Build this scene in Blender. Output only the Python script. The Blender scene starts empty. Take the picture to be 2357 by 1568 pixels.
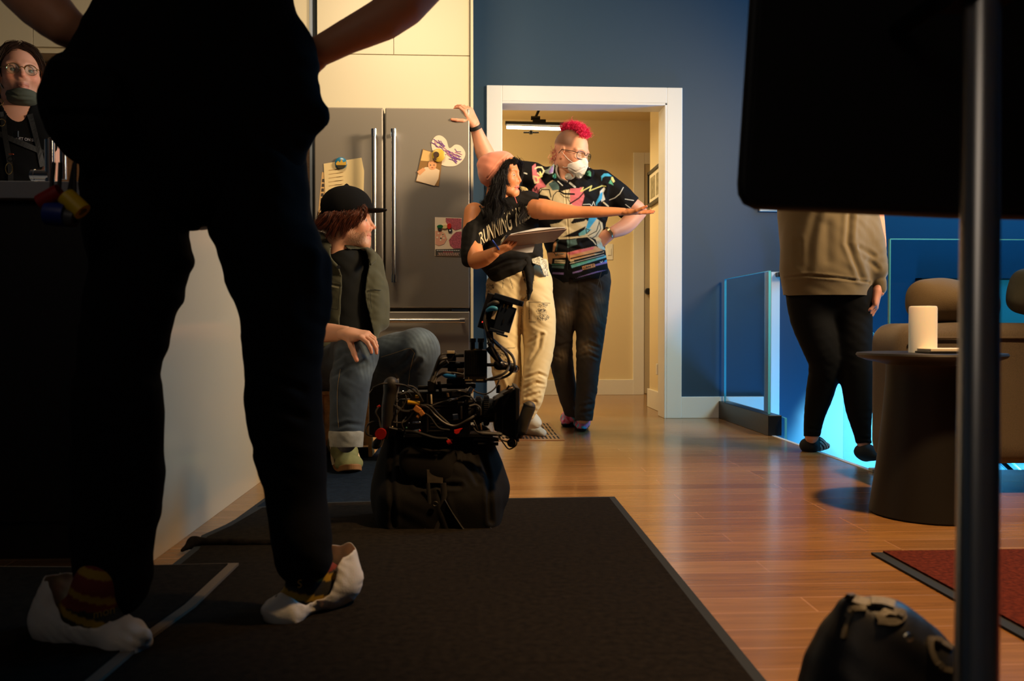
import bpy, bmesh, math, random
import numpy as np
from mathutils import Vector, Matrix
from mathutils.bvhtree import BVHTree
R = math.radians
random.seed(7); np.random.seed(7)
SC = bpy.context.scene
COL = SC.collection
# ------------------------------------------------------------------ camera
FPX, CX, CY = 2000.0, 1178.5, 784.0
CAMZ = 0.59
YAW, PIT = math.atan(98.5/FPX), math.atan(29.0/FPX)
vF = np.array([math.sin(YAW)*math.cos(PIT), math.cos(YAW)*math.cos(PIT), -math.sin(PIT)])
vR = np.array([math.cos(YAW), -math.sin(YAW), 0.0])
vU = np.cross(vR, vF)
CAM = np.array([0, 0, CAMZ])
cd = bpy.data.cameras.new('camera'); cam = bpy.data.objects.new('camera', cd); COL.objects.link(cam)
cd.sensor_width = 36; cd.sensor_fit = 'HORIZONTAL'; cd.lens = FPX/2357*36
cd.clip_start = 0.05; cd.clip_end = 60
M = Matrix(((vR[0], vU[0], -vF[0], 0), (vR[1], vU[1], -vF[1], 0), (vR[2], vU[2], -vF[2], CAMZ), (0, 0, 0, 1)))
cam.matrix_world = M
cd.dof.use_dof = True; cd.dof.focus_distance = 3.9; cd.dof.aperture_fstop = 5.0
SC.camera = cam
# ------------------------------------------------------------------ world, lights, exposure
W = bpy.data.worlds.new('world'); SC.world = W; W.use_nodes = True
W.node_tree.nodes['Background'].inputs[0].default_value = (0.55, 0.6, 0.8, 1)
W.node_tree.nodes['Background'].inputs[1].default_value = 0.004
SC.view_settings.view_transform = 'Standard'; SC.view_settings.look = 'None'
SC.view_settings.exposure = 0.0; SC.view_settings.gamma = 1.0
SC.cycles.max_bounces = 6
def lamp(kind, name, loc, target, power, color, size=0.5, size_y=None, spread=180, blend=0.3, spot=60):
    l = bpy.data.lights.new(name, kind); l.energy = power; l.color = color
    if kind == 'AREA':
        l.shape = 'RECTANGLE' if size_y else 'SQUARE'; l.size = size
        if size_y: l.size_y = size_y
        l.spread = R(spread)
    elif kind == 'SPOT':
        l.spot_size = R(spot); l.spot_blend = blend; l.shadow_soft_size = size
    else: l.shadow_soft_size = size
    o = bpy.data.objects.new(name, l); COL.objects.link(o); o.location = loc
    o.rotation_euler = (Vector(target)-Vector(loc)).to_track_quat('-Z', 'Y').to_euler()
    return o
WARM = (1.0, 0.74, 0.45)
lamp('AREA', 'key_light', (3.1, 2.75, 2.35), (-0.25, 5.0, 1.15), 47, WARM, 0.8, 0.8, spread=78)
lamp('SPOT', 'near_floor_fill', (1.5, 1.7, 2.9), (1.05, 2.2, 0), 480, (1.0, 0.58, 0.25), 0.10, spot=62, blend=0.6)  # added warm overhead spot for the near-right floor, its fixture unseen
lamp('SPOT', 'island_panel_fill', (0.9, 2.7, 2.9), (-0.82, 2.9, 0.45), 75, (1.0, 0.74, 0.45), 0.12, spot=52, blend=0.7)  # added warm spot to brighten the island end panel, no real fixture
lamp('AREA', 'wall_wash_light', (-0.6, 3.3, 2.95), (0.2, 5.4, 1.6), 15, (1.0, 0.76, 0.46), 0.8, 0.4, spread=120)
lamp('AREA', 'blue_room_light', (4.3, 4.4, 2.9), (2.2, 5.4, 0.6), 80, (0.07, 0.52, 1.0), 1.4, 1.4, spread=150)
lamp('SPOT', 'stairwell_light', (3.5, 4.1, -0.2), (3.15, 5.62, -0.35), 1300, (0.22, 0.78, 1.0), 0.05, spot=62, blend=0.12)
lamp('AREA', 'stairwell_glow', (2.7, 5.1, -1.0), (1.9, 5.3, 0.6), 45, (0.05, 0.42, 1.0), 0.5, 0.5, spread=150)
lamp('AREA', 'room_fill_light', (-1.2, -1.0, 2.6), (0.2, 2.6, 0.2), 4.5, (1.0, 0.82, 0.66), 1.6, 1.0)
# ------------------------------------------------------------------ helpers: pixels (of the 2357x1568 photograph) to places
def ray(px, py):
    return vF*FPX + vR*(px-CX) - vU*(py-CY)
def P(px, py, Y):
    r = ray(px, py); return CAM + r*(Y/r[1])
def F(px, py, z=0.0):
    r = ray(px, py); return CAM + r*((z-CAMZ)/r[2])
def PX(px, py, X):
    r = ray(px, py); return CAM + r*(X/r[0])
def proj(p):
    p = np.asarray(p, float)-CAM
    f = p@vF
    return CX+FPX*(p@vR)/f, CY-FPX*(p@vU)/f
def U(*v): v = np.array(v, float); return v/np.linalg.norm(v)
# ------------------------------------------------------------------ materials
MC = {}
def srgb(r, g, b):
    f = lambda c: (c/255/12.92) if c/255 <= .04045 else ((c/255+.055)/1.055)**2.4
    return (f(r), f(g), f(b))
def mat(name, col=(.5, .5, .5), rough=.6, metal=0.0, bump=0, bscale=60, var=0, vscale=8, attr=False, spec=.5, coat=0,
        trans=0, sss=0, emit=None, estr=0, aniso=0, stretch=None, sheen=0):
    if name in MC: return MC[name]
    m = bpy.data.materials.new(name); m.use_nodes = True; MC[name] = m
    nt = m.node_tree; N = nt.nodes; L = nt.links; b = N['Principled BSDF']
    b.inputs['Base Color'].default_value = (*col, 1); b.inputs['Roughness'].default_value = rough
    b.inputs['Metallic'].default_value = metal; b.inputs['Specular IOR Level'].default_value = spec
    b.inputs['Coat Weight'].default_value = coat; b.inputs['Transmission Weight'].default_value = trans
    b.inputs['Sheen Weight'].default_value = sheen
    if aniso: b.inputs['Anisotropic'].default_value = aniso
    if sss:
        b.inputs['Subsurface Weight'].default_value = sss; b.inputs['Subsurface Radius'].default_value = (.012, .005, .003)
        b.inputs['Subsurface Scale'].default_value = 1.0
    if emit: b.inputs['Emission Color'].default_value = (*emit, 1); b.inputs['Emission Strength'].default_value = estr
    tc = N.new('ShaderNodeTexCoord'); src = tc.outputs['Object']
    if stretch:
        mp = N.new('ShaderNodeMapping'); mp.inputs['Scale'].default_value = stretch; L.new(src, mp.inputs[0]); src = mp.outputs[0]
    colout = None
    if attr:
        a = N.new('ShaderNodeAttribute'); a.attribute_name = 'Col'; colout = a.outputs['Color']
    if var:
        n = N.new('ShaderNodeTexNoise'); n.inputs['Scale'].default_value = vscale; n.inputs['Detail'].default_value = 5
        L.new(src, n.inputs['Vector'])
        mr = N.new('ShaderNodeMapRange'); mr.inputs['From Min'].default_value = .3; mr.inputs['From Max'].default_value = .7
        mr.inputs['To Min'].default_value = 1-var; mr.inputs['To Max'].default_value = 1+var*.6
        L.new(n.outputs['Fac'], mr.inputs['Value'])
        mx = N.new('ShaderNodeVectorMath'); mx.operation = 'SCALE'
        if colout: L.new(colout, mx.inputs[0])
        else: mx.inputs[0].default_value = col
        L.new(mr.outputs[0], mx.inputs['Scale']); colout = mx.outputs[0]
    if colout: L.new(colout, b.inputs['Base Color'])
    if bump:
        n = N.new('ShaderNodeTexNoise'); n.inputs['Scale'].default_value = bscale; n.inputs['Detail'].default_value = 4
        L.new(src, n.inputs['Vector'])
        bp = N.new('ShaderNodeBump'); bp.inputs['Strength'].default_value = bump; bp.inputs['Distance'].default_value = .0015
        L.new(n.outputs['Fac'], bp.inputs['Height']); L.new(bp.outputs[0], b.inputs['Normal'])
    return m
# ------------------------------------------------------------------ objects
def link(name, me, parent=None, material=None, smooth=False):
    o = bpy.data.objects.new(name, me); COL.objects.link(o)
    if material is not None:
        me.materials.clear(); me.materials.append(material)
    if parent is not None:
        o.parent = parent
        o.matrix_parent_inverse = Matrix.Translation(-parent.location) if parent.type == 'EMPTY' else Matrix.Identity(4)
    if smooth: me.polygons.foreach_set('use_smooth', np.ones(len(me.polygons), bool))
    return o
def tag(o, label=None, cat=None, group=None, kind=None):
    if label: o['label'] = label
    if cat: o['category'] = cat
    if group: o['group'] = group
    if kind: o['kind'] = kind
    return o
def thing(name, label, cat, loc, group=None):
    o = bpy.data.objects.new(name, None); COL.objects.link(o); o.location = Vector(loc); o.empty_display_size = .1
    return tag(o, label, cat, group)
class MB:
    def __init__(s): s.v = []; s.f = []
    def add(s, vs, fs):
        n = len(s.v); s.v += [tuple(map(float, v)) for v in vs]; s.f += [tuple(i+n for i in f) for f in fs]; return s
    def box(s, x0, x1, y0, y1, z0, z1):
        v = [(x, y, z) for x in (x0, x1) for y in (y0, y1) for z in (z0, z1)]
        return s.add(v, [(0, 1, 3, 2), (4, 6, 7, 5), (0, 4, 5, 1), (2, 3, 7, 6), (0, 2, 6, 4), (1, 5, 7, 3)])
    def obox(s, c, ax, ay, az, hx, hy, hz):
        c, ax, ay, az = map(np.array, (c, ax, ay, az))
        v = [c+ax*i*hx+ay*j*hy+az*k*hz for i in (-1, 1) for j in (-1, 1) for k in (-1, 1)]
        return s.add(v, [(0, 1, 3, 2), (4, 6, 7, 5), (0, 4, 5, 1), (2, 3, 7, 6), (0, 2, 6, 4), (1, 5, 7, 3)])
    def tube(s, pts, r, n=10, cap=True, flat=1.0):
        pts = [np.array(p, float) for p in pts]; m = len(pts)
        rs = r if hasattr(r, '__len__') else [r]*m
        t0 = pts[1]-pts[0]; t0 = t0/(np.linalg.norm(t0)+1e-9)
        a = np.cross(t0, (0, 0, 1)); 
        if np.linalg.norm(a) < .1: a = np.cross(t0, (0, 1, 0))
        a /= np.linalg.norm(a); vs = []
        for i, p in enumerate(pts):
            t = pts[min(i+1, m-1)]-pts[max(i-1, 0)]; t = t/(np.linalg.norm(t)+1e-9)
            a = a-t*(a@t); a /= (np.linalg.norm(a)+1e-9); b = np.cross(t, a)
            for k in range(n):
                q = 2*math.pi*k/n; vs.append(p+rs[i]*(math.cos(q)*a+flat*math.sin(q)*b))
        fs = [(i*n+k, i*n+(k+1) % n, (i+1)*n+(k+1) % n, (i+1)*n+k) for i in range(m-1) for k in range(n)]
        if cap: fs += [tuple(range(n))[::-1], tuple((m-1)*n+k for k in range(n))]
        return s.add(vs, fs)
    def cyl(s, a, b, r, n=20): return s.tube([a, b], r, n)
    def lathe(s, prof, c, n=40, axis=(0, 0, 1)):
        ax = U(*axis); u = np.cross(ax, (0, 1, 0) if abs(ax[1]) < .9 else (1, 0, 0)); u /= np.linalg.norm(u); w = np.cross(ax, u)
        vs = []
        for (r, h) in prof:
            for k in range(n):
                q = 2*math.pi*k/n; vs.append(np.array(c)+ax*h+max(r, 1e-5)*(math.cos(q)*u+math.sin(q)*w))
        m = len(prof)
        fs = [(i*n+k, i*n+(k+1) % n, (i+1)*n+(k+1) % n, (i+1)*n+k) for i in range(m-1) for k in range(n)]
        fs += [tuple(range(n))[::-1], tuple((m-1)*n+k for k in range(n))]
        return s.add(vs, fs)
    def prism(s, pts, d):
        pts = [np.array(p, float) for p in pts]; d = np.array(d, float); n = len(pts)
        return s.add(pts+[p+d for p in pts], [tuple(range(n))[::-1], tuple(range(n, 2*n))]+[(i, (i+1) % n, (i+1) % n+n, i+n) for i in range(n)])
    def build(s, name, m, parent=None, smooth=False, bevel=0, seg=2, auto=False):
        me = bpy.data.meshes.new(name); me.from_pydata(s.v, [], s.f); me.validate()
        bm = bmesh.new(); bm.from_mesh(me); bmesh.ops.recalc_face_normals(bm, faces=bm.faces); bm.to_mesh(me); bm.free()
        o = link(name, me, parent, m)
        if smooth:
            me.polygons.foreach_set('use_smooth', np.ones(len(me.polygons), bool))
            me.set_sharp_from_angle(angle=R(38))
        if bevel:
            b = o.modifiers.new('bevel', 'BEVEL'); b.width = bevel; b.segments = seg; b.limit_method = 'ANGLE'
        return o
def spline(pts, n=8):
    pts = [np.array(p, float) for p in pts]; out = []
    ext = [2*pts[0]-pts[1]]+pts+[2*pts[-1]-pts[-2]]
    for i in range(1, len(ext)-2):
        a, b, c, d = ext[i-1:i+3]
        for k in range(n):
            t = k/n; out.append(.5*((2*b)+(c-a)*t+(2*a-5*b+4*c-d)*t*t+(3*b-a-3*c+d)*t**3))
    out.append(pts[-1]); return out
# ------------------------------------------------------------------ signed-distance sculpting and surface nets
class Sdf:
    def __init__(s, vox): s.h = vox; s.o = []; s.post = []
    def bb(s, pts, r): pts = np.array(pts); return pts.min(0)-r, pts.max(0)+r
    def cap(s, a, b, ra, rb=None, k=.02, sub=False, flat=None):
        rb = ra if rb is None else rb; a = np.array(a, np.float32); b = np.array(b, np.float32)
        f = max(1.0, flat[1]) if flat else 1.0
        s.o.append(('cap', (a, b, ra, rb, flat), s.bb([a, b], max(ra, rb)*f), k, sub)); return s
    def chain(s, pts, k=.02, flat=None, sub=False):      # pts: (xyz, r), one smooth limb
        q = [np.append(np.array(p, float), r) for p, r in pts]
        if len(q) > 2: q = spline(q, 3)
        q = np.array(q, np.float32); f = max(1.0, flat[1]) if flat else 1.0; r = q[:, 3].max()*f
        s.o.append(('chain', (q, flat), (q[:, :3].min(0)-r, q[:, :3].max(0)+r), k, sub)); return s
    def ell(s, c, r, rot=None, k=.02, sub=False):
        c = np.array(c, np.float32); r = np.array(r, np.float32)
        s.o.append(('ell', (c, r, rot), (c-r.max(), c+r.max()), k, sub)); return s
    def sph(s, c, r, k=.02, sub=False): return s.ell(c, (r, r, r), None, k, sub)
    def box(s, c, half, rad=.01, rot=None, k=.01, sub=False):
        c = np.array(c, np.float32); half = np.array(half, np.float32); q = float(np.linalg.norm(half))
        s.o.append(('box', (c, half, rad, rot), (c-q, c+q), k, sub)); return s
    @staticmethod
    def seg(X, Y, Z, A, B, ra, rb, flat):
        d = B-A; L2 = float(d@d)+1e-9; x, y, z = X-A[0], Y-A[1], Z-A[2]
        t = np.clip((x*d[0]+y*d[1]+z*d[2])/L2, 0, 1); x = x-t*d[0]; y = y-t*d[1]; z = z-t*d[2]; r = ra+(rb-ra)*t
        if flat:
            u = np.array(flat[0], np.float32); c = (x*u[0]+y*u[1]+z*u[2])*np.float32(1/flat[1]-1); v = np.sqrt((x+c*u[0])**2+(y+c*u[1])**2+(z+c*u[2])**2)-r
            return v*min(1.0, flat[1])
        return np.sqrt(x*x+y*y+z*z)-r
    def grid(s):
        lo = np.min([o[2][0] for o in s.o if not o[4]], 0)-.012-2*s.h; hi = np.max([o[2][1] for o in s.o if not o[4]], 0)+.012+2*s.h
        n = np.ceil((hi-lo)/s.h).astype(int)+1
        ax = [(lo[i]+s.h*np.arange(n[i])).astype(np.float32) for i in range(3)]
        D = np.full(n, .2, np.float32)
        for kind, a, (b0, b1), k, sub in s.o:
            m = k+.03+2*s.h
            sl = []
            for i in range(3):
                i0 = max(0, int((b0[i]-m-lo[i])/s.h)); i1 = min(n[i], int((b1[i]+m-lo[i])/s.h)+2); sl.append(slice(i0, max(i1, i0)))
            sl = tuple(sl)
            if any(q.stop <= q.start for q in sl): continue
            X = ax[0][sl[0]][:, None, None]; Y = ax[1][sl[1]][None, :, None]; Z = ax[2][sl[2]][None, None, :]
            if kind == 'chain':
                q, flat = a; v = None
                for A, B in zip(q[:-1], q[1:]):
                    w = s.seg(X, Y, Z, A[:3], B[:3], A[3], B[3], flat); v = w if v is None else np.minimum(v, w)
            elif kind == 'cap': v = s.seg(X, Y, Z, *a)
            elif 0:
                A, B, ra, rb, flat = a; d = B-A; L2 = float(d@d)+1e-9
                x, y, z = X-A[0], Y-A[1], Z-A[2]
                t = np.clip((x*d[0]+y*d[1]+z*d[2])/L2, 0, 1)
                x = x-t*d[0]; y = y-t*d[1]; z = z-t*d[2]; r = ra+(rb-ra)*t
                if flat:
                    u = np.array(flat[0], float); q = 1/flat[1]-1; c = (x*u[0]+y*u[1]+z*u[2])*q
                    x = x+c*u[0]; y = y+c*u[1]; z = z+c*u[2]
                    v = np.sqrt(x*x+y*y+z*z)-r
                    v = v*min(1.0, flat[1]) if flat[1] < 1 else v
                else: v = np.sqrt(x*x+y*y+z*z)-r
            else:
                c, r, rot = a[0], a[1], a[-1]
                x, y, z = X-c[0], Y-c[1], Z-c[2]
                if rot is not None: x, y, z = [x*rot[i][0]+y*rot[i][1]+z*rot[i][2] for i in range(3)]
                if kind == 'ell':
                    k0 = np.sqrt((x/r[0])**2+(y/r[1])**2+(z/r[2])**2); k1 = np.sqrt((x/r[0]**2)**2+(y/r[1]**2)**2+(z/r[2]**2)**2)+1e-6
                    v = k0*(k0-1)/k1
                else:
                    rad = a[2]; qx, qy, qz = abs(x)-r[0]+rad, abs(y)-r[1]+rad, abs(z)-r[2]+rad
                    v = np.sqrt(np.maximum(qx, 0)**2+np.maximum(qy, 0)**2+np.maximum(qz, 0)**2)+np.minimum(np.maximum(np.maximum(qx, qy), qz), 0)-rad
            o = D[sl]
            if sub: hh = np.maximum(k-np.abs(o+v), 0)/k; D[sl] = np.maximum(o, -v)+hh*hh*k*.25
            else: hh = np.maximum(k-np.abs(o-v), 0)/k; D[sl] = np.minimum(o, v)-hh*hh*k*.25
        for fn in s.post: D += fn(ax[0][:, None, None], ax[1][None, :, None], ax[2][None, None, :]).astype(np.float32)
        return D, lo
    def verts(s):
        D, lo = s.grid(); S = D < 0
        D[0] = D[-1] = .2; D[:, 0] = D[:, -1] = .2; D[:, :, 0] = D[:, :, -1] = .2; S = D < 0
        c = np.zeros(np.array(S.shape)-1, np.int8)
        for i in (0, 1):
            for j in (0, 1):
                for k in (0, 1): c += S[i:S.shape[0]-1+i, j:S.shape[1]-1+j, k:S.shape[2]-1+k]
        ids = np.argwhere((c > 0) & (c < 8)); idx = np.full(c.shape, -1, np.int32); idx[tuple(ids.T)] = np.arange(len(ids))
        pos = np.zeros((len(ids), 3)); cnt = np.zeros(len(ids)); cr = [np.array((i, j, k)) for i in (0, 1) for j in (0, 1) for k in (0, 1)]
        val = [D[tuple((ids+q).T)] for q in cr]
        for a in range(8):
            for b in range(a+1, 8):
                if np.abs(cr[a]-cr[b]).sum() != 1: continue
                m = (val[a] < 0) != (val[b] < 0); t = (val[a]/(val[a]-val[b]+1e-12))[m][:, None]
                pos[m] += cr[a]+t*(cr[b]-cr[a]); cnt[m] += 1
        pos = (ids+pos/cnt[:, None])*s.h+lo
        fs = []
        for ax in range(3):
            A = [slice(None)]*3; B = [slice(None)]*3; A[ax] = slice(0, -1); B[ax] = slice(1, None)
            e = S[tuple(A)] != S[tuple(B)]; E = np.argwhere(e); o1, o2 = [(1, 2), (2, 0), (0, 1)][ax]
            E = E[(E[:, o1] > 0) & (E[:, o2] > 0) & (E[:, o1] < c.shape[o1]) & (E[:, o2] < c.shape[o2])]
            d1 = np.zeros(3, int); d1[o1] = 1; d2 = np.zeros(3, int); d2[o2] = 1
            q = np.stack([idx[tuple((E-d1-d2).T)], idx[tuple((E-d2).T)], idx[tuple(E.T)], idx[tuple((E-d1).T)]], 1)
            flip = ~S[tuple(E.T)]; q[flip] = q[flip][:, ::-1]; fs.append(q)
        fs = np.concatenate(fs); return pos, fs
def mesh_np(name, V, Fq, col=None):
    me = bpy.data.meshes.new(name); me.vertices.add(len(V)); me.vertices.foreach_set('co', np.asarray(V, np.float32).ravel())
    me.loops.add(len(Fq)*4); me.loops.foreach_set('vertex_index', Fq.astype(np.int32).ravel())
    me.polygons.add(len(Fq)); me.polygons.foreach_set('loop_start', (np.arange(len(Fq))*4).astype(np.int32))
    me.polygons.foreach_set('use_smooth', np.ones(len(Fq), bool)); me.update(calc_edges=True)
    if col is not None:
        at = me.color_attributes.new('Col', 'FLOAT_COLOR', 'POINT'); c = np.ones((len(V), 4), np.float32); c[:, :3] = col
        at.data.foreach_set('color', c.ravel())
    return me
def vnormals(V, Fq):
    a = np.cross(V[Fq[:, 2]]-V[Fq[:, 0]], V[Fq[:, 3]]-V[Fq[:, 1]]); n = np.zeros_like(V)
    for i in range(4): np.add.at(n, Fq[:, i], a)
    return n/(np.linalg.norm(n, axis=1, keepdims=True)+1e-12)
def relax(V, Fq, it=1, w=.5):
    for _ in range(it):
        a = np.zeros_like(V); c = np.zeros(len(V))
        for i in range(4):
            np.add.at(a, Fq[:, i], V[Fq[:, (i+1) % 4]]+V[Fq[:, i-1]]); np.add.at(c, Fq[:, i], 2)
        V = V*(1-w)+w*a/c[:, None]
    return V
def segdist(px, py, pts):
    d = np.full(px.shape, 1e9)
    for (x0, y0), (x1, y1) in zip(pts[:-1], pts[1:]):
        dx, dy = x1-x0, y1-y0; t = np.clip(((px-x0)*dx+(py-y0)*dy)/(dx*dx+dy*dy+1e-9), 0, 1)
        d = np.minimum(d, np.hypot(px-x0-t*dx, py-y0-t*dy))
    return d
def inpoly(px, py, pts):
    r = np.zeros(px.shape, bool); n = len(pts)
    for i in range(n):
        x0, y0 = pts[i]; x1, y1 = pts[(i+1) % n]
        if y0 == y1: continue
        r ^= ((y0 > py) != (y1 > py)) & (px < (x1-x0)*(py-y0)/(y1-y0)+x0)
    return r
def folds(amp, freq, seed=0, dirs=((1, .2, .6), (.3, .3, -1))):
    """cloth-like folds as a displacement along the normal, in metres"""
    rs = np.random.RandomState(seed); ph = rs.rand(6)*6
    d0, d1 = U(*dirs[0]), U(*dirs[1])
    def fn(V):
        a = V@d0*freq; b = V@d1*freq
        w = 1.3*np.sin(b*.55+ph[0])+.9*np.sin(a*.31+ph[1]+1.2*np.sin(b*.4+ph[4]))
        f = np.sin(a+w+ph[2]); f = np.sign(f)*np.abs(f)**.7
        return amp*(.7*f+.3*np.sin(2.3*a-1.1*b+ph[3]+w))*(.55+.45*np.sin(b*.33+a*.21+ph[5]))
    return fn
def sculpt(name, S, m, parent=None, fold=None, crease=(), color=None, relaxit=1, xf=None, cut=None, extra=None):
    """mesh an Sdf; fold: displacement functions; crease: (pixel polyline, width px, depth m) on the side that faces the camera"""
    V, Q = S.verts()
    if relaxit: V = relax(V, Q, relaxit)
    if cut is not None:
        keep = cut(V); q = keep[Q].all(1); Q = Q[q]; used = np.unique(Q); mp = np.full(len(V), -1); mp[used] = np.arange(len(used)); V = V[used]; Q = mp[Q]
        e = np.concatenate([Q[:, [i, (i+1) % 4]] for i in range(4)]); es = np.sort(e, 1); _, inv, cn = np.unique(es, axis=0, return_inverse=True, return_counts=True)
        be = es[cn[inv.ravel()] == 1]
        for _ in range(14):
            a = np.zeros_like(V); c_ = np.zeros(len(V)); np.add.at(a, be[:, 0], V[be[:, 1]]); np.add.at(a, be[:, 1], V[be[:, 0]]); np.add.at(c_, be[:, 0], 1); np.add.at(c_, be[:, 1], 1)
            bm_ = c_ > 0; V[bm_] = V[bm_]*.5+.5*a[bm_]/c_[bm_][:, None]
    if fold or crease:
        n = vnormals(V, Q); d = np.zeros(len(V))
        for f in (fold or []): d += f(V)
        if crease:
            px, py = proj(V); face = np.clip(-(n@vF), 0, 1)
            for pl, w, dep in crease:
                dd = segdist(px, py, pl); d -= dep*np.exp(-(dd/w)**2)*face; d += .45*dep*np.exp(-((dd-2.1*w)/w)**2)*face
        V = V+n*d[:, None]
    if xf is not None: V = V@np.array(xf)[:3, :3].T+np.array(xf)[:3, 3]
    c = color(V, vnormals(V, Q)) if color else None
    if extra:
        for V2, Q2, c2 in extra:
            Q = np.concatenate([Q, Q2+len(V)]); V = np.concatenate([V, V2])
            if c is not None: c = np.concatenate([c, c2])
    return link(name, mesh_np(name, V, Q, c), parent, m)
def flatcol(c):
    return lambda V, n: np.tile(np.array(c), (len(V), 1))
DG = None
def bvh(o):
    me = o.data; return BVHTree.FromPolygons([v.co.copy() for v in me.vertices], [tuple(p.vertices) for p in me.polygons])
def drape(name, polys, tree, m, parent, off=.0015, sub=None, fallback=None):
    """flat pixel polygons laid onto a surface"""
    mb = MB(); o = Vector(CAM)
    for pl in polys:
        vs = []
        for (x, y) in pl:
            r = Vector(ray(x, y)).normalized(); h = tree.ray_cast(o, r)
            if h[0] is None:
                if fallback is None: vs = None; break
                vs.append(P(x, y, fallback)); continue
            nn = h[1] if h[1].dot(r) < 0 else -h[1]; vs.append(np.array(h[0]+nn*off))
        if vs: mb.add(vs, [tuple(range(len(vs)))])
    return mb.build(name, m, parent)
def strip(pts, w):
    """pixel polyline -> quads of width w"""
    out = []; pts = [np.array(p, float) for p in pts]
    for a, b in zip(pts[:-1], pts[1:]):
        d = b-a; L = np.linalg.norm(d)+1e-9; n = np.array([-d[1], d[0]])/L*w/2; e = d/L*w*.3
        out.append([a-n-e, b-n+e, b+n+e, a+n-e])
    return out
def text_mesh(txt, size=1.0, bold=0.0, shear=0):
    cu = bpy.data.curves.new('t', 'FONT'); cu.body = txt; cu.size = size; cu.offset = bold; cu.resolution_u = 3; cu.fill_mode = 'FRONT'; cu.shear = shear
    o = bpy.data.objects.new('t', cu); COL.objects.link(o); dg = bpy.context.evaluated_depsgraph_get()
    me = bpy.data.meshes.new_from_object(o.evaluated_get(dg)); bpy.data.objects.remove(o); bpy.data.curves.remove(cu)
    bm = bmesh.new(); bm.from_mesh(me); bmesh.ops.triangulate(bm, faces=bm.faces); bm.to_mesh(me); bm.free()
    v = [tuple(x.co)[:2] for x in me.vertices]; f = [tuple(p.vertices) for p in me.polygons]; bpy.data.meshes.remove(me)
    return v, f
def text_at(name, txt, org, ux, uz, size, m, parent=None, bold=0, center=True):
    v, f = text_mesh(txt, 1.0, bold)
    if not v: return None
    xs = [a for a, b in v]; cx = (min(xs)+max(xs))/2 if center else min(xs)
    org, ux, uz = np.array(org), np.array(ux), np.array(uz)
    mb = MB(); mb.add([org+ux*(a-cx)*size+uz*b*size for a, b in v], f); return mb.build(name, m, parent)
def text_px(txt, fn, tree, name, m, parent, bold=0.0, off=.0015, fallback=None):
    """letters bent by fn(u,v)->pixel and laid on a surface; u runs 0..1 along the text"""
    v, f = text_mesh(txt, 1.0, bold); xs = [a for a, b in v]; x0, x1 = min(xs), max(xs)
    polys = [[fn((v[i][0]-x0)/(x1-x0), v[i][1]/.73) for i in t] for t in f]
    return drape(name, polys, tree, m, parent, off, fallback=fallback)
# ================================================================== materials of the place
def floor_mat():
    m = bpy.data.materials.new('oak_floor'); m.use_nodes = True; nt = m.node_tree; N = nt.nodes; L = nt.links; b = N['Principled BSDF']
    tc = N.new('ShaderNodeTexCoord')
    br = N.new('ShaderNodeTexBrick'); br.offset = .37; br.offset_frequency = 3; br.squash = 1
    for k, v in (('Scale', 1.0), ('Mortar Size', .0024), ('Mortar Smooth', .1), ('Bias', 0), ('Brick Width', 1.15), ('Row Height', .098)): br.inputs[k].default_value = v
    br.inputs['Color1'].default_value = (.25, .118, .038, 1); br.inputs['Color2'].default_value = (.35, .182, .064, 1); br.inputs['Mortar'].default_value = (.40, .21, .10, 1)  # pale mortar puts the bevel highlights between planks into the colour
    L.new(tc.outputs['Object'], br.inputs['Vector'])
    mp = N.new('ShaderNodeMapping'); mp.inputs['Scale'].default_value = (1.6, 22, 1); L.new(tc.outputs['Object'], mp.inputs[0])
    n = N.new('ShaderNodeTexNoise'); n.inputs['Scale'].default_value = 2.2; n.inputs['Detail'].default_value = 8; n.inputs['Distortion'].default_value = 1.2
    L.new(mp.outputs[0], n.inputs['Vector'])
    mr = N.new('ShaderNodeMapRange'); mr.inputs['From Min'].default_value = .35; mr.inputs['From Max'].default_value = .68; mr.inputs['To Min'].default_value = .80; mr.inputs['To Max'].default_value = 1.10
    L.new(n.outputs['Fac'], mr.inputs['Value'])
    sc = N.new('ShaderNodeVectorMath'); sc.operation = 'SCALE'; L.new(br.outputs['Color'], sc.inputs[0]); L.new(mr.outputs[0], sc.inputs['Scale'])
    L.new(sc.outputs[0], b.inputs['Base Color'])
    n2 = N.new('ShaderNodeTexNoise'); n2.inputs['Scale'].default_value = 9; n2.inputs['Detail'].default_value = 3
    mr2 = N.new('ShaderNodeMapRange'); mr2.inputs['To Min'].default_value = .16; mr2.inputs['To Max'].default_value = .34
    L.new(n2.outputs['Fac'], mr2.inputs['Value']); L.new(mr2.outputs[0], b.inputs['Roughness'])
    bp = N.new('ShaderNodeBump'); bp.inputs['Strength'].default_value = .35; bp.inputs['Distance'].default_value = .003; bp.invert = True
    ad = N.new('ShaderNodeMath'); ad.operation = 'MULTIPLY_ADD'; L.new(n.outputs['Fac'], ad.inputs[0]); ad.inputs[1].default_value = -.35; L.new(br.outputs['Fac'], ad.inputs[2])
    L.new(ad.outputs[0], bp.inputs['Height']); L.new(bp.outputs[0], b.inputs['Normal'])
    b.inputs['Coat Weight'].default_value = .25; b.inputs['Coat Roughness'].default_value = .12
    return m
OAK = floor_mat()
BLUEWALL = mat('slate_blue_paint', srgb(32, 62, 86), .55, bump=.05, bscale=400)
CREAMW = mat('cream_wall_paint', srgb(226, 208, 168), .6, bump=.05, bscale=300)
TRIM = mat('white_trim_paint', srgb(232, 230, 224), .35)
CAB = mat('cream_cabinet_lacquer', srgb(226, 214, 184), .38)
GLOSSW = mat('gloss_white_panel', srgb(222, 206, 178), .14, spec=.6)
STEEL = mat('brushed_steel', (.33, .29, .24), .42, .6, bump=.04, bscale=220, stretch=(60, 60, 1), aniso=.5)
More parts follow.
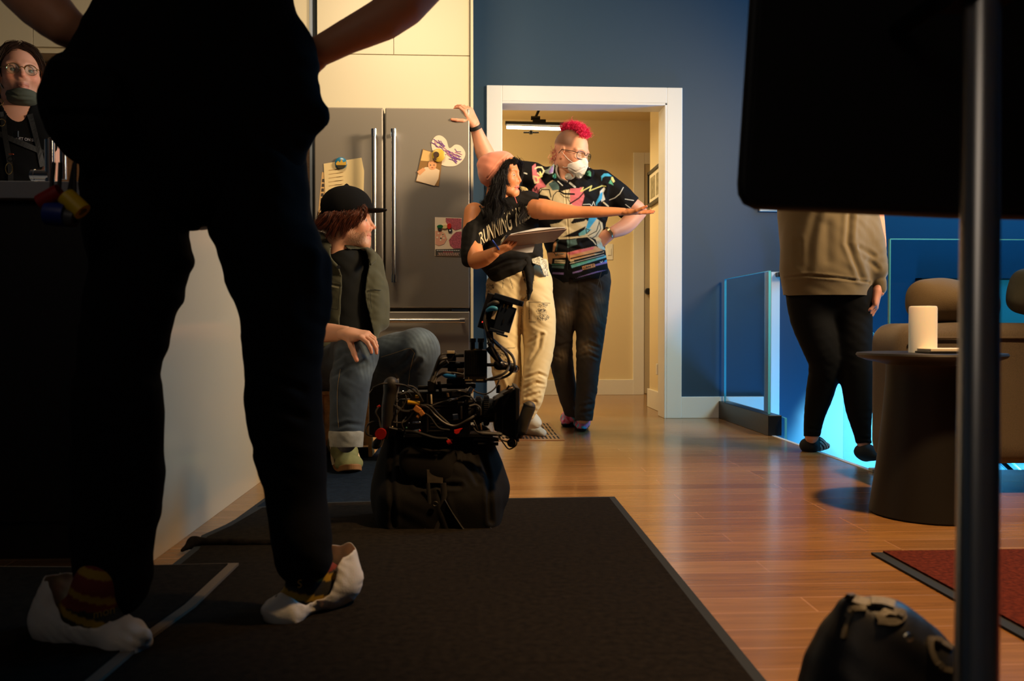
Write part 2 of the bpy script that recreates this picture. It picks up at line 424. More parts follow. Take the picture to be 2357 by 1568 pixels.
DSTEEL = mat('dark_steel', (.22, .21, .2), .35, 1.0)
CHROME = mat('chrome', (.75, .74, .72), .12, 1.0)
BLK = mat('black_plastic', (.006, .006, .007), .42)
BLKM = mat('black_anodised_metal', (.018, .017, .016), .32, .6)
BLKR = mat('black_rubber', (.011, .011, .012), .65, bump=.2, bscale=300)
MATDK = mat('charcoal_mat_pile', (.011, .0088, .0065), 1.0, spec=.08, bump=.9, bscale=420, var=.45, vscale=60)
MATB = mat('rubber_mat_border', (.022, .027, .032), .8, spec=.2)
MATG = mat('grey_mat_binding', (.11, .09, .07), .9, spec=.2)
MATBL = mat('navy_mat_pile', (.010, .018, .032), 1.0, spec=.08, bump=.6, bscale=420, var=.3, vscale=60)
REDP = mat('red_brown_rug_pile', (.10, .018, .007), 1.0, spec=.1, bump=.9, bscale=500, var=.55, vscale=90)
WALNUT = mat('dark_walnut', (.010, .008, .007), .4)
MIDWOOD = mat('brown_wood_veneer', (.16, .08, .035), .5, var=.25, vscale=3, stretch=(2, 2, 30))
GREYTOP = mat('grey_quartz', (.42, .44, .47), .3)
def glass_mat():
    m = bpy.data.materials.new('rail_glass'); m.use_nodes = True; nt = m.node_tree; N = nt.nodes; L = nt.links
    N.remove(N['Principled BSDF']); out = N['Material Output']
    g = N.new('ShaderNodeBsdfGlossy'); g.inputs['Roughness'].default_value = .02; t = N.new('ShaderNodeBsdfTransparent'); t.inputs[0].default_value = (.80, .93, .95, 1)
    fr = N.new('ShaderNodeFresnel'); fr.inputs[0].default_value = 1.45; mx = N.new('ShaderNodeMixShader')
    ge = N.new('ShaderNodeNewGeometry'); s1 = N.new('ShaderNodeMath'); s1.operation = 'SUBTRACT'; s1.inputs[0].default_value = 1; L.new(ge.outputs['Backfacing'], s1.inputs[1]); s2 = N.new('ShaderNodeMath'); s2.operation = 'MULTIPLY'; L.new(fr.outputs[0], s2.inputs[0]); L.new(s1.outputs[0], s2.inputs[1]); L.new(s2.outputs[0], mx.inputs[0]); L.new(t.outputs[0], mx.inputs[1]); L.new(g.outputs[0], mx.inputs[2]); L.new(mx.outputs[0], out.inputs[0]); return m
GLASS = glass_mat()
GEDGE = mat('glass_cut_edge', (.10, .55, .75), .2, trans=.0, spec=.8)
# ================================================================== the setting
def struct(name, mb, m, **k): return tag(mb.build(name, m, **k), kind='structure')
YW = 5.62
SX, SY0, SY1 = 1.65, 3.5, YW            # stairwell opening
b = MB()
b.box(-4.6, SX, -1.2, 9.0, -.26, 0).box(SX, 5.4, -1.2, SY0, -.26, 0).box(SX, 5.4, YW+.13, 9.0, -.26, 0)
struct('floor', b, OAK)
dl, dr, dt = P(1156, 700, YW)[0], P(1533, 700, YW)[0], P(1300, 236, YW)[2]
b = MB(); b.box(-.05, dl, YW, YW+.13, 0, 3.3).box(dr, 5.4, YW, YW+.13, -3, 3.3).box(dl, dr, YW, YW+.13, dt, 3.3)
struct('wall_back', b, BLUEWALL)
b = MB(); b.box(-4.6, -.05, YW+.15, YW+.25, 0, 3.3); struct('wall_kitchen', b, mat('kitchen_backsplash', srgb(120, 118, 112), .4))
b = MB(); b.box(5.4, 5.5, -1.2, 5.8, -3, 3.3); struct('wall_right', b, BLUEWALL)
b = MB(); b.box(-4.7, -4.6, -1.2, 5.9, 0, 3.3); struct('wall_left', b, mat('dim_wall_paint', (.2, .2, .2), .8))
b = MB(); b.box(-4.6, 5.4, -1.3, -1.2, 0, 3.3); struct('wall_front', b, mat('dim_wall_paint'))
b = MB(); b.box(-4.7, 5.5, -1.3, YW+.2, 3.3, 3.4); struct('ceiling', b, mat('ceiling_paint', (.35, .35, .34), .9))
# stairwell walls and flight going down to the right
b = MB(); b.box(SX-.02, SX, SY0, SY1, -3, -.26).box(SX, 5.4, SY0-.02, SY0, -3, -.26); struct('wall_stairwell', b, mat('stair_wall_paint', srgb(150, 190, 205), .6))
b = MB(); b.box(SX, 5.4, SY0, SY1, -3.05, -3.0); struct('floor_lower', b, OAK)
st = thing('staircase', 'wooden flight of stairs going down beside the glass railing', 'stairs', (SX, 4.1, -.3))
for i in range(13):
    b = MB(); x = SX+.03+i*.27; z = -.18*(i+1); b.box(x, x+.30, SY0+.02, 4.6, z-.045, z); b.build('tread', mat('pale_tread', srgb(190, 190, 185), .5), st, bevel=.006)
b = MB(); b.prism([(SX+.03, 4.6, -.18), (SX+.03+13*.27, 4.6, -.18*14), (SX+.03+13*.27, 4.6, -.18*14-.3), (SX+.03, 4.6, -.5)], (0, .03, 0)); b.build('stringer', TRIM, st)
b = MB(); b.box(SX-.0, SX+.02, SY0, 4.72, -.03, .002); struct('trim_3', b, TRIM)
# door casing, jamb
cw = .1
b = MB(); b.box(dl-cw, dl, YW-.02, YW+.15, 0, dt+cw).box(dr, dr+cw, YW-.02, YW, 0, dt+cw).box(dl, dr, YW-.02, YW, dt, dt+cw)
b.box(dl, dr, YW-.02, YW+.16, dt-.015, dt).box(dr-.015, dr, YW-.02, YW+.17, 0, dt); struct('door_1', b, TRIM, bevel=.003)
b = MB(); b.box(dr+cw, 1.93, YW-.016, YW, 0, .14); struct('baseboard_back', b, TRIM, bevel=.003)
# hallway
HY = 7.6; HC = 2.41
b = MB(); b.box(-1.2, 3.2, HY, HY+.1, 0, HC); struct('wall_hall_back', b, CREAMW)
b = MB(); b.box(-1.3, -1.2, YW+.13, HY, 0, HC); struct('wall_hall_left', b, CREAMW)
b = MB(); b.box(1.352, 3.2, YW+.13, 6.46, 0, HC); struct('wall_hall_right', b, CREAMW)
b = MB(); b.box(3.2, 3.3, 6.4, HY, 0, HC); struct('wall_hall_end', b, CREAMW)
b = MB(); b.box(-1.3, 3.3, YW+.13, HY+.1, HC, HC+.1); struct('ceiling_hall', b, CREAMW)
b = MB(); b.box(-1.2, P(1457, 800, HY)[0], HY-.018, HY, 0, .135); struct('baseboard_hall', b, TRIM, bevel=.003)
b = MB(); b.box(1.334, 1.352, YW+.16, 6.478, 0, .135).box(1.334, 3.2, 6.46, 6.478, 0, .135); struct('baseboard_hall_right', b, TRIM, bevel=.003)
x0 = P(1457, 600, HY)[0]; zt = P(1470, 352, HY)[2]; xs = P(1482, 600, HY)[0]
b = MB(); b.box(x0, xs, HY-.02, HY, 0, zt).box(xs, 2.7, HY-.02, HY, zt-.1, zt); struct('trim_1', b, TRIM, bevel=.003)
d2 = tag(thing('door_2', None, None, (xs+.4, HY, 0)), kind='structure')
b = MB(); b.box(xs+.003, xs+.8, HY-.012, HY-.001, .01, zt-.1).box(xs+.12, xs+.7, HY-.016, HY-.01, 1.05, zt-.25).box(xs+.12, xs+.7, HY-.016, HY-.01, .2, .9)
b.build('door_leaf', mat('door_paint', srgb(190, 176, 148), .5), d2, bevel=.003)
k = P(1491, 671, HY-.05); b = MB(); b.lathe([(.0, 0), (.024, .0), (.03, .015), (.028, .03), (.012, .045), (.012, .06), (0, .06)], (k[0], HY-.075, k[2]), 24, (0, 1, 0)); b.build('door_knob', BLK, d2, smooth=True)
# hall wall plate, outlet
sw = P(1402, 580, HY); t = thing('light_switch', 'white light switch plate on the hallway wall behind the man in the printed shirt', 'switch', (sw[0], HY, sw[2]))
b = MB(); b.box(sw[0]-.03, sw[0]+.035, HY-.006, HY, sw[2]-.07, sw[2]+.07); b.build('plate', TRIM, t, bevel=.003); b = MB(); b.box(sw[0]-.012, sw[0]+.016, HY-.012, HY-.005, sw[2]-.03, sw[2]+.03); b.build('rocker', TRIM, t)
t = thing('wall_outlet', 'white plug-in night light on the hallway side wall above the baseboard', 'outlet', (1.352, 6.05, .3))
b = MB(); b.box(1.344, 1.352, 6.0, 6.07, .25, .36); b.build('plate', TRIM, t, bevel=.002); b = MB(); b.box(1.312, 1.344, 6.01, 6.06, .26, .34); b.build('plug', TRIM, t, bevel=.006)
# framed pictures on the hall side wall
t = thing('picture_frame', 'black framed triple photo hanging on the hallway side wall', 'picture', (1.352, 6.1, 1.6))
z0, z1, ya, yb = 1.49, 1.745, 5.78, 6.44; xx = 1.352
b = MB(); b.box(xx-.025, xx, ya, yb, z0, z0+.02).box(xx-.025, xx, ya, yb, z1-.02, z1).box(xx-.025, xx, ya, ya+.02, z0, z1).box(xx-.025, xx, yb-.02, yb, z0, z1); b.build('frame', BLK, t)
b = MB(); b.box(xx-.012, xx-.001, ya+.02, yb-.02, z0+.02, z1-.02); b.build('mount', mat('paper_mount', srgb(225, 215, 190), .6), t)
for i in range(3):
    y = ya+.06+i*.195; b = MB(); b.box(xx-.014, xx-.012, y, y+.15, z0+.05, z1-.05); b.build('photo', mat('sepia_photo', srgb(150, 140, 110), .5, var=.5, vscale=30), t)
# ceiling lamp in the hall: tube light on an arm
Yl = 6.7
lt = thing('tube_light', 'glowing tube light with black housing hung from the hallway ceiling', 'lamp', P(1225, 247, Yl))
a, c = P(1163, 287, Yl), P(1330, 291, Yl)
b = MB(); b.tube([a+(0, 0, .012), c+(0, 0, .012)], .017, 12); b.build('housing', BLK, lt, smooth=True)
b = MB(); b.tube([P(1166, 293, Yl-.01), P(1328, 298, Yl-.01)], .012, 12); b.build('tube', mat('tube_glow', (1, .9, .7), .5, emit=(1, .82, .52), estr=16), lt, smooth=True)
b = MB(); b.tube([P(1240, 283, Yl), P(1232, 272, Yl), P(1247, 238, Yl)], .011, 10).cyl(P(1222, 272, Yl), P(1243, 272, Yl), .016).box(P(1226, 275, Yl)[0], P(1256, 275, Yl)[0], Yl-.02, Yl+.02, P(1226, 285, Yl)[2], P(1226, 276, Yl)[2]); b.build('arm', BLKM, lt, smooth=True)
b = MB(); c = P(1243, 238, Yl); b.cyl((c[0], c[1], HC-.03), (c[0], c[1], HC), .05); b.build('ceiling_mount', BLKM, lt, smooth=True)
b = MB(); b.cyl(P(1205, 305, Yl), P(1240, 305, Yl), .006).cyl(P(1222, 302, Yl), P(1222, 309, Yl), .014).cyl(P(1222, 303, Yl), P(1222, 290, Yl), .004); b.build('clamp', BLKM, lt, smooth=True)
lamp('AREA', 'hall_tube_light', P(1245, 318, Yl), P(1245, 700, Yl), 16, (1.0, .74, .36), .6, .1)
lamp('POINT', 'hall_point_light', (-.3, 6.6, 2.0), (0, 0, 0), 19, (1.0, .70, .30), .08)  # unseen warm point source for the hall, no bulb modelled
c = P(1290, 254, 6.9); t = thing('ceiling_vent', 'round white smoke alarm on the hallway ceiling', 'smoke alarm', (c[0], 6.9, HC)); b = MB(); b.lathe([(0, -.03), (.05, -.03), (.06, -.01), (.06, 0)], (c[0], 6.9, HC), 32); b.build('housing', TRIM, t, smooth=True)
t.name = 'smoke_alarm'
# floor register
va, vb = .14, .50; v0, v1 = 4.52, 5.36
t = thing('floor_register', 'flush wooden floor vent with rows of slots in front of the doorway', 'vent', ((va+vb)/2, (v0+v1)/2, 0))
b = MB(); b.box(va, vb, v0, v1, .0005, .004); b.build('frame', mat('register_wood', (.30, .13, .05), .35), t)
b = MB()
for i in range(5):
    for j in range(16):
        y = v0+.05+i*.155; x = va+.015+j*.021; b.box(x, x+.009, y, y+.12, .0035, .0046)
b.build('slots', mat('slot_dark', (.01, .005, .003), .9), t)
# mats and rugs
t = thing('floor_mat', 'large charcoal floor mat under the black bag in the middle of the room', 'mat', (-.1, 1.8, 0))
b = MB(); L = [(-.66, 2.80), (-.69, 2.55), (-.72, 2.42), (-.70, 2.28), (-.70, -.6), (.455, -.6), (.462, 1.45), (.473, 2.915), (-.1, 2.90), (-.5, 2.86)]
b.prism([(x, y, .0135) for x, y in L], (0, 0, .003)); b.build('pile', MATDK, t)
b = MB(); cxm, cym = -.12, 1.5
b.prism([(x+(.022 if x > cxm else -.022), y+(.022 if y > cym else -.022), .0085) for x, y in L], (0, 0, .006)); b.build('rubber_border', MATB, t)
S = Sdf(.006); S.cap((-.73, 2.335, .022), (-.47, 2.325, .018), .014, .012, .01, flat=((0, 0, 1), .9)); S.cap((-.73, 2.335, .02), (-.745, 2.28, .012), .012, .006)
sculpt('fold', S, MATDK, t, fold=[folds(.003, 60, 3)])
t = thing('floor_mat', 'charcoal floor mat with grey bound edge under the left shoe cover', 'mat', (-1.4, 1.4, 0))
L = [(-2.4, 2.13), (-1.3, 2.125), (-.9, 2.10), (-.555, 2.115), (-.56, 1.8), (-.585, 1.6), (-.60, 1.3), (-.60, -.6), (-2.4, -.6)]
b = MB(); b.prism([(x, y, .018) for x, y in L], (0, 0, .006)); b.build('binding', MATG, t)
b = MB(); b.prism([(x-(.022 if x > -1.1 else 0), y-(.015 if y > 1.9 else 0), .0242) for x, y in L], (0, 0, .003)); b.build('pile', MATDK, t)
t = thing('floor_mat', 'navy blue floor mat under the seated man and his sneaker', 'mat', (-.33, 3.4, 0))
L = [(-.715, 2.68), (-.70, 3.1), (-.71, 4.27), (.06, 4.3), (.05, 2.7)]
b = MB(); b.prism([(x, y, .001) for x, y in L], (0, 0, .004)); b.build('rubber_border', MATB, t)
b = MB(); b.prism([(x+(.02 if x < -.3 else -.02), y+(.02 if y < 3.2 else -.02), .0052) for x, y in L], (0, 0, .003)); b.build('pile', MATBL, t)
t = thing('rug', 'rust red rug with black edging beside the chrome pole', 'rug', (2.0, 1.5, 0))
ry, rx = F(2005, 1277)[1], F(2005, 1277)[0]
b = MB(); b.box(rx, 3.4, .6, ry, .001, .006); b.build('edging', MATB, t)
b = MB(); b.box(rx+.03, 3.38, .63, ry-.004, .006, .011); b.build('pile', REDP, t)
# ---------------------------------------------------------------- kitchen wall: fridge, cabinets
FY = 4.72
def xz(px, py, Y=FY): p = P(px, py, Y); return p[0], p[2]
fr = thing('fridge', 'stainless steel french door fridge with notes on its doors', 'fridge', (P(903, 700, FY)[0], 5.1, 0))
xl, xr = xz(724, 700)[0], xz(1083, 700)[0]; zt = xz(900, 248)[1]
b = MB(); b.box(xl+.005, xr-.005, FY+.085, 5.55, .04, zt-.01); b.build('body', DSTEEL, fr)
for (p0, p1) in ((724, 882), (887, 1081)):
    x0, x1 = xz(p0, 500)[0], xz(p1, 500)[0]; z0 = xz(p0, 709)[1]
    b = MB(); b.box(x0, x1, FY, FY+.08, z0, zt); d = b.build('door', STEEL, fr, bevel=.006)
    px = 861 if p0 == 724 else 906
    xh = P(px, 500, FY-.06)[0]; za, zb = P(px, 297, FY-.06)[2], P(px, 650, FY-.06)[2]
    b = MB(); b.cyl((xh, FY-.06, za), (xh, FY-.06, zb), .0135, 24); h = b.build('handle', CHROME if 0 else mat('handle_steel', (.62, .58, .52), .22, 1.0), d, smooth=True)
    for z in (za-.02, zb+.02):
        b = MB(); b.cyl((xh, FY-.06, z-.02), (xh, FY-.06, z+.02), .0155, 24).cyl((xh, FY-.06, z), (xh, FY, z), .011, 16); b.build('handle_end', CHROME, d, smooth=True)
x0, x1 = xz(724, 500)[0], xz(1081, 500)[0]; za, zb = xz(900, 717)[1], .13
b = MB(); b.box(x0, x1, FY, FY+.08, zb, za); d = b.build('freezer_drawer', STEEL, fr, bevel=.006)
zh = P(900, 738, FY-.06)[2]; xa, xb = P(745, 738, FY-.06)[0], P(1064, 738, FY-.06)[0]
b = MB(); b.cyl((xa, FY-.06, zh), (xb, FY-.06, zh), .0125, 24); b.build('handle', mat('handle_steel'), d, smooth=True)
for q in (xa, xb): b = MB(); b.cyl((q-.014, FY-.06, zh), (q+.014, FY-.06, zh), .0145, 24).cyl((q, FY-.06, zh), (q, FY, zh), .01, 16); b.build('handle_end', CHROME, d, smooth=True)
b = MB(); b.box(P(1040, 712, FY)[0], P(1078, 712, FY)[0], FY+.002, FY+.04, P(0, 715, FY)[2], P(0, 711, FY)[2]); b.build('hinge', CHROME, fr)
b = MB()
for i in range(5): b.box(xl+.02, xr-.02, FY+.05, FY+.06, .035+i*.018, .044+i*.018)
b.build('base_grille', DSTEEL, fr)
# notes on the doors
def sheet(name, pts, m, parent, dy=.002, th=.0015, Y=FY):
    b = MB(); b.prism([P(x, y, Y-dy) for x, y in pts], (0, th, 0)); return b.build(name, m, parent)
def disc_px(cx, cy, r, n=20, ry=None): return [(cx+r*math.cos(2*math.pi*i/n), cy+(ry or r)*math.sin(2*math.pi*i/n)) for i in range(n)]
t = thing('paper_note', 'cream handwritten sheet held up by the round city magnet on the left fridge door', 'paper', P(790, 420, FY))
sheet('page', [(745, 377), (832, 363), (838, 394), (836, 470), (750, 478)], mat('cream_paper', srgb(228, 203, 150), .7), t, .003)
for i in range(9):
    y = 392+i*9; sheet('writing', strip([(756, y), (770+random.random()*8, y-2.2), (786, y-3.6), (800+random.random()*20, y-6)], 1.1)[1], mat('faint_ink', srgb(180, 145, 95), .8), t, .0046, .0004)
    sheet('writing', strip([(757, y), (790, y-4.5)], .9)[0], mat('faint_ink'), t, .0046, .0004)
t = thing('paper_note', 'printed slip standing behind the cream sheet and the cap on the left fridge door', 'paper', P(740, 450, FY))
sheet('page', [(741, 396), (750, 398), (750, 505), (731, 505)], mat('tan_paper', srgb(205, 165, 110), .7), t, .0008, .0008)
for i in range(8): sheet('print', [(742-i*.8, 412+i*11), (747-i*.7, 412+i*11), (747-i*.7, 419+i*11), (741-i*.8, 419+i*11)], mat('dark_ink', (.05, .04, .03), .8), t, .0018, .0002)
def magnet(name, label, cx, cy, r, cols, ry=None, dy=.005):
    t = thing(name, label, 'magnet', P(cx, cy, FY)); b = MB(); p = P(cx, cy, FY-dy); rr = r*FY/FPX
    b.lathe([(0, 0), (rr, 0), (rr, .006), (rr*.8, .010), (0, .012)], p, 32, (0, -1, 0)); b.build('body', cols[0], t, smooth=True)
    for nm, pts, m in cols[1]: sheet(nm, pts, m, t, dy+.0125, .0006)
    return t
magnet('round_magnet', 'round blue and gold picture magnet holding the cream handwritten sheet', 785, 376, 13.5, (mat('magnet_sky', srgb(40, 120, 160), .25), [
    ('skyline', [(773, 376), (778, 370), (782, 374), (786, 366), (790, 374), (797, 371), (797, 380), (774, 380)], mat('magnet_gold', srgb(200, 160, 60), .4)),
    ('foreground_print', [(774, 380), (797, 380), (792, 387), (785, 389), (778, 387)], mat('magnet_dark', srgb(50, 45, 30), .4))]))
t = thing('heart_drawing', 'white paper heart scribbled with purple crayon on the right fridge door', 'drawing', P(1030, 350, FY))
hp = spline([(1013, 378), (997, 350), (993, 330), (1001, 315), (1014, 312), (1027, 322), (1034, 341), (1048, 333), (1062, 337), (1071, 352), (1066, 368), (1050, 381), (1030, 383), (1013, 379)], 6)
sheet('heart', [tuple(p) for p in hp[:-1]], mat('heart_paper', srgb(232, 214, 190), .7), t, .0025)
PUR = mat('purple_crayon', srgb(120, 70, 150), .7); LIL = mat('pink_crayon', srgb(205, 130, 165), .7)
for i in range(34):
    a = random.choice([(1012, 335), (1050, 355), (1032, 350), (1004, 328), (1046, 365)])
    x, y = a[0]+random.gauss(0, 5), a[1]+random.gauss(0, 5); an = random.uniform(.2, 1.1); l = random.uniform(5, 11)
    pl = [(x-l*math.cos(an), y-l*math.sin(an)), (x+random.gauss(0, 2), y+random.gauss(0, 2)), (x+l*math.cos(an), y+l*math.sin(an))]
    for q in strip(pl, 1.3): sheet('scribble', q, PUR if i % 4 else LIL, t, .0045+i*.00002, .0003)
t = thing('baby_photo', 'photo of a baby wrapped in a towel pinned below the heart drawing', 'photo', P(988, 390, FY))
sheet('print', [(973, 343), (1019, 358), (1010, 429), (957, 418)], mat('photo_dim', srgb(150, 110, 60), .35), t, .0045)
sheet('background_shelf', [(974, 345), (1000, 352), (996, 372), (968, 370)], mat('photo_beige', srgb(225, 185, 120), .35), t, .0056, .0003)
sheet('towel', [(962, 402), (978, 385), (996, 384), (1012, 392), (1009, 412), (1000, 428), (975, 421), (958, 416)], mat('photo_towel', srgb(228, 200, 165), .5), t, .0062, .0003)
sheet('arm', [(960, 395), (974, 386), (980, 391), (966, 404)], mat('photo_skin', srgb(224, 160, 110), .5), t, .0066, .0003)
sheet('face', disc_px(995, 380, 10, 20, 11), mat('photo_skin'), t, .007, .0003)
for dx in (-4, 4): sheet('eye', disc_px(995+dx, 380, 1.3, 8), mat('dark_ink'), t, .0075, .0002)
sheet('mouth', disc_px(995, 386, 2.4, 8, 1), mat('photo_lip', srgb(170, 80, 60), .5), t, .0075, .0002)
magnet('tart_magnet', 'scalloped yellow pie shaped magnet where heart and baby photo meet', 1009, 358, 15, (mat('magnet_pastry', srgb(205, 170, 60), .4),
    [('filling', disc_px(1004, 356, 7, 12), mat('magnet_brown', srgb(70, 45, 25), .5)), ('crumb', disc_px(1008, 362, 2.5, 8), mat('magnet_gold')), ('filling', disc_px(1001, 366, 4, 10), mat('magnet_brown'))]), dy=.008)
t = thing('cookie_card', 'postcard of sprinkled cookies with black caption on the right fridge door', 'card', P(1032, 545, FY))
sheet('card', [(1001, 500), (1063, 502), (1062, 591), (1001, 589)], mat('card_cream', srgb(238, 214, 184), .4), t, .003)
SPR = mat('cookie_sprinkles', srgb(190, 90, 100), .5, var=.9, vscale=350)
sheet('cookie', [(1026, 502), (1062, 503), (1062, 526), (1048, 530), (1034, 522), (1026, 510)], SPR, t, .005, .0003)
sheet('cookie', [(1042, 541), (1050, 534), (1062, 533), (1062, 572), (1044, 572), (1036, 565), (1033, 553)], SPR, t, .005, .0003)
sheet('cookie', [(1002, 532), (1012, 531), (1024, 538), (1029, 550), (1022, 562), (1010, 566), (1002, 562)], mat('cookie_pink', srgb(226, 160, 130), .5), t, .005, .0003)
for i in range(9): sheet('candy', disc_px(1006+random.random()*17, 537+random.random()*22, 2, 10), mat('candy_cream', srgb(240, 225, 190), .4), t, .0056, .0003)
sheet('caption', [(1002, 574), (1062, 573), (1061, 590), (1002, 588)], mat('dark_ink'), t, .005, .0003)
for y, x0_, x1_, c in ((576, 1005, 1058, 'w'), (579.5, 1020, 1044, 'r'), (582, 1008, 1056, 'p'), (584.5, 1010, 1054, 'p'), (587, 1007, 1057, 'p')):
    x = x0_
    while x < x1_:
        w = random.uniform(2, 5); sheet('lettering', [(x, y), (x+w, y), (x+w, y+1.2), (x, y+1.2)], {'w': TRIM, 'r': mat('caption_red', srgb(200, 60, 70), .5), 'p': mat('caption_pink', srgb(215, 170, 150), .5)}[c], t, .0058, .0002); x += w+1.2
t = thing('scooter_magnet', 'red white and green scooter magnet on the cookie postcard', 'magnet', P(1022, 524, FY))
def blob(name, cx, cy, r, m, ry=None, h=.006, base=.0035):
    b = MB(); b.prism([P(x, y, FY-base) for x, y in disc_px(cx, cy, r, 16, ry)], (0, -h, 0)); return b.build(name, m, t, bevel=.001)
blob('rear_wheel', 1012, 528, 4.5, BLKR); blob('front_wheel', 1036, 531, 5, BLKR); blob('hub', 1036, 531, 2, TRIM, h=.008); blob('rear_body', 1013, 522, 7, mat('toy_green', srgb(20, 95, 50), .3), 4.5, .008)
blob('seat', 1023, 522, 8, mat('toy_cream', srgb(225, 200, 140), .3), 5, .007); blob('shield', 1034, 521, 5, mat('toy_red', srgb(200, 40, 30), .3), 7, .009)
# cabinets above and left
CYF = 5.10
def cz(px, py, Y=CYF): p = P(px, py, Y); return p[0], p[2]
oc = thing('cabinet', 'cream cabinet over the fridge with a lift up flap and two doors', 'cabinet', (cz(905, 300)[0], 5.35, 1.82))
xa, xb = cz(730, 100)[0], cz(1081, 100)[0]; zs = cz(905, 126)[1]
b = MB(); b.box(xa+.004, xb-.004, CYF+.02, YW-.001, 1.83, 3.2); b.build('carcass', CAB, oc)
b = MB(); b.box(xa, xb, CYF, CYF+.018, 1.82, zs-.002); b.build('flap', CAB, oc, bevel=.0012)
xm = cz(906, 60)[0]
for q0, q1 in ((xa, xm-.0015), (xm+.0015, xb)):
    b = MB(); b.box(q0, q1, CYF, CYF+.018, zs+.002, 3.2); b.build('door', CAB, oc, bevel=.0012)
pn = MB(); pn.box(cz(1083, 500)[0], cz(1089.5, 500)[0], CYF-.01, YW-.001, 0, 3.25); pn.build('side_panel', CAB, oc, bevel=.001)
pn = MB(); pn.box(cz(714, 500)[0], cz(720, 500)[0], CYF-.01, YW+.1, .95, 3.25); pn.build('side_panel', mat('grey_panel_edge', srgb(150, 160, 175), .4), oc, bevel=.001)
zu = cz(60, 119)[1]
for i in range(5):
    x1 = cz(712, 60)[0]-i*.52; x0 = x1-.517
    u = thing('wall_cabinet', ['cream wall cabinet next to the fridge cabinet behind the raised forearm', 'second cream wall cabinet left of the fridge behind the standing figure', 'third cream wall cabinet left of the fridge behind the standing figure', 'cream wall cabinet above the man with round glasses', 'cream wall cabinet in the top left corner'][i], 'cabinet', ((x0+x1)/2, 5.35, zu))
    b = MB(); b.box(x0+.002, x1-.002, CYF+.02, YW+.15, zu, 3.2); b.build('carcass', CAB, u)
    b = MB(); b.box(x0, x1, CYF, CYF+.018, zu+.03, 3.2); b.build('door', CAB, u, bevel=.0012)
    w = thing('wood_cabinet', ['brown wood cabinet under the cream cabinet beside the fridge', 'second brown wood cabinet left of the fridge', 'third brown wood cabinet left of the fridge', 'brown wood cabinet behind the man with round glasses', 'leftmost brown wood cabinet behind the glasses man'][i], 'cabinet', ((x0+x1)/2, 5.45, 1.45))
    b = MB(); b.box(x0+.002, x1-.002, 5.3, YW+.15, 1.42, zu-.002); b.build('carcass', MIDWOOD, w); b = MB(); b.box(x0, x1, 5.28, 5.298, 1.42, zu-.01); b.build('door', MIDWOOD, w, bevel=.001)
b = MB(); b.box(-4.4, xl-.03, 5.05, YW+.14, .88, .92); tag(b.build('worktop', GREYTOP, bevel=.003), 'grey worktop running along the kitchen wall left of the fridge', 'worktop')
for i in range(4):
    x1 = xl-.04-i*.62; b = MB(); u = thing('base_cabinet', ['wood base cabinet beside the fridge', 'second wood base cabinet from the fridge', 'third wood base cabinet from the fridge', 'fourth wood base cabinet from the fridge'][i], 'cabinet', (x1-.3, 5.35, 0)); b.box(x1-.6, x1, 5.12, YW+.1, .08, .878); b.build('carcass', MIDWOOD, u)
    b = MB(); b.box(x1-.598, x1-.002, 5.10, 5.12, .1, .87); b.build('door', MIDWOOD, u, bevel=.002)
t = thing('knife_block', 'brown wooden knife block on the worktop left of the fridge', 'knife block', P(707, 600, 5.3)); p = P(707, 500, 5.3)
b = MB(); b.prism([(p[0]-.05, 5.25, .925), (p[0]+.04, 5.25, .925), (p[0]+.04, 5.25, 1.27), (p[0]+.01, 5.25, 1.30), (p[0]-.05, 5.25, 1.29)], (0, .12, 0)); b.build('block', MIDWOOD, t, bevel=.004)
b = MB(); [b.box(p[0]-.04+i*.02, p[0]-.03+i*.02, 5.27, 5.29, 1.28, 1.36) for i in range(4)]; b.build('knife_handles', BLK, t)
# ---------------------------------------------------------------- island
IX, IY0, IY1, IH = P(356, 1282, 2.24)[0], 2.24, 3.42, .955
t = thing('kitchen_island', 'dark kitchen island with grey worktop and glossy white end panel', 'island', (-2.0, 2.8, 0))
b = MB(); b.box(-3.4, IX-.045, IY0+.03, IY1-.02, 0, IH-.045); b.build('body', WALNUT, t)
for i in range(4):
    x1 = IX-.05-i*.6; b = MB(); b.box(x1-.594, x1, IY0+.01, IY0+.03, .1, IH-.05); d = b.build('door', WALNUT, t, bevel=.002); b = MB(); b.cyl((x1-.56, IY0-.01, .35), (x1-.56, IY0-.01, .6), .005, 10); b.build('handle', DSTEEL, d, smooth=True)
b = MB(); b.box(IX-.045, IX, IY0-.01, IY1, 0, IH-.043); b.build('end_panel', GLOSSW, t, bevel=.001)
b = MB(); b.box(-3.4, IX+.0, IY0-.02, IY1+.02, IH-.043, IH); b.build('worktop', GREYTOP, t, bevel=.002)
Yf = 2.75
t = thing('faucet', 'chrome kitchen faucet rising from the island worktop in front of the glasses man', 'faucet', (P(115, 400, Yf)[0], Yf, IH))
xb_ = P(115, 400, Yf)[0]
b = MB(); b.cyl((xb_, Yf, IH), (xb_, Yf, P(115, 322, Yf)[2]), .015, 24).cyl((xb_, Yf, IH), (xb_, Yf, IH+.03), .026, 24); b.build('column', CHROME, t, smooth=True)
b = MB(); z = P(90, 404, Yf)[2]; b.cyl((P(73, 404, Yf)[0], Yf, z), (xb_, Yf, z), .017, 24).cyl((P(80, 404, Yf)[0], Yf, z), (P(82, 404, Yf)[0], Yf, z), .019, 24); b.build('lever', CHROME, t, smooth=True)
b = MB(); b.tube(spline([(xb_, Yf, P(115, 325, Yf)[2]), (xb_+.05, Yf, P(115, 312, Yf)[2]), (P(146, 330, Yf)[0], Yf, P(0, 330, Yf)[2]), (P(146, 370, Yf)[0], Yf, P(0, 412, Yf)[2])], 8), .010, 16); b.build('spout', CHROME, t, smooth=True)
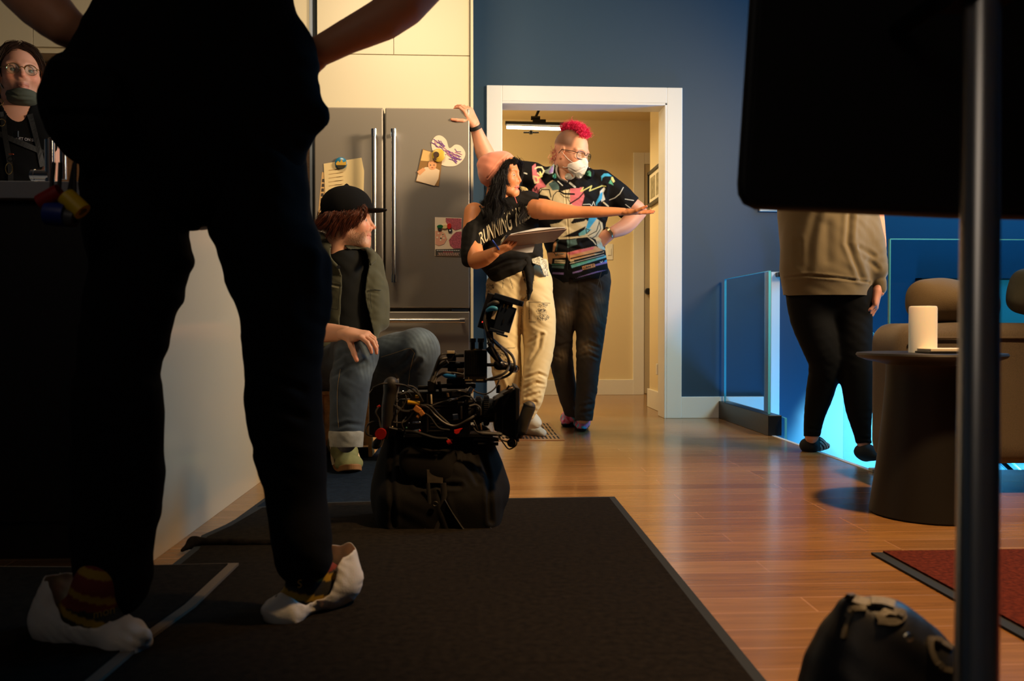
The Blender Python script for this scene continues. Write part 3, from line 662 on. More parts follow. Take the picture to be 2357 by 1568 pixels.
t = thing('mug', 'cream mug with a letter T on the island beside the faucet', 'mug', (P(188, 400, 3.1)[0], 3.1, IH)); p = (P(188, 400, 3.1)[0], 3.1, IH)
b = MB(); b.lathe([(0, 0), (.036, 0), (.04, .01), (.041, .13), (.036, .13), (.034, .02), (0, .015)], p, 32); b.build('cup', mat('mug_glaze', srgb(190, 160, 115), .4), t, smooth=True)
text_at('letter', 'T', (p[0], p[1]-.0415, IH+.06), (1, 0, 0), (0, 0, 1), .05, TRIM, t, bold=.02)
t = thing('dish_rack', 'dark wire dish rack on the island behind the hanging tape rolls', 'dish rack', (P(180, 400, 3.2)[0], 3.25, IH)); xq = P(180, 400, 3.2)[0]
b = MB(); [b.tube([(xq-.12+i*.03, 3.2, IH+.02), (xq-.12+i*.03, 3.22, IH+.16), (xq-.12+i*.03, 3.36, IH+.17), (xq-.12+i*.03, 3.38, IH+.02)], .003, 6) for i in range(9)]; b.build('wires', BLKM, t)
b = MB(); b.tube([(xq-.13, 3.2, IH+.02), (xq+.13, 3.2, IH+.02), (xq+.13, 3.38, IH+.02), (xq-.13, 3.38, IH+.02), (xq-.13, 3.2, IH+.02)], .004, 6); b.build('frame', BLKM, t)
# ---------------------------------------------------------------- glass railing
g = thing('glass_railing', 'glass railing panel on black base rail running out from the blue wall', 'railing', (1.65, 5.2, 0))
ya, yb = 4.72, 5.58; gx = 1.665
b = MB(); b.box(gx-.006, gx+.006, ya+.03, yb, .09, .905); gp = b.build('glass_panel', GLASS, g)
b = MB(); b.box(gx-.0065, gx+.0065, ya+.026, ya+.03, .09, .907).box(gx-.0065, gx+.0065, ya+.026, yb, .905, .908).box(gx-.0065, gx+.0065, yb, yb+.003, .09, .907); b.build('glass_edge', GEDGE, g)
b = MB(); b.box(gx-.035, gx+.04, ya-.06, YW-.01, 0, .112); b.build('base_rail', BLKM, g, bevel=.003)
b = MB(); b.box(gx+.04, gx+.052, ya-.1, ya+.1, -.2, .1); b.build('lower_glass', GLASS, g); b = MB(); b.box(gx+.04, gx+.052, ya-.104, ya-.1, -.2, .1).box(gx+.04, gx+.052, ya-.1, ya+.1, .1, .103); b.build('lower_glass_edge', GEDGE, g)
g = thing('glass_railing', 'wide glass railing panel behind the sofa along the stairwell', 'railing', (3.3, SY0, 0)); gxa = P(2048, 700, SY0)[0]; zt = P(2100, 552, SY0)[2]
b = MB(); b.box(gxa, 5.3, SY0-.006, SY0+.006, .02, zt); b.build('glass_panel', GLASS, g)
b = MB(); b.box(gxa-.005, gxa, SY0-.0065, SY0+.0065, .02, zt).box(gxa-.003, 5.3, SY0-.0065, SY0+.0065, zt, zt+.004); b.build('glass_edge', GEDGE, g)
g = thing('stair_railing', 'sloping glass stair railing with black handrail going down the stairwell', 'railing', (2.3, 4.7, -.3))
q = [P(1992, 752, 4.65), P(2060, 815, 4.65)]; dv = (q[1]-q[0])*14
b = MB(); b.prism([q[0]-dv*.05, q[0]+dv, q[0]+dv-(0, 0, .9), q[0]-dv*.05-(0, 0, .9)], (0, .012, 0)); b.build('glass_panel', GLASS, g)
b = MB(); b.tube([q[0]-dv*.05, q[0]+dv], .006, 8); b.build('glass_edge', GEDGE, g)
b = MB(); q0 = P(1990, 772, 4.6); b.tube([q0-dv*.08, q0+dv], .02, 12, flat=.7); b.build('handrail', BLKM, g, smooth=True)
xt = P(1781, 700, YW)[0]
b = MB(); b.box(xt-.028, xt+.03, YW-.03, YW-.005, .0, P(0, 621, YW)[2]); struct('trim_2', b, TRIM, bevel=.002)
t = thing('handrail_end', 'short black handrail end fixed on top of the white post', 'handrail', (xt+.03, YW-.04, .96)); b = MB(); zz = P(0, 628, YW-.06)[2]; b.box(xt, xt+.10, YW-.09, YW-.03, zz-.012, zz+.018); b.build('rail', BLKM, t, bevel=.003)
b = MB(); b.box(xt+.03, xt+.05, YW-.06, YW, zz-.01, zz+.005); b.build('bracket', BLKM, t)
t = thing('wall_window', 'low dark framed window glowing teal behind the glass railing', 'window', P(2200, 690, YW)); x0, z1 = xz(2107, 641, YW); x1, z0 = xz(2480, 760, YW)
b = MB(); b.box(x0, x0+.022, YW-.04, YW, z0, z1).box(x0, x1, YW-.04, YW, z1-.008, z1).box(x0, x1, YW-.04, YW, z0-.02, z0).box(x1-.02, x1, YW-.04, YW, z0, z1); b.build('frame', BLK, t)
b = MB(); b.box(x0+.02, x1-.02, YW-.012, YW-.002, z0, z1-.01); b.build('pane', mat('teal_pane', (.02, .10, .14), .12, emit=(.02, .25, .35), estr=.35), t)
t = thing('wall_picture', 'white framed picture on the blue wall peeking out below the black flag', 'picture', P(1772, 470, YW)); x0, z0 = xz(1747, 487, YW); x1 = xz(1830, 487, YW)[0]
b = MB(); b.box(x0, x1, YW-.02, YW, z0, z0+.5); b.build('frame', TRIM, t, bevel=.002); b = MB(); b.box(x0+.02, x1-.02, YW-.022, YW-.02, z0+.03, z0+.47); b.build('print', mat('sepia_photo'), t)
t = thing('floor_stop', 'small pale block at the stair edge by the stepping foot', 'door stop', F(2012, 1086)); p = F(2012, 1086)
b = MB(); b.box(p[0]-.016, p[0]+.016, p[1]-.02, p[1]+.02, 0, .014); b.build('block', mat('pale_block', srgb(185, 190, 190), .5), t, bevel=.003)
# ---------------------------------------------------------------- side table and things on it
ty = 2.68; tx = P(2141, 815, ty)[0]; tz = .511
t = thing('side_table', 'round dark pedestal side table holding the white candle', 'table', (tx, ty, 0))
BRZ = mat('dark_bronze_table', (.009, .008, .0065), .5, .2)
b = MB(); b.lathe([(0, .0), (.172, 0), (.178, .006), (.172, .05), (.155, .17), (.141, .30), (.131, .42), (.129, .47), (.132, .478), (0, .48)], (tx, ty, 0), 64); b.build('pedestal', BRZ, t, smooth=True)
b = MB(); b.lathe([(0, .47), (.13, .475), (.19, .488), (.214, .497), (.220, .505), (.217, .511), (.20, .5125), (0, .5115)], (tx, ty, 0), 64); b.build('tabletop', BRZ, t, smooth=True)
cxp = P(2124, 800, 2.66); rr = 31*2.66/FPX
t = thing('pillar_candle', 'white pillar candle standing on the round side table', 'candle', (cxp[0], 2.66, .512))
zc = P(2124, 706, 2.66)[2]-.512
b = MB(); b.lathe([(0, 0), (rr*1.0, 0), (rr*1.0, zc-.006), (rr*.96, zc), (rr*.86, zc+.001), (rr*.8, zc-.006), (0, zc-.012)], (cxp[0], 2.66, .5125), 48); b.build('wax', mat('candle_wax', srgb(240, 232, 214), .5, sss=.3, emit=(1, .84, .55), estr=.10), t, smooth=True)
b = MB(); b.tube([(cxp[0], 2.66, .512+zc-.014), (cxp[0]+.002, 2.66, .512+zc-.004)], .0012, 6); b.build('wick', BLK, t)
t = thing('book', 'thin white notebook with black cover on the side table beside the candle', 'book', (tx+.09, 2.62, .513))
p0, p1 = P(2129, 812, 2.58)[0], P(2250, 812, 2.58)[0]
b = MB(); b.box(p0, p1, 2.55, 2.68, .513, .519); b.build('cover', BLK, t, bevel=.002); b = MB(); b.box(p0+.004, p1-.003, 2.553, 2.677, .519, .527); b.build('pages', mat('page_white', srgb(225, 215, 195), .6), t, bevel=.001)
# ---------------------------------------------------------------- sofa
SO = mat('taupe_woven_upholstery', srgb(86, 75, 59), .9, bump=.5, bscale=700, var=.25, vscale=300, sheen=.2)
sxl = 1.50
t = thing('sofa', 'taupe fabric sofa standing in front of the glass railing', 'sofa', (2.6, 3.2, 0))
S = Sdf(.014); S.box((sxl+1.1, 3.075, .36), (1.1, .135, .248), .06); S.box((sxl+1.1, 3.075, .24), (1.085, .125, .13), .03)
sculpt('back', S, SO, t, fold=[folds(.003, 18, 2)])
b = MB(); b.tube([(sxl+.02, 2.935, .555), (sxl+2.18, 2.935, .555)], .004, 8); b.build('piping', mat('dark_piping', srgb(80, 68, 52), .9), t)
for x in (sxl+.08, sxl+2.1):
    b = MB(); b.lathe([(0, 0), (.015, 0), (.022, .12), (0, .12)], (x, 3.06, 0), 16); b.build('leg', BLK, t, smooth=True)
def cushion(label, cx, cz_, w, h, d, y, m, rot, seed):
    S = Sdf(.008); S.o = []; c, s_ = math.cos(rot), math.sin(rot); R3 = [(c, 0, s_), (0, 1, 0), (-s_, 0, c)]
    S.box((cx, y, cz_), (w*.5, d*.30, h*.5), d*.28, rot=R3, k=.05); S.ell((cx, y, cz_), (w*.44, d*.5, h*.44), R3, .06)
    t = thing('cushion', label, 'cushion', (cx, y, cz_-h/2), group=None)
    o = sculpt('cover', S, m, t, fold=[folds(.006, 22, seed, ((1, 0, .2), (0, .2, 1)))], relaxit=2)
    pts = [(cx+u*c*w*.49-v*s_*h*.49, y, cz_+u*s_*w*.49+v*c*h*.49) for u, v in ((-1, -1), (-1, 1), (1, 1), (1, -1), (-1, -1))]
cushion('taupe woven cushion lying on the sofa behind the candle', P(2192, 700, 3.1)[0], .684, .32, .145, .19, 3.10, mat('cushion_weave', srgb(110, 95, 70), .9, bump=.7, bscale=260, stretch=(1, 1, 4)), -.05, 4)
cushion('smooth grey green cushion on the sofa right of the chrome pole', P(2400, 700, 3.1)[0], .700, .34, .16, .16, 3.02, mat('cushion_grey', srgb(84, 88, 78), .85, bump=.2, bscale=200, var=.15, vscale=14), -.18, 5)
cushion('black cushion on the sofa at the right edge behind the grey cushion', P(2420, 690, 3.35)[0], .726, .40, .18, .13, 3.17, mat('cushion_black', (.01, .01, .011), .6), .15, 6)
# ================================================================== people: shared builders
def J(px, py, Y, r): return (P(px, py, Y), r*Y/FPX)
def C(*pts): return [J(*p) for p in pts]
SKINM = mat('skin', (.6, .35, .22), .52, attr=True, sss=.12, bump=.12, bscale=500)
def frame(fwd, up=(0, 0, 1)):
    f = U(*fwd); l = np.cross(up, f); l /= np.linalg.norm(l); u = np.cross(f, l); return np.stack([f, l, u], 1)   # columns: forward, left, up
def xform(Rm, c, s=1.0):
    m = np.eye(4); m[:3, :3] = Rm*s; m[:3, 3] = c; return m
def head_sdf(vox=.0030, jaw=1.0, nose=1.0, mouth_open=0, beard=0, slim=1.0, lids=0):
    S = Sdf(vox)
    S.ell((-.018, 0, .038), (.096, .075*slim, .084), k=.02); S.ell((.022, 0, -.02), (.068, .062*slim, .092), k=.03)
    for s in (1, -1):
        S.cap((.0, s*.052*slim, -.062), (.066, s*.016, -.108*jaw), .016, .015, k=.035)
        S.cap((.079, s*.012, .020), (.066, s*.05*slim, .020), .0085, .008, k=.018)      # brow
        S.sph((.056, s*.040*slim, -.030), .024, k=.03)                             # cheek
        S.sph((.090, s*.031, .000), .0155, k=.018, sub=True)                  # socket
    for s in (1, -1):
        S.cap((.0735, s*.017, .0035), (.067, s*.046, .003), .0062, .005, k=.006)  # upper lid
        S.cap((.0715, s*.018, -.011), (.066, s*.044, -.009), .005, .004, k=.006)
    for s in (1, -1):
        if lids: S.sph((.0675, s*.031, -.003), .0142, k=.004)
        else: S.ell((.0665, s*.031, .0070), (.0142, .0145, .0095), k=.003)
    S.sph((.076, 0, -.112*jaw), .015, k=.03); S.ell((.0, 0, -.075), (.06, .045, .03), k=.03)
    S.cap((.080, 0, .012), (.104*nose, 0, -.030), .0075, .0095, k=.012)
    for s in (1, -1): S.sph((.092*nose, s*.0115, -.036), .0075, k=.007); S.sph((.097*nose, s*.007, -.0435), .0035, k=.003, sub=True)
    S.cap((.078, 0, -.05), (.080, 0, -.085), .016, .014, k=.02)
    S.cap((.090, 0, -.0635), (.074, .021, -.069), .0062, .003, k=.006); S.cap((.090, 0, -.0635), (.074, -.021, -.069), .0062, .003, k=.006)
    S.cap((.088, 0, -.0775-mouth_open), (.074, .019, -.072-mouth_open*.5), .0072, .003, k=.006); S.cap((.088, 0, -.0775-mouth_open), (.074, -.019, -.072-mouth_open*.5), .0072, .003, k=.006)
    g = .0018+mouth_open*.55
    S.cap((.098, 0, -.0705-mouth_open*.5), (.078, .022, -.0705-mouth_open*.4), g, .0012, k=.003, sub=True); S.cap((.098, 0, -.0705-mouth_open*.5), (.078, -.022, -.0705-mouth_open*.4), g, .0012, k=.003, sub=True)
    for s in (1, -1):
        S.ell((-.008, s*.074*slim, -.012), (.018, .006, .031), rot=[(1, .25*s, 0), (-.25*s, 1, 0), (0, 0, 1)], k=.008)
        S.ell((-.004, s*.081*slim, -.008), (.010, .005, .019), k=.004, sub=True)
        S.ell((-.004, s*.076*slim, -.038), (.008, .005, .009), k=.006)
    S.cap((-.03, 0, -.05), (-.048, 0, -.17), .054*slim, .056*slim, k=.035)
    return S
def smooth01(x, a, b): t = np.clip((x-a)/(b-a), 0, 1); return t*t*(3-2*t)
def head_col(skin, lip, hairc=None, hairz=None, beard=None, bamt=.6, cheek=(1.12, .86, .8)):
    skin, lip = np.array(skin), np.array(lip)
    def fn(V):
        c = np.tile(skin, (len(V), 1)); x, y, z = V.T
        ck = np.exp(-(((np.abs(y)-.042)/.022)**2+((z+.032)/.022)**2))*(x > .03); ns = np.exp(-((y/.014)**2+((z+.034)/.014)**2))*(x > .08)
        c *= 1+(np.array(cheek)-1)*np.maximum(ck, ns)[:, None]
        lp = (np.abs(y) < .023) & (x > .073) & (z < -.0595+.1*np.abs(y)) & (z > -.0845) 
        c[lp] = c[lp]*.15+lip*.85
        if beard is not None:
            w = smooth01(-z, .045, .075)*smooth01(x, -.005, .02)*(x > 0); w = np.maximum(w, smooth01(x, .07, .08)*((z < -.047) & (z > -.062)))
            w = np.maximum(w*0+w, 0)*bamt*(.65+.35*np.sin(V@np.array([900, 700, 1100.]))*np.sin(V@np.array([-500, 900, 800.])))
            w[lp] = 0; c = c*(1-w[:, None])+np.array(beard)*w[:, None]
        return c
    return fn
def eyes(prefix, parent, Rm, c, s, iris=(.10, .06, .03), look=(0, 0), lidcol=None):
    mt = mat('eye_white', srgb(165, 150, 140), .25)
    for sd in (1, -1):
        e = np.array((.0675, sd*.031, -.003)); d = U(1, look[0], look[1]); b = MB(); b.lathe([(r, h) for r, h in [(0, -.0125)]+[(.0125*math.sin(a), -.0125*math.cos(a)) for a in np.linspace(.2, 3.0, 12)]+[(0, .0125)]], (0, 0, 0), 18, (1, 0, 0))
        V = (np.array(b.v)+e)*s@Rm.T+c; b.v = [tuple(v) for v in V]; o = b.build('eye', mt, parent, smooth=True)
        for rad, h, m, nm in ((.0068, .0105, mat('iris_%.2f' % iris[0], iris, .2), 'iris'), (.0030, .0118, BLK, 'pupil')):
            t = np.cross(d, (0, 0, 1)); t /= np.linalg.norm(t); w = np.cross(t, d)
            pts = [e+d*h*1.02+rad*(math.cos(q)*t+math.sin(q)*w) for q in np.linspace(0, 2*math.pi, 14, endpoint=False)]
            V = np.array([e+d*.0131]+pts)*s@Rm.T+c; b = MB(); b.add(V, [(0, i+1, (i+1) % 14+1) for i in range(14)]); b.build(nm, m, o)
def strands(name, guides, n, r, m, parent, spread=.01, wav=.004, wn=3, seed=1, taper=.3, steps=5, k=4, clump=.5):
    """guides: list of world polylines (or (polyline, spread)); n strands around each"""
    rs = np.random.RandomState(seed); mb = MB()
    for g in guides:
        sp = spread
        if isinstance(g, tuple): g, sp = g
        g = [np.array(q, float) for q in g]
        for _ in range(n):
            o0 = rs.normal(0, 1, 3)*sp; o1 = o0*clump+rs.normal(0, 1, 3)*sp*.6; ph = rs.rand(3)*6.28; fr = wn*(.7+.6*rs.rand()); cut_ = .75+.25*rs.rand()
            pts = spline(g, steps); pts = pts[:max(3, int(len(pts)*cut_))]; m_ = len(pts); out = []
            for i, q in enumerate(pts):
                t = i/(m_-1); out.append(q+o0*(1-t)+o1*t+wav*np.array([math.sin(fr*6.28*t+ph[0]), math.sin(fr*5.9*t+ph[1]), math.sin(fr*5.1*t+ph[2])])*min(1, t*3))
            mb.tube(out, [r*(1-(1-taper)*(i/(m_-1))**2) for i in range(m_)], k, cap=False)
    return mb.build(name, m, parent, smooth=True)
def hand_geo(W, f, n, side, curl=(.3, .3, .3, .3), spread=.08, thumb=(.7, .55, .25), tcurl=.3, s=1.0, col=(.5, .3, .2), nail=None, wr=.026, vox=.0026, fore=None):
    """W wrist, f direction of the palm, n out of the palm, side=+1 when the thumb lies towards n x f"""
    f = U(*f); n = np.array(n, float); n = n-f*(n@f); n /= np.linalg.norm(n); l = np.cross(n, f)*side
    S = Sdf(vox*s); W = np.array(W, float); tips = []
    pl = lambda a, b, c: W+(f*a+l*b+n*c)*s
    for i in range(4):
        b = .030-.0195*i; S.cap(pl(.004, b*.55, 0), pl(.082-.004*abs(i-1), b, 0), wr*.52*s, .0105*s, k=.014*s, flat=(n, .85))
    S.cap(pl(-.012, 0, 0), pl(.012, 0, 0), wr*.95*s, wr*.9*s, k=.02*s, flat=(n, .75)); 
    if fore is not None: S.cap(np.array(fore[0]), pl(0, 0, 0), fore[1], wr*s, k=.02, flat=(n, .8))
    S.cap(pl(.02, .018, .008), pl(.055, .026, .008), .014*s, .010*s, k=.015*s)
    S.cap(pl(.02, -.018, .006), pl(.06, -.024, .005), .012*s, .009*s, k=.015*s)
    L = [.073, .081, .075, .060]; R0 = [.0088, .0090, .0086, .0076]
    for i in range(4):
        b = .030-.0195*i; p = pl(.084-.004*abs(i-1), b, 0); ang = 0; sp = spread*(1.3-i)*.8
        c = curl[i] if not hasattr(curl[i], '__len__') else curl[i]
        c = c if hasattr(c, '__len__') else (c, c*1.2, c*.8); d0 = f*math.cos(sp)+l*math.sin(sp); r = R0[i]*s
        for j, fr_ in enumerate((.47, .30, .23)):
            ang += c[j]; d = d0*math.cos(ang)+n*math.sin(ang); q = p+d*L[i]*fr_*s; r1 = r*.88
            S.cap(p, q, r, r1, k=.004*s); p = q; r = r1
        tips.append((p, d))
    d = U(*(f*thumb[0]+l*thumb[1]+n*thumb[2])); p = pl(.022, .022, .004); r = .0125*s
    for j, q_ in enumerate((.040, .034, .026)):
        q = p+d*q_*s; S.cap(p, q, r, r*.86, k=.010*s if j == 0 else .004*s); p = q; r *= .86; d = U(*(d+(f*.2-l*.35+n*.45)*tcurl))
    tips.append((p, d))
    V, Q = S.verts(); V = relax(V, Q, 1, .4); c = np.tile(np.array(col), (len(V), 1))
    tint = np.zeros(len(V))
    for p, d in tips: tint = np.maximum(tint, np.exp(-(np.linalg.norm(V-p, axis=1)/(.018*s))**2))
    c = c*(1+(np.array([1.12, .86, .82])-1)*tint[:, None])
    if nail is not None:
        for p, d in tips:
            q = p+d*.004*s-n*.007*s; m = np.linalg.norm(V-q, axis=1) < .0075*s; c[m] = np.array(nail)
    return V, Q, c
def limb_geo(pts, col, k=.02, vox=.006, flat=None, fold=None):
    S = Sdf(vox); S.chain(pts, k, flat); V, Q = S.verts(); V = relax(V, Q, 4)
    if fold: V = V+vnormals(V, Q)*fold(V)[:, None]
    return V, Q, np.tile(np.array(col), (len(V), 1))
def body_mesh(parent, geos, name='body'):
    V = np.concatenate([g[0] for g in geos]); off = 0; Qs = []
    for g in geos: Qs.append(g[1]+off); off += len(g[0])
    return link(name, mesh_np(name, V, np.concatenate(Qs), np.concatenate([g[2] for g in geos])), parent, SKINM)
def head_geo(S, Rm, c, s, colfn):
    V, Q = S.verts(); V = relax(V, Q, 1, .4); cc = colfn(V); return V*s@Rm.T+c, Q, cc
def to_w(Rm, c, s): return lambda *p: np.array(p)*s@Rm.T+c
def cloth_leg(S, *chains, k=.03, flat=None):
    for c in chains: S.chain(c, k, flat)
# ------------------------------------------------------------------ A: the dark figure in front
BC = mat('black_work_cotton', (.0035, .0035, .0037), .95, bump=.35, bscale=260, spec=.15)
BTEE = mat('black_tshirt_cotton', (.0035, .0035, .0037), .95, spec=.15, bump=.2, bscale=300)
skA = srgb(226, 158, 118)
fa = F(230, 1470)
pa = thing('person', 'person in black seen from behind, hands on hips, white shoe covers on both feet', 'person', F(400, 1480))
geos = [limb_geo([(P(445, -750, 1.78), .06), (P(450, -640, 1.78), .07)], skA, vox=.012)]
torso = [limb_geo(C((450, -520, 1.8, 150), (450, -200, 1.8, 170), (450, 150, 1.8, 160), (450, 380, 1.8, 150)), skA, k=.05, vox=.014, flat=((0, 1, 0), .7))]
armR = C((700, -420, 1.8, 60), (1080, -170, 1.95, 52)); foreR = C((1080, -170, 1.95, 50), (930, 10, 1.88, 50), (800, 84, 1.86, 38), (728, 122, 1.88, 33))
armL = C((190, -430, 1.8, 60), (-60, -190, 1.9, 54)); foreL = C((-60, -190, 1.9, 60), (60, -30, 1.84, 62), (150, 60, 1.80, 46), (190, 78, 1.84, 36))
geos += torso+[limb_geo(armR, skA, vox=.008), limb_geo(foreR, skA, vox=.006), limb_geo(armL, skA, vox=.008), limb_geo(foreL, skA, vox=.006)]
geos.append(hand_geo(P(728, 122, 1.88), P(640, 175, 1.97)-P(728, 122, 1.88), (-.1, -1, -.1), 1, curl=(.3, .35, .4, .5), s=1.05, col=skA, vox=.004))
geos.append(hand_geo(P(190, 75, 1.84), P(262, 95, 1.93)-P(190, 75, 1.84), (.1, -1, -.2), -1, curl=(.5, .6, .7, .8), s=1.0, col=skA, vox=.004))
# head above the frame
Rm = frame((0, 1, -.1)); hc = P(450, -880, 1.80)
geos.append(head_geo(head_sdf(.007), Rm, hc, 1.0, head_col(skA, srgb(150, 80, 70))))
legR = C((590, 400, 1.82, 118), (600, 520, 1.82, 118), (627, 600, 1.80, 112), (652, 720, 1.78, 94), (652, 850, 1.77, 85), (657, 960, 1.77, 86), (672, 1060, 1.77, 78), (682, 1160, 1.77, 68), (696, 1240, 1.75, 70), (700, 1280, 1.75, 66))
legL = C((320, 400, 1.80, 120), (318, 520, 1.80, 118), (322, 600, 1.78, 108), (300, 720, 1.75, 98), (276, 850, 1.72, 92), (270, 960, 1.70, 101), (272, 1060, 1.69, 100), (266, 1160, 1.68, 96), (262, 1260, 1.67, 88), (268, 1330, 1.66, 80))
geos += [limb_geo([(a, r*.72) for a, r in legR], skA, vox=.010), limb_geo([(a, r*.72) for a, r in legL], skA, vox=.010)]
body_mesh(pa, geos)
S = Sdf(.0075); S.chain(legR, .012); S.chain(legL, .012); S.chain(C((345, 330, 1.8, 118), (570, 330, 1.82, 120)), .04); S.cap(P(450, 380, 1.8), P(450, 400, 1.8), .06, .05, .04)
S.cap(*[P(738, 610, 1.8), P(738, 730, 1.78)], .022, .022, .02); S.box(P(716, 660, 1.78), (.026, .05, .075), .02, k=.02)
sculpt('trousers', S, BC, pa, fold=[folds(.006, 26, 11), folds(.0035, 60, 12)], crease=[([(470, 560), (520, 640), (560, 760)], 8, .004), ([(620, 870), (700, 900)], 9, .008), ([(600, 930), (700, 960)], 9, .007), ([(190, 900), (300, 930)], 9, .008), ([(230, 1000), (340, 980)], 9, .007)])
S = Sdf(.009); S.chain(C((450, -470, 1.8, 210), (450, -250, 1.8, 240), (450, -40, 1.8, 212), (452, 120, 1.8, 235), (455, 230, 1.8, 248), (462, 280, 1.8, 246)), .05, flat=((0, 1, 0), .6))
S.chain(C((240, -430, 1.8, 70), (60, -320, 1.85, 76)), .04); S.chain(C((660, -430, 1.8, 70), (860, -310, 1.87, 76)), .04)
S.chain(C((640, 120, 1.78, 80), (690, 235, 1.77, 52), (731, 272, 1.77, 32), (702, 312, 1.77, 20)), .03); S.chain(C((250, 100, 1.8, 60), (160, 200, 1.79, 50)), .04)
sculpt('tshirt', S, BTEE, pa, fold=[folds(.006, 24, 13), folds(.003, 55, 14)], cut=lambda V: np.ones(len(V), bool))
# pouch and tape rolls
S = Sdf(.007); S.chain(C((180, 190, 1.68, 72), (162, 250, 1.68, 70), (190, 320, 1.68, 56), (205, 345, 1.68, 38)), .04, flat=((0, 1, 0), .7)); S.box(P(195, 230, 1.64), (.06, .03, .07), .02, k=.02)
t = thing('tool_pouch', 'black tool pouch worn on the left hip above the hanging tape rolls', 'pouch', P(160, 300, 1.68)); sculpt('pouch', S, BC, t, fold=[folds(.003, 40, 15)])
S = Sdf(.006); S.box(P(180, 215, 1.60), (.062, .006, .03), .006); sculpt('flap', S, BC, t)
for nm, lab, cx, cy, w, h, rot, col in (('tape_roll', 'red tape roll hanging on a cord below the black pouch', 116, 455, 52, 38, -.5, srgb(150, 14, 10)), ('tape_roll', 'yellow tape roll hanging on a cord below the black pouch', 171, 470, 52, 42, .75, srgb(225, 185, 10)), ('tape_roll', 'blue tape roll hanging lowest below the black pouch', 131, 493, 44, 52, .1, srgb(12, 40, 130)), ('tape_roll', 'grey tape roll hanging between blue and yellow rolls', 157, 500, 34, 40, .2, srgb(70, 70, 72))):
    t = thing(nm, lab, 'tape roll', P(cx, cy, 1.62)); c = P(cx, cy, 1.62); s_ = 1.62/FPX; ax = vR*math.cos(rot)-vU*math.sin(rot)
    b = MB(); r = h/2*s_; w_ = w/2*s_; b.lathe([(r*.5, -w_), (r, -w_), (r*1.03, -w_*.6), (r*1.03, w_*.6), (r, w_), (r*.5, w_), (r*.5, -w_)], c, 28, ax); b.build('roll', mat(lab[:9].replace(' ', '_'), col, .45, bump=.1), t, smooth=True)
    b = MB(); b.tube(spline([c, P(cx+(4 if cx < 150 else 0), cy-40, 1.63), P(cx+8 if cx < 150 else 172, 375, 1.64)], 5), .004, 6); b.build('cord', BLKR, t, smooth=True)
# shoes and covers
def shoecover(heel, toe, ank, Ya, label, lift, seed, wid=.052):
    heel, toe = np.array(heel), np.array(toe)
    d = U(*(toe-heel)); side = U(*np.cross(d, (0, 0, 1)))
    S = Sdf(.0042); mid = (heel+toe)/2
    S.cap(heel+(0, 0, .045), toe+(0, 0, .034), .046, .034, .03, flat=((0, 0, 1), .9)); S.cap(heel+(0, 0, .055)-d*.015, heel+(0, 0, .10)-d*.010, .055, .045, .03)
    S.cap(toe+(0, 0, .022)-side*.022, toe+(0, 0, .022)+side*.018, .022, .022, .03); S.cap(heel+(0, 0, .065)-d*.012, toe*.6+heel*.4+(0, 0, .055), .05, .035, .03)
    S.cap(toe+(0, 0, .03)+d*.02, toe+(0, 0, .045)+d*.045, .016, .006, .03)
    S2 = Sdf(.004); S2.cap(heel+(0, 0, .05), toe+(0, 0, .035), .036, .03, .03); S2.cap(heel+(0, 0, .05)+d*.02, heel+(0, 0, .13)+d*.06, .034, .034, .03); S2.cap(mid+(0, 0, .05), heel+(0, 0, .11)+d*.07, .032, .032, .03)
    zc = lambda V: ((V-heel)@d)
    L = np.linalg.norm(toe-heel)
    def cut(V): t = zc(V)/L; z = V[:, 2]-(heel[2]+(toe[2]-heel[2])*t); lim = lift-.068*smooth01(t, -.12, .38)+.03*smooth01(t, .75, 1.1)+.0035*np.sin(t*40); return z < lim
    t = label
    shoe = sculpt('shoe', S2, mat('dark_knit_shoe', attr=True, rough=.8, bump=.3, bscale=200), t, color=lambda V, n: np.where(((np.sin(V[:, 2]*150+V[:, 0]*40) > .55))[:, None], np.array([srgb(150, 120, 20)]), np.where((V[:, 2]-heel[2] > .085)[:, None], np.array([srgb(105, 30, 18)]), np.array([(.008, .008, .008)]))))
    o = sculpt('shoe_cover', S, COVER, t, fold=[folds(.0035, 90, seed, ((1, .3, .2), (0, 1, 1))), folds(.002, 170, seed+1)], cut=cut)
    so = o.modifiers.new('thick', 'SOLIDIFY'); so.thickness = .0012
    return o
COVER = mat('shoe_cover_fabric', srgb(205, 200, 196), .75, sss=.2, bump=.3, bscale=300, trans=.12)
shoecover(F(156, 1494)+(0, .01, 0), F(292, 1512)+(0, 0, 0), None, None, pa, .130, 21)
hR = F(752, 1420); hR[2] += .012
shoecover(hR+(.0, .03, .0), F(655, 1440), None, None, pa, .112, 23)
text_at('lettering', 'mon', P(240, 1418, 1.55), U(.95, 0, .25), (0, 0, 1), .022, mat('shoe_yellow', srgb(150, 120, 20), .6), pa)
text_at('lettering', 'S', P(690, 1353, 1.68), U(.95, 0, .25), (0, 0, 1), .022, mat('shoe_yellow'), pa)
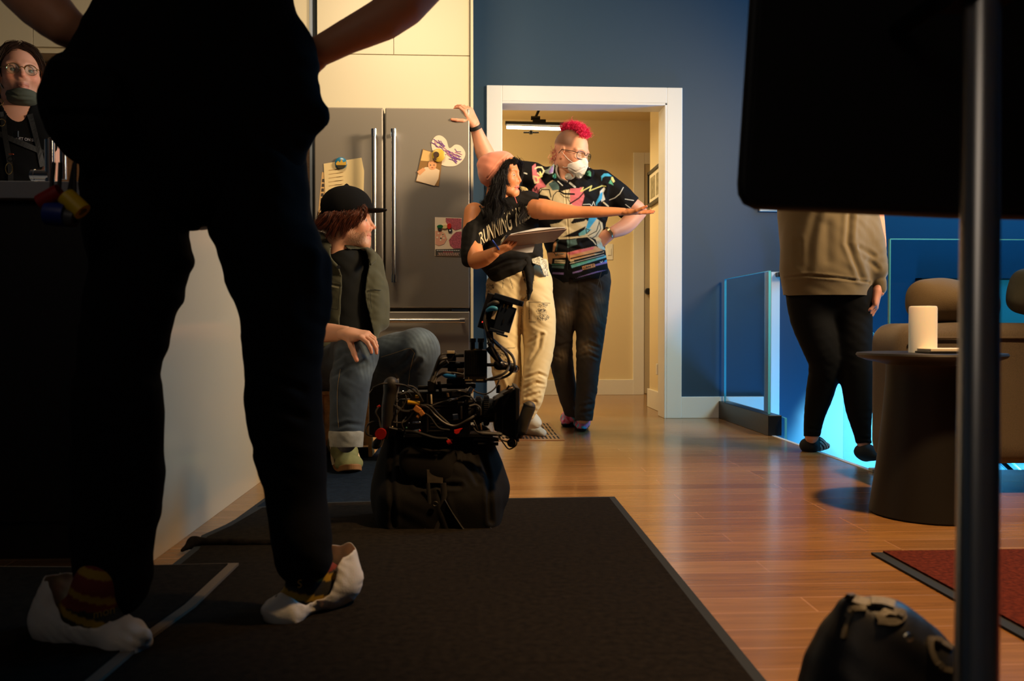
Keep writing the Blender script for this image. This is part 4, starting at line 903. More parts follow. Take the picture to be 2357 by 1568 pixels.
# ------------------------------------------------------------------ B: seated man with cap
pb = thing('person', 'seated man in black cap and olive overshirt resting his hand on his knee', 'person', F(800, 1080))
skB = srgb(216, 156, 122)
YB = 3.92
bs = .97
Rm = frame((.985, .06, -.02)); hc = P(803, 506, YB); T = to_w(Rm, hc, 1.02)
gB = [head_geo(head_sdf(nose=1.04, jaw=.98), Rm, hc, 1.02, head_col(skB, srgb(202, 128, 104), beard=srgb(165, 125, 95), bamt=.55))]
gB.append(limb_geo([(P(790, 540, YB), .058), (P(772, 600, YB+.02), .066), (P(778, 640, YB+.03), .066)], skB))
wB = P(797, 768, 3.44)
gB.append(limb_geo([(P(700, 770, 3.62), .040), (P(745, 766, 3.52), .040), (wB, .030)], skB, vox=.005))
gB.append(hand_geo(wB, P(845, 772, 3.40)-wB, (.35, .1, -1), 1, curl=((.5, .5, .3), (.55, .55, .35), (.6, .6, .4), (.7, .6, .4)), spread=.16, thumb=(.55, .45, .7), tcurl=.1, s=1.08, col=skB, wr=.029))
gB.append(limb_geo([(P(790, 680, 3.98), .085), (P(795, 800, 4.0), .09)], skB, vox=.012, flat=((0, 1, 0), .8)))
thR = C((765, 850, 3.98, 52), (800, 820, 3.66, 48), (822, 812, 3.48, 46)); shR = C((822, 812, 3.48, 44), (810, 860, 3.46, 47), (803, 930, 3.44, 43), (798, 1008, 3.42, 37))
thL = C((830, 860, 3.98, 50), (900, 822, 3.85, 52), (962, 805, 3.72, 47)); shL = C((962, 806, 3.72, 47), (966, 850, 3.75, 43), (950, 930, 3.80, 38), (940, 1000, 3.84, 32), (938, 1030, 3.84, 28))
gB += [limb_geo([(a, r*.75) for a, r in ch], skB, vox=.010) for ch in (thR, shR, thL, shL)]
body_mesh(pb, gB); eyes('b', pb, Rm, hc, 1.02, (.12, .10, .06))
DEN = mat('blue_denim', srgb(62, 76, 92), .85, var=.35, vscale=18, bump=.6, bscale=700, attr=True, sheen=.1)
def jean_col(base, fade, spots):
    base, fade = np.array(base), np.array(fade)
    def fn(V, n):
        px, py = proj(V); w = np.zeros(len(V))
        for (x, y, r) in spots: w = np.maximum(w, np.exp(-(np.hypot(px-x, py-y)/r)**2))
        w *= .8+.2*np.sin(V@np.array([300, 200, 90.])); return base*(1-w[:, None])+fade*w[:, None]
    return fn
S = Sdf(.006); [S.chain(c, .035) for c in (thR, shR, thL, shL)]; S.chain(C((770, 845, 4.0, 56), (830, 850, 4.0, 56)), .05)
jb = sculpt('jeans', S, DEN, pb, fold=[folds(.004, 34, 31), folds(.0012, 90, 32)],
       cut=lambda V: (proj(V)[1] < 1012) | (proj(V)[0] > 880), crease=[([(765, 830), (790, 812), (815, 808)], 5, .010), ([(760, 870), (800, 845), (840, 832)], 4, .005), ([(905, 850), (930, 835), (948, 812)], 5, .010), ([(925, 868), (950, 845), (965, 830)], 5, .008), ([(765, 985), (800, 975), (835, 980)], 4, .007), ([(785, 700), (790, 990)], 2, .0)],
       color=jean_col(srgb(48, 60, 72), srgb(110, 124, 132), [(830, 800, 34), (975, 785, 40), (845, 850, 22), (900, 780, 28)]))
drape('seam_stitching', strip([tuple(v_) for v_ in spline([np.array(p_, float) for p_ in ((878, 822), (905, 814), (935, 804), (946, 803), (955, 813))], 4)], 1.3)+strip([tuple(v_) for v_ in spline([np.array(p_, float) for p_ in ((955, 813), (947, 838), (942, 870), (939, 900))], 4)], 1.3)+strip([tuple(v_) for v_ in spline([np.array(p_, float) for p_ in ((784, 850), (778, 890), (777, 940), (780, 985))], 4)], 1.0), bvh(jb), mat('tan_thread', srgb(150, 128, 92), .8), pb, off=.002)
for q_ in (((797, 1000, 3.42, 40), (797, 1026, 3.42, 38)), ((938, 1005, 3.84, 36), (938, 1030, 3.84, 34))):
  S = Sdf(.005); S.chain(C(*q_), .01); sculpt('rolled_cuff', S, mat('inner_denim', srgb(150, 148, 138), .9, bump=.5, bscale=600, var=.2, vscale=30), pb, cut=lambda V: (proj(V)[1] < 1031) & (proj(V)[1] > 991), fold=[folds(.0015, 90, 5)])
lb = MB()
JK = mat('olive_twill', srgb(72, 70, 48), .9, bump=.4, bscale=600, var=.18, vscale=12, sheen=.15)
S = Sdf(.006); S.chain(C((788, 606, 3.94, 52), (788, 640, 3.95, 57), (794, 760, 3.98, 58), (800, 830, 3.98, 58)), .04, flat=((0, 1, 0), .85))
sculpt('tshirt', S, mat('black_tshirt_soft', (.008, .008, .007), .9, spec=.2, bump=.2, bscale=300), pb, fold=[folds(.003, 40, 33)])
S = Sdf(.0055); S.chain(C((745, 570, 3.98, 30), (728, 600, 3.97, 48), (735, 680, 3.97, 52), (738, 770, 3.95, 50), (738, 800, 3.95, 44)), .03)
S.chain(C((770, 600, 4.06, 60), (775, 780, 4.08, 66)), .04)
S.chain(C((838, 590, 3.97, 24), (848, 640, 3.95, 32), (852, 700, 3.94, 30), (856, 745, 3.93, 22), (852, 790, 3.92, 14)), .03)
S.chain(C((712, 600, 3.92, 42), (692, 690, 3.78, 42), (700, 740, 3.68, 38), (728, 764, 3.58, 31)), .03)
S.chain(C((856, 610, 3.98, 28), (870, 680, 4.0, 27), (872, 740, 3.98, 24)), .03)
S.chain(C((736, 546, 3.96, 13), (750, 575, 3.88, 12), (782, 618, 3.83, 7)), .015); S.chain(C((838, 575, 3.92, 10), (858, 592, 3.88, 11), (852, 606, 3.85, 7)), .015)
S.chain(C((786, 612, 3.95, 66), (790, 700, 3.96, 72), (795, 790, 3.97, 70)), .03, flat=((0, 1, 0), .85))
OP = [(768, 540), (800, 575), (838, 572), (846, 590), (850, 606), (842, 640), (840, 690), (850, 730), (862, 780), (864, 840), (772, 840), (782, 760), (786, 700), (788, 640), (783, 614), (762, 590)]
osh = sculpt('overshirt', S, JK, pb, cut=lambda V: ~(inpoly(*proj(V), OP) & (V[:, 1] < 3.99)), fold=[folds(.004, 38, 34), folds(.0022, 85, 35)], crease=[([(720, 640), (742, 650), (786, 660)], 2, .004), ([(738, 660), (742, 740)], 2, .003), ([(845, 672), (870, 676)], 2, .004), ([(700, 690), (730, 720)], 5, .008), ([(735, 765), (745, 735)], 3, .006)])
osh.modifiers.new('thick', 'SOLIDIFY').thickness = .004
tj = bvh(osh)
def slab(name, poly, n, m, parent, tree, th=.003, fb=None):
    o = drape(name, [[(poly[0][0]*(1-u)*(1-v)+poly[1][0]*u*(1-v)+poly[2][0]*u*v+poly[3][0]*(1-u)*v, poly[0][1]*(1-u)*(1-v)+poly[1][1]*u*(1-v)+poly[2][1]*u*v+poly[3][1]*(1-u)*v) for u, v in ((i/n, j/n), ((i+1)/n, j/n), ((i+1)/n, (j+1)/n), (i/n, (j+1)/n))] for i in range(n) for j in range(n)], tree, m, parent, off=.005, fallback=fb)
    bm = bmesh.new(); bm.from_mesh(o.data); bmesh.ops.remove_doubles(bm, verts=bm.verts, dist=.0005); bm.to_mesh(o.data); bm.free(); o.data.polygons.foreach_set('use_smooth', np.ones(len(o.data.polygons), bool)); s_ = o.modifiers.new('thick', 'SOLIDIFY'); s_.thickness = th; s_.offset = 0; return o
drape('pocket_seam', strip([(730, 637), (745, 642), (765, 648), (784, 652)], 1.6)+strip([(784, 652), (781, 680), (778, 712)], 1.2)+strip([(729, 703), (752, 708), (778, 713)], 1.2)+strip([(851, 668), (862, 667), (874, 669)], 1.8)+strip([(851, 668), (852, 690), (855, 712)], 1.2), tj, mat('dark_olive_seam', srgb(34, 34, 22), .9), pb, off=.006)
drape('stitching', strip([(732, 651), (755, 657), (780, 663)], .8)+strip([(786, 622), (788, 650), (786, 700), (782, 745)], .8)+strip([(748, 556), (765, 585), (784, 612)], .8), tj, mat('pale_olive_thread', srgb(110, 104, 78), .8), pb, off=.007)
b = MB(); b.lathe([(0, 0), (.008, 0), (.008, .004), (0, .005)], P(779, 615, 3.79), 16, (0, -1, 0)); b.build('button', BLK, pb, smooth=True)
# cap
S = Sdf(.004); Rt = Rm.T
S.ell(T(-.014, 0, .060), (.112, .092, .090), rot=Rt, k=.01); S.cap(T(-.02, .0, .042), T(.01, 0, .046), .090, .090, k=.02)
S.sph(T(-.012, 0, .150), .009, k=.008); S.box(T(-.01, 0, -.050), (.14, .12, .075), .005, rot=frame((.985, .06, .12)).T, k=.004, sub=True)
CAPM = mat('black_cap_wool', (.006, .0055, .0055), .95, bump=.3, bscale=500, spec=.15)
co = sculpt('cap', S, CAPM, pb, relaxit=2)
b = MB(); pts = [(.07, .072), (.10, .068), (.135, .055), (.158, .03), (.165, 0), (.158, -.03), (.135, -.055), (.10, -.068), (.07, -.072)]
top = [T(x, y, .050-.10*(abs(y)**2)*8+.02*(x-.07)) for x, y in pts]; b.prism([tuple(p) for p in top], tuple(-vU*.006)); b.build('visor', CAPM, pb, bevel=.0015)
drape('emblem', [[(847, 430), (853, 434), (859, 446), (863, 460), (859, 461), (853, 446)], [(847, 436), (850, 438), (853, 452), (850, 452)]], bvh(co), TRIM, pb, off=.003)
b = MB(); b.tube(spline([T(x, .0, z) for x, z in ((.096, .05), (.085, .095), (.05, .125))], 4), .001, 5); b.build('cap_seam', CAPM, pb)
# hair under the cap
HB = mat('reddish_brown_hair', srgb(96, 44, 20), .45, var=.5, vscale=60, spec=.5)
gs = []
for x, y, l in [(742, 500, 0), (752, 508, 0), (764, 512, 1), (776, 512, 1), (790, 508, 0), (802, 503, 2), (812, 500, 2), (760, 496, 1), (772, 498, 1), (784, 498, 2), (796, 498, 2), (808, 496, 2)]:
    for dy in (-.082, -.05):
        p0 = P(x+14, 489+abs(800-x)*.06, YB+dy*.97); gs.append(([p0, P(x+6, y-2, YB+dy-.008), P(x-6-(8 if l == 0 else 0), y+18, YB+dy-.004), P(x-14-(14 if l == 0 else 0), y+(38 if l else 14), YB+dy+.01)], .007))
gs += [([P(838, 474, YB-.07), P(842, 484, YB-.078), P(839, 500, YB-.08), P(830, 512, YB-.08)], .004), ([P(826, 478, YB-.07), P(828, 496, YB-.08), P(820, 515, YB-.08), P(808, 530, YB-.07)], .008), ([P(800, 490, YB-.09), P(792, 530, YB-.08), P(782, 552, YB-.07)], .010), ([P(780, 490, YB-.07), P(768, 530, YB-.06), P(775, 550, YB-.05)], .012), ([P(745, 490, YB), P(736, 508, YB), P(722, 514, YB)], .010)]
for dy in (.0, .05, .085): gs += [([P(770, 480, YB+dy), P(752, 505, YB+dy), P(748, 540, YB+dy)], .014)]
strands('hair', gs, 95, .0008, HB, pb, wav=.0035, wn=1.0, seed=4)
S = Sdf(.004); S.ell(T(-.030, 0, .005), (.082, .083, .075), rot=Rt, k=.02); S.box(T(.085, 0, 0), (.062, .12, .14), .01, rot=Rt, k=.015, sub=True)
sculpt('hair', S, HB, pb, fold=[folds(.003, 150, 6, ((1, 0, .3), (0, 0, 1)))])
strands('beard', [([T(x, -.060+abs(x-.02)*.2, z), T(x+.003, -.0615+abs(x-.02)*.2, z-.007)], .006) for x in np.linspace(.0, .07, 9) for z in np.linspace(-.06, -.10, 5)], 34, .00022, mat('greying_beard', srgb(165, 130, 100), .7), pb, wav=.0006, seed=9, steps=2, k=3)
strands('eyebrow', [([T(.075, -.015, .022), T(.073, -.03, .026), T(.063, -.045, .022)], .002)], 30, .0008, HB, pb, wav=.001, seed=3)
# sneaker (his right foot, toe towards the lens)
def sneaker(parent, heel, toe, col, laces=True, q=1.22):
    heel, toe = np.array(heel), np.array(toe); d = U(*(toe-heel)); sd = np.cross(d, (0, 0, 1)); L = np.linalg.norm(toe-heel)
    S = Sdf(.0035); h = lambda a, b, c: heel+d*a*L+sd*b*q+np.array((0, 0, c*q)); cap0 = S.cap
    def qcap(a, b, ra, rb=None, k=.02, **kw): return cap0(a, b, ra*q, (ra if rb is None else rb)*q, k, **kw)
    S.cap = qcap
    S.cap(h(.05, 0, .055), h(.12, 0, .095), .036, .034, .02); S.cap(h(.1, 0, .055), h(.55, 0, .052), .036, .040, .03); S.cap(h(.5, 0, .050), h(.86, .004, .036), .042, .034, .03, flat=((0, 0, 1), .8)); S.cap(h(.2, 0, .10), h(.62, 0, .072), .026, .024, .03)
    S.cap(h(.86, -.012, .03), h(.86, .014, .03), .034, .032, .02, flat=((0, 0, 1), .75)); S.cap(h(.05, 0, .16), h(.14, 0, .09), .03, .026, .015, sub=True)
    up = sculpt('sneaker', S, mat('suede_'+str(col[0])[:5], col, .85, bump=.3, bscale=500, var=.12, vscale=30), parent)
    b = MB(); out = []
    for a in np.linspace(0, 2*math.pi, 90, endpoint=False):
        t = .48+.56*math.copysign(abs(math.cos(a))**.8, math.cos(a)); w = (.036+.012*smooth01(np.array(t), .3, .9))*math.copysign(abs(math.sin(a))**.75, math.sin(a))*1.04; out.append(h(t, float(w), .002+.012*max(0, t-.85)*8))
    b.prism(out, (0, 0, .024)); b.build('sole', mat('gum_sole', srgb(150, 105, 60), .7), up, bevel=.004)
    b = MB()
    for i, t in enumerate(np.linspace(.34, .66, 6)):
        z = .125-.065*(t-.34)/.32*1.0-.012; b.tube(spline([h(t, -.022, z-.012), h(t+.02, 0, z+.006), h(t+.0, .022, z-.012)], 4), .0028, 6, flat=.6); b.tube(spline([h(t, .022, z-.012), h(t+.045, 0, z+.003), h(t+.06, -.022, z-.022)], 4), .0025, 6, flat=.6)
    b.build('laces', mat('cream_laces', srgb(220, 195, 160), .8), up, smooth=True)
    b = MB()
    for s in (1, -1): b.tube(spline([h(.25, .034*s, .085), h(.45, .041*s, .06), h(.62, .045*s, .035), h(.72, .046*s, .02)], 5), .006, 6, flat=.4)
    b.build('side_panel', mat('cream_laces'), up, smooth=True)
    return up
sneaker(pb, F(772, 1060)+(-.0, .07, 0), F(806, 1098)+(.0, .035, 0), srgb(132, 134, 88))
S = Sdf(.005); S.chain([(F(783, 1050)+(0, .04, .08), .036), (P(797, 1020, 3.42), .038)], .02); sculpt('sock', S, mat('grey_sock', srgb(110, 104, 100), .9, bump=.5, bscale=500), pb)
fl = F(940, 1060); fl[1] = 3.9; fl[0] = P(938, 900, 3.85)[0]
sneaker(pb, fl+(-.02, .05, 0), fl+(.05, -.19, 0), srgb(132, 134, 88))
# wooden box seat
t = thing('apple_box', 'pale wooden box the man with the cap sits on', 'box', P(795, 1050, 4.05))
x0, x1 = P(737, 900, 3.95)[0], P(858, 900, 3.95)[0]; OSB = mat('box_plywood', srgb(205, 150, 85), .6, var=.35, vscale=40)
b = MB(); b.box(x0, x0+.018, 3.92, 4.30, .01, .29).box(x1-.018, x1, 3.92, 4.30, .01, .29).box(x0, x1, 3.935, 3.953, .06, .29).box(x0, x1, 4.27, 4.29, .06, .29).box(x0-.006, x1+.006, 3.91, 4.31, .29, .308); b.build('box', OSB, t, bevel=.003)
# ------------------------------------------------------------------ C: woman pointing
pc = thing('person', 'woman in pink beanie and black tee pointing with an outstretched arm', 'person', F(1220, 1010))
skC = srgb(214, 136, 84); YC = 4.5
Rm = frame((.93, -.36, -.03)); hc = P(1157, 404, YC); hs = .94; T = to_w(Rm, hc, hs); Rt = Rm.T
gC = [head_geo(head_sdf(jaw=.95, nose=.97, mouth_open=.006, slim=.95), Rm, hc, hs, head_col(skC, srgb(190, 95, 80), cheek=(1.08, .9, .85)))]
gC.append(limb_geo([(P(1160, 435, YC), .047), (P(1158, 470, YC+.01), .052), (P(1160, 500, YC+.02), .08)], skC))
arm = C((1098, 498, 4.52, 24), (1228, 488, 4.47, 26))
gC.append(limb_geo([(P(1110, 500, 4.52), .055), (P(1220, 490, 4.5), .055)], skC, k=.03))
armR = C((1232, 482, 4.45, 25), (1252, 482, 4.42, 24), (1285, 486, 4.40, 19.5), (1328, 488, 4.38, 13.8), (1345, 488, 4.375, 13.8), (1380, 488, 4.36, 12.8), (1436, 487, 4.35, 8.8))
gC.append(limb_geo(armR, skC, vox=.005))
wC = P(1438, 489, 4.35)
gC.append(hand_geo(wC, P(1500, 489, 4.36)-wC, (0, -.25, 1), -1, curl=((.02, .05, .02), (.05, .05, .05), (.08, .05, .05), (.12, .05, .05)), spread=.10, thumb=(.8, .5, .25), s=.90, col=skC, wr=.020, nail=(.02, .01, .015)))
armL = C((1092, 490, 4.50, 24), (1087, 550, 4.45, 22), (1096, 600, 4.38, 20)); foreL = C((1096, 600, 4.38, 20), (1115, 595, 4.33, 18), (1138, 582, 4.29, 13))
gC += [limb_geo(armL, skC, vox=.005), limb_geo(foreL, skC, vox=.005)]
wl = P(1140, 581, 4.29)
gC.append(hand_geo(wl, P(1178, 566, 4.27)-wl, (-.1, .25, 1), 1, curl=((.35, .5, .3), (.3, .5, .3), (.5, .7, .4), (.7, .8, .5)), spread=.05, thumb=(.8, .4, .35), s=.90, col=skC, wr=.023, nail=(.02, .01, .015)))
gC.append(limb_geo([(P(1165, 520, 4.55), .105), (P(1178, 600, 4.55), .085), (P(1190, 640, 4.56), .085)], skC, vox=.010, flat=((0, 1, 0), .75)))
lgR = C((1228, 670, 4.55, 44), (1240, 740, 4.53, 40), (1240, 810, 4.52, 34), (1232, 870, 4.50, 29), (1224, 915, 4.50, 26), (1214, 952, 4.52, 19))
lgL = C((1165, 670, 4.56, 46), (1158, 740, 4.55, 40), (1163, 820, 4.56, 36), (1172, 880, 4.58, 32), (1190, 930, 4.62, 25), (1200, 965, 4.64, 19))
gC += [limb_geo([(a, r*.7) for a, r in c], skC, vox=.009) for c in (lgR, lgL)]
body_mesh(pc, gC); eyes('c', pc, Rm, hc, hs, (.05, .025, .012), look=(.15, -.3))
b = MB(); V = [T(.086, y, -.0725+dz) for y in (-.012, -.006, 0, .006, .012) for dz in (0, .005)]; b.add(V, [(i*2, i*2+2, i*2+3, i*2+1) for i in range(4)]); b.build('teeth', mat('tooth_white', srgb(225, 215, 195), .3), pc)
# tee
TEE = mat('washed_black_jersey', (.010, .0085, .007), .9, bump=.25, bscale=350, spec=.2)
S = Sdf(.0048); S.chain(C((1168, 505, 4.54, 62), (1170, 545, 4.54, 66), (1178, 590, 4.55, 58), (1166, 622, 4.55, 44)), .04, flat=((0, 1, 0), .72))
S.chain(C((1140, 500, 4.53, 45), (1215, 480, 4.52, 40)), .03, flat=((0, 1, 0), .9)); S.chain(C((1218, 482, 4.49, 29), (1246, 482, 4.44, 28)), .02); S.cap(P(1215, 500, 4.5), P(1225, 560, 4.52), .055, .055, .03)
S.chain(C((1106, 512, 4.50, 28), (1092, 540, 4.46, 29), (1082, 580, 4.42, 22), (1078, 600, 4.41, 16)), .03)
S.chain(C((1140, 606, 4.5, 38), (1144, 630, 4.49, 20)), .02); S.chain(C((1150, 606, 4.49, 38), (1185, 600, 4.48, 34), (1206, 598, 4.48, 22)), .03); S.chain(C((1195, 600, 4.50, 30), (1225, 585, 4.50, 26)), .02)
S.chain([(P(1088, 477, 4.40), .035), (P(1130, 478, 4.38), .05), (P(1172, 475, 4.40), .045)], .012, sub=True)
teo = sculpt('tshirt', S, TEE, pc, fold=[folds(.004, 36, 41), folds(.002, 80, 42)], cut=lambda V: ~(((proj(V)[1]) < 478+(proj(V)[0]-1070)*.0) & (proj(V)[0] < 1128)) & ~((proj(V)[0] > 1241) & (proj(V)[1] > 440) & (proj(V)[1] < 530)),
       crease=[([(1110, 640), (1160, 615), (1210, 600)], 4, .008), ([(1120, 620), (1170, 600), (1212, 596)], 3, .006), ([(1100, 520), (1090, 580)], 4, .006)])
b = MB(); b.tube(spline([P(1104, 474, 4.43), P(1112, 488, 4.40), P(1113, 505, 4.42)], 5), .006, 6, flat=.4); b.build('strap', TEE, pc)
S = Sdf(.004); S.chain(C((1212, 598, 4.46, 9), (1216, 630, 4.44, 8), (1219, 670, 4.45, 6), (1216, 690, 4.45, 2)), .01); S.chain(C((1214, 598, 4.46, 9), (1224, 625, 4.45, 6), (1222, 668, 4.45, 3)), .01); S.sph(P(1212, 600, 4.45), .024, .02)
sculpt('knotted_hem', S, TEE, pc, fold=[folds(.002, 120, 43)])
def warp(u, v):
    x = 1106+119*u; base = 560-71*u-10*math.sin(u*math.pi)*.0; base = 562-64*u+4*math.sin(u*3.1); h = 22+24*math.sin(math.pi*(u*.9+.05)); sh = (-.18+.42*u)*h
    return (x+v*(-6+2*u)-v*sh*.35, base-v*h+(2 if 0 else 0))
tree = bvh(teo)
text_px('RUNNING WILD', warp, tree, 'lettering', mat('cream_print', srgb(212, 196, 160), .7), teo, bold=.012, off=.002)
# trousers
TR = mat('cream_patched_cotton', (.8, .6, .4), .85, attr=True, bump=.35, bscale=420)
cr, dk = np.array(srgb(226, 200, 148)), np.array(srgb(55, 45, 38))
def tr_col(V, n):
    px, py = proj(V); c = np.tile(cr, (len(V), 1)); nz = np.sin(V@np.array([620., 450, 710]))*np.sin(V@np.array([-530., 640, 580]))*np.sin(V@np.array([910., -300, 860]))
    nz3 = np.sin(V@np.array([1150., 430, 980])+2*np.sin(V@np.array([300., 200, -410])))*np.sin(V@np.array([-760., 840, 1240])+2*np.sin(V@np.array([210., -330, 260])))
    for (x0, y0, rx_, ry_) in ((1249, 704, 12, 5), (1246, 717, 13, 7), (1250, 731, 15, 8), (1155, 815, 14, 7), (1166, 836, 13, 9), (1128, 660, 9, 8), (1124, 674, 6, 6)):
        m = (((px-x0)/rx_)**2+((py-y0)/ry_)**2 < 1) & (n@vF < .2); q = m & (nz3 > .12); c[q] = dk*1.4; c[m & ~q] = cr*.8
    m = inpoly(px, py, [(1222, 596), (1242, 590), (1258, 600), (1263, 636), (1250, 634), (1240, 612), (1224, 606)]) & (n@vF < .3); c[m] = np.where((nz[m] > .12)[:, None], np.array(srgb(70, 80, 110)), np.array(srgb(215, 205, 180)))
    for pl in ([(1206, 612), (1214, 650), (1213, 680)], [(1222, 610), (1228, 640), (1222, 668), (1207, 690)], [(1200, 615), (1209, 650)]):
        m = (segdist(px, py, pl) < 1.8) & (nz > -.25); c[m] = dk
    for pl in ([(1158, 640), (1158, 662)], [(1172, 636), (1181, 665)], [(1218, 695), (1266, 698)], [(1218, 695), (1218, 741)], [(1218, 741), (1234, 742)], [(1138, 806), (1138, 850)], [(1138, 806), (1186, 800)]):
        m = segdist(px, py, pl) < .9; c[m] = c[m]*.35
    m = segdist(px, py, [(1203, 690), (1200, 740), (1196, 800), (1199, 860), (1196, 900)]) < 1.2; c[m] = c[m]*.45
    return c
S = Sdf(.0042); S.chain(lgR, .03); S.chain(lgL, .03); S.chain(C((1172, 648, 4.56, 44), (1225, 640, 4.55, 40)), .05, flat=((0, 1, 0), .85)); S.chain(C((1195, 620, 4.55, 50), (1238, 608, 4.55, 22)), .03)
sculpt('trousers', S, TR, pc, fold=[folds(.004, 34, 44), folds(.002, 80, 45)], color=tr_col, cut=lambda V: (proj(V)[1] > 596) & (proj(V)[1] < 966),
       crease=[([(1204, 690), (1201, 740), (1197, 800), (1200, 860), (1197, 930)], 3.5, .012), ([(1210, 870), (1240, 860), (1258, 868)], 3, .007), ([(1205, 895), (1235, 880), (1250, 885)], 3, .007), ([(1210, 915), (1240, 905)], 3, .006), ([(1205, 930), (1232, 925)], 3, .006), ([(1215, 840), (1240, 800), (1245, 770)], 4, .006), ([(1150, 870), (1165, 910)], 4, .009), ([(1215, 790), (1250, 770)], 3, .004)])
b = MB(); b.prism([P(1223, 596, 4.44), P(1243, 590, 4.44), P(1259, 602, 4.46), P(1263, 634, 4.47), P(1252, 634, 4.45), P(1243, 612, 4.43), P(1226, 606, 4.43)], (0, .01, 0)); b.build('waist_flap', mat('printed_flap', srgb(205, 198, 175), .8, var=.8, vscale=160), pc, bevel=.003)
def sock(parent, ank, heel, toe, col, r=.034, toecol=None, vox=.004, attrm=None, fn=None, seed=1, fl=.8):
    heel, toe, ank = map(np.array, (heel, toe, ank)); S = Sdf(vox)
    S.cap(heel+(0, 0, r), ank, r, r*.95, .02); S.cap(heel+(0, 0, r*.95), heel*.4+toe*.6+(0, 0, r*.95), r, r*1.15, .03, flat=((0, 0, 1), fl)); S.cap(heel*.4+toe*.6+(0, 0, r*.9), toe+(0, 0, r*.62), r*1.15, r*.8, .02, flat=((0, 0, 1), fl)); S.cap(ank, heel*.5+toe*.5+(0, 0, r*1.3), r*.9, r*.9, .03)
    S.box((0, 0, -.05+min(heel[2], toe[2])), (9, 9, .05), .001, k=.006, sub=True) if 0 else None
    return sculpt('sock', S, col, parent, fold=[folds(.0015, 120, seed)], color=fn)
CS = mat('cream_knit_sock', srgb(205, 196, 175), .95, bump=.6, bscale=700, attr=False)
sock(pc, P(1202, 962, 4.60), F(1196, 997), F(1246, 1006), CS, .035, seed=51)
f1 = F(1208, 985); f2 = F(1240, 985)
sock(pc, P(1214, 956, 4.54), P(1210, 985, 4.60), P(1234, 985, 4.56), CS, .036, seed=52)
# beanie
PK = mat('pink_beanie_knit', srgb(226, 140, 112), .9, bump=.3, bscale=600, sheen=.3)
S = Sdf(.004); q = frame((.62, -.36, .62)).T
S.ell(P(1151, 398, YC+.01), (.096, .094, .102), k=.02); S.ell(P(1128, 394, YC+.01), (.056, .078, .072), k=.05); S.cap(P(1122, 374, YC), P(1160, 373, YC-.01), .028, .048, k=.04); S.sph(P(1112, 376, YC), .026, .03)
a, c_ = P(1118, 428, YC-.035), P(1192, 366, YC-.03)
nrm = U(.66, 0, -.75)
def bcut(V):
    px, py = proj(V); s_ = (px-1128)*(.60)+(py-425)*.80; return ((px-1130)*(352-425)-(py-428)*(1200-1130)) > 0
sculpt('beanie', S, PK, pc, fold=[folds(.0018, 50, 46)], crease=[([(1122, 410), (1150, 372), (1172, 352)], 1.6, .004)], cut=lambda V: inpoly(*proj(V), [(1085, 330), (1225, 330), (1210, 384), (1203, 376), (1195, 366), (1184, 361), (1172, 364), (1158, 379), (1144, 401), (1131, 426), (1122, 432), (1085, 405)])).modifiers.new('thick', 'SOLIDIFY').thickness = .003
# hair
HK = mat('black_wavy_hair', srgb(18, 11, 8), .6, spec=.25)
g = []
for i in range(6):
    x = 1133+i*5.6; y0 = 418-i*8
    g.append(([P(x+6, y0-6, YC-.085+i*.003), P(x+2, y0+20, YC-.095), P(x-6+i, y0+50, YC-.09), P(x-14+i, 480+i*2, YC-.085), P(x-18+i*2, 508, YC-.09)], .008))
g += [([P(1178, 369, YC-.09), P(1167, 380, YC-.098), P(1162, 400, YC-.098), P(1166, 420, YC-.092), P(1176, 429, YC-.085)], .0035), ([P(1172, 370, YC-.09), P(1160, 384, YC-.095), P(1156, 404, YC-.095), P(1160, 428, YC-.09)], .006),
      ([P(1184, 364, YC-.09), P(1183, 371, YC-.098), P(1172, 378, YC-.098)], .0035), ([P(1190, 367, YC-.085), P(1188, 374, YC-.095), P(1180, 381, YC-.098)], .0022),
      ([P(1190, 370, YC+.02), P(1197, 380, YC+.05), P(1196, 405, YC+.07), P(1190, 430, YC+.07), P(1200, 460, YC), P(1198, 490, YC-.08)], .010), ([P(1196, 440, YC+.05), P(1202, 470, YC-.04), P(1206, 490, YC-.09), P(1196, 506, YC-.11), P(1206, 516, YC-.11)], .013),
      ([P(1150, 420, YC-.08), P(1140, 450, YC-.085), P(1150, 480, YC-.10), P(1138, 506, YC-.11), P(1146, 520, YC-.11)], .013), ([P(1140, 430, YC-.05), P(1122, 455, YC-.06), P(1112, 470, YC-.07), P(1106, 462, YC-.07)], .007), ([P(1135, 440, YC-.04), P(1120, 470, YC-.07), P(1128, 495, YC-.10), P(1118, 515, YC-.10)], .012), ([P(1130, 425, YC+.04), P(1128, 460, YC+.06), P(1130, 490, YC+.03)], .016), ([P(1160, 430, YC-.09), P(1158, 460, YC-.10), P(1172, 480, YC-.12), P(1160, 500, YC-.12)], .007)]
strands('hair', g, 150, .0007, HK, pc, wav=.0045, wn=1.5, seed=14, steps=5)
S = Sdf(.0045); S.ell(T(-.03, 0, .02), (.085, .084, .090), rot=Rt, k=.02); S.chain([(P(1148, 420, YC+.02), .05), (P(1138, 460, YC+.0), .045), (P(1138, 495, YC-.04), .035)], .03); S.box(T(.095, 0, 0), (.05, .12, .14), .01, rot=Rt, k=.015, sub=True)
sculpt('hair', S, HK, pc, fold=[folds(.004, 120, 7, ((1, 0, .2), (0, 0, 1)))])
strands('eyebrow', [([T(.073, -.014, .021), T(.071, -.028, .025), T(.062, -.042, .021)], .0015)], 26, .0007, HK, pc, wav=.001, seed=3)
b = MB(); b.cyl(P(1184, 452, YC-.13), P(1190, 468, YC-.13), .0022, 8); b.build('earring', mat('red_bead', srgb(190, 30, 20), .3), pc)
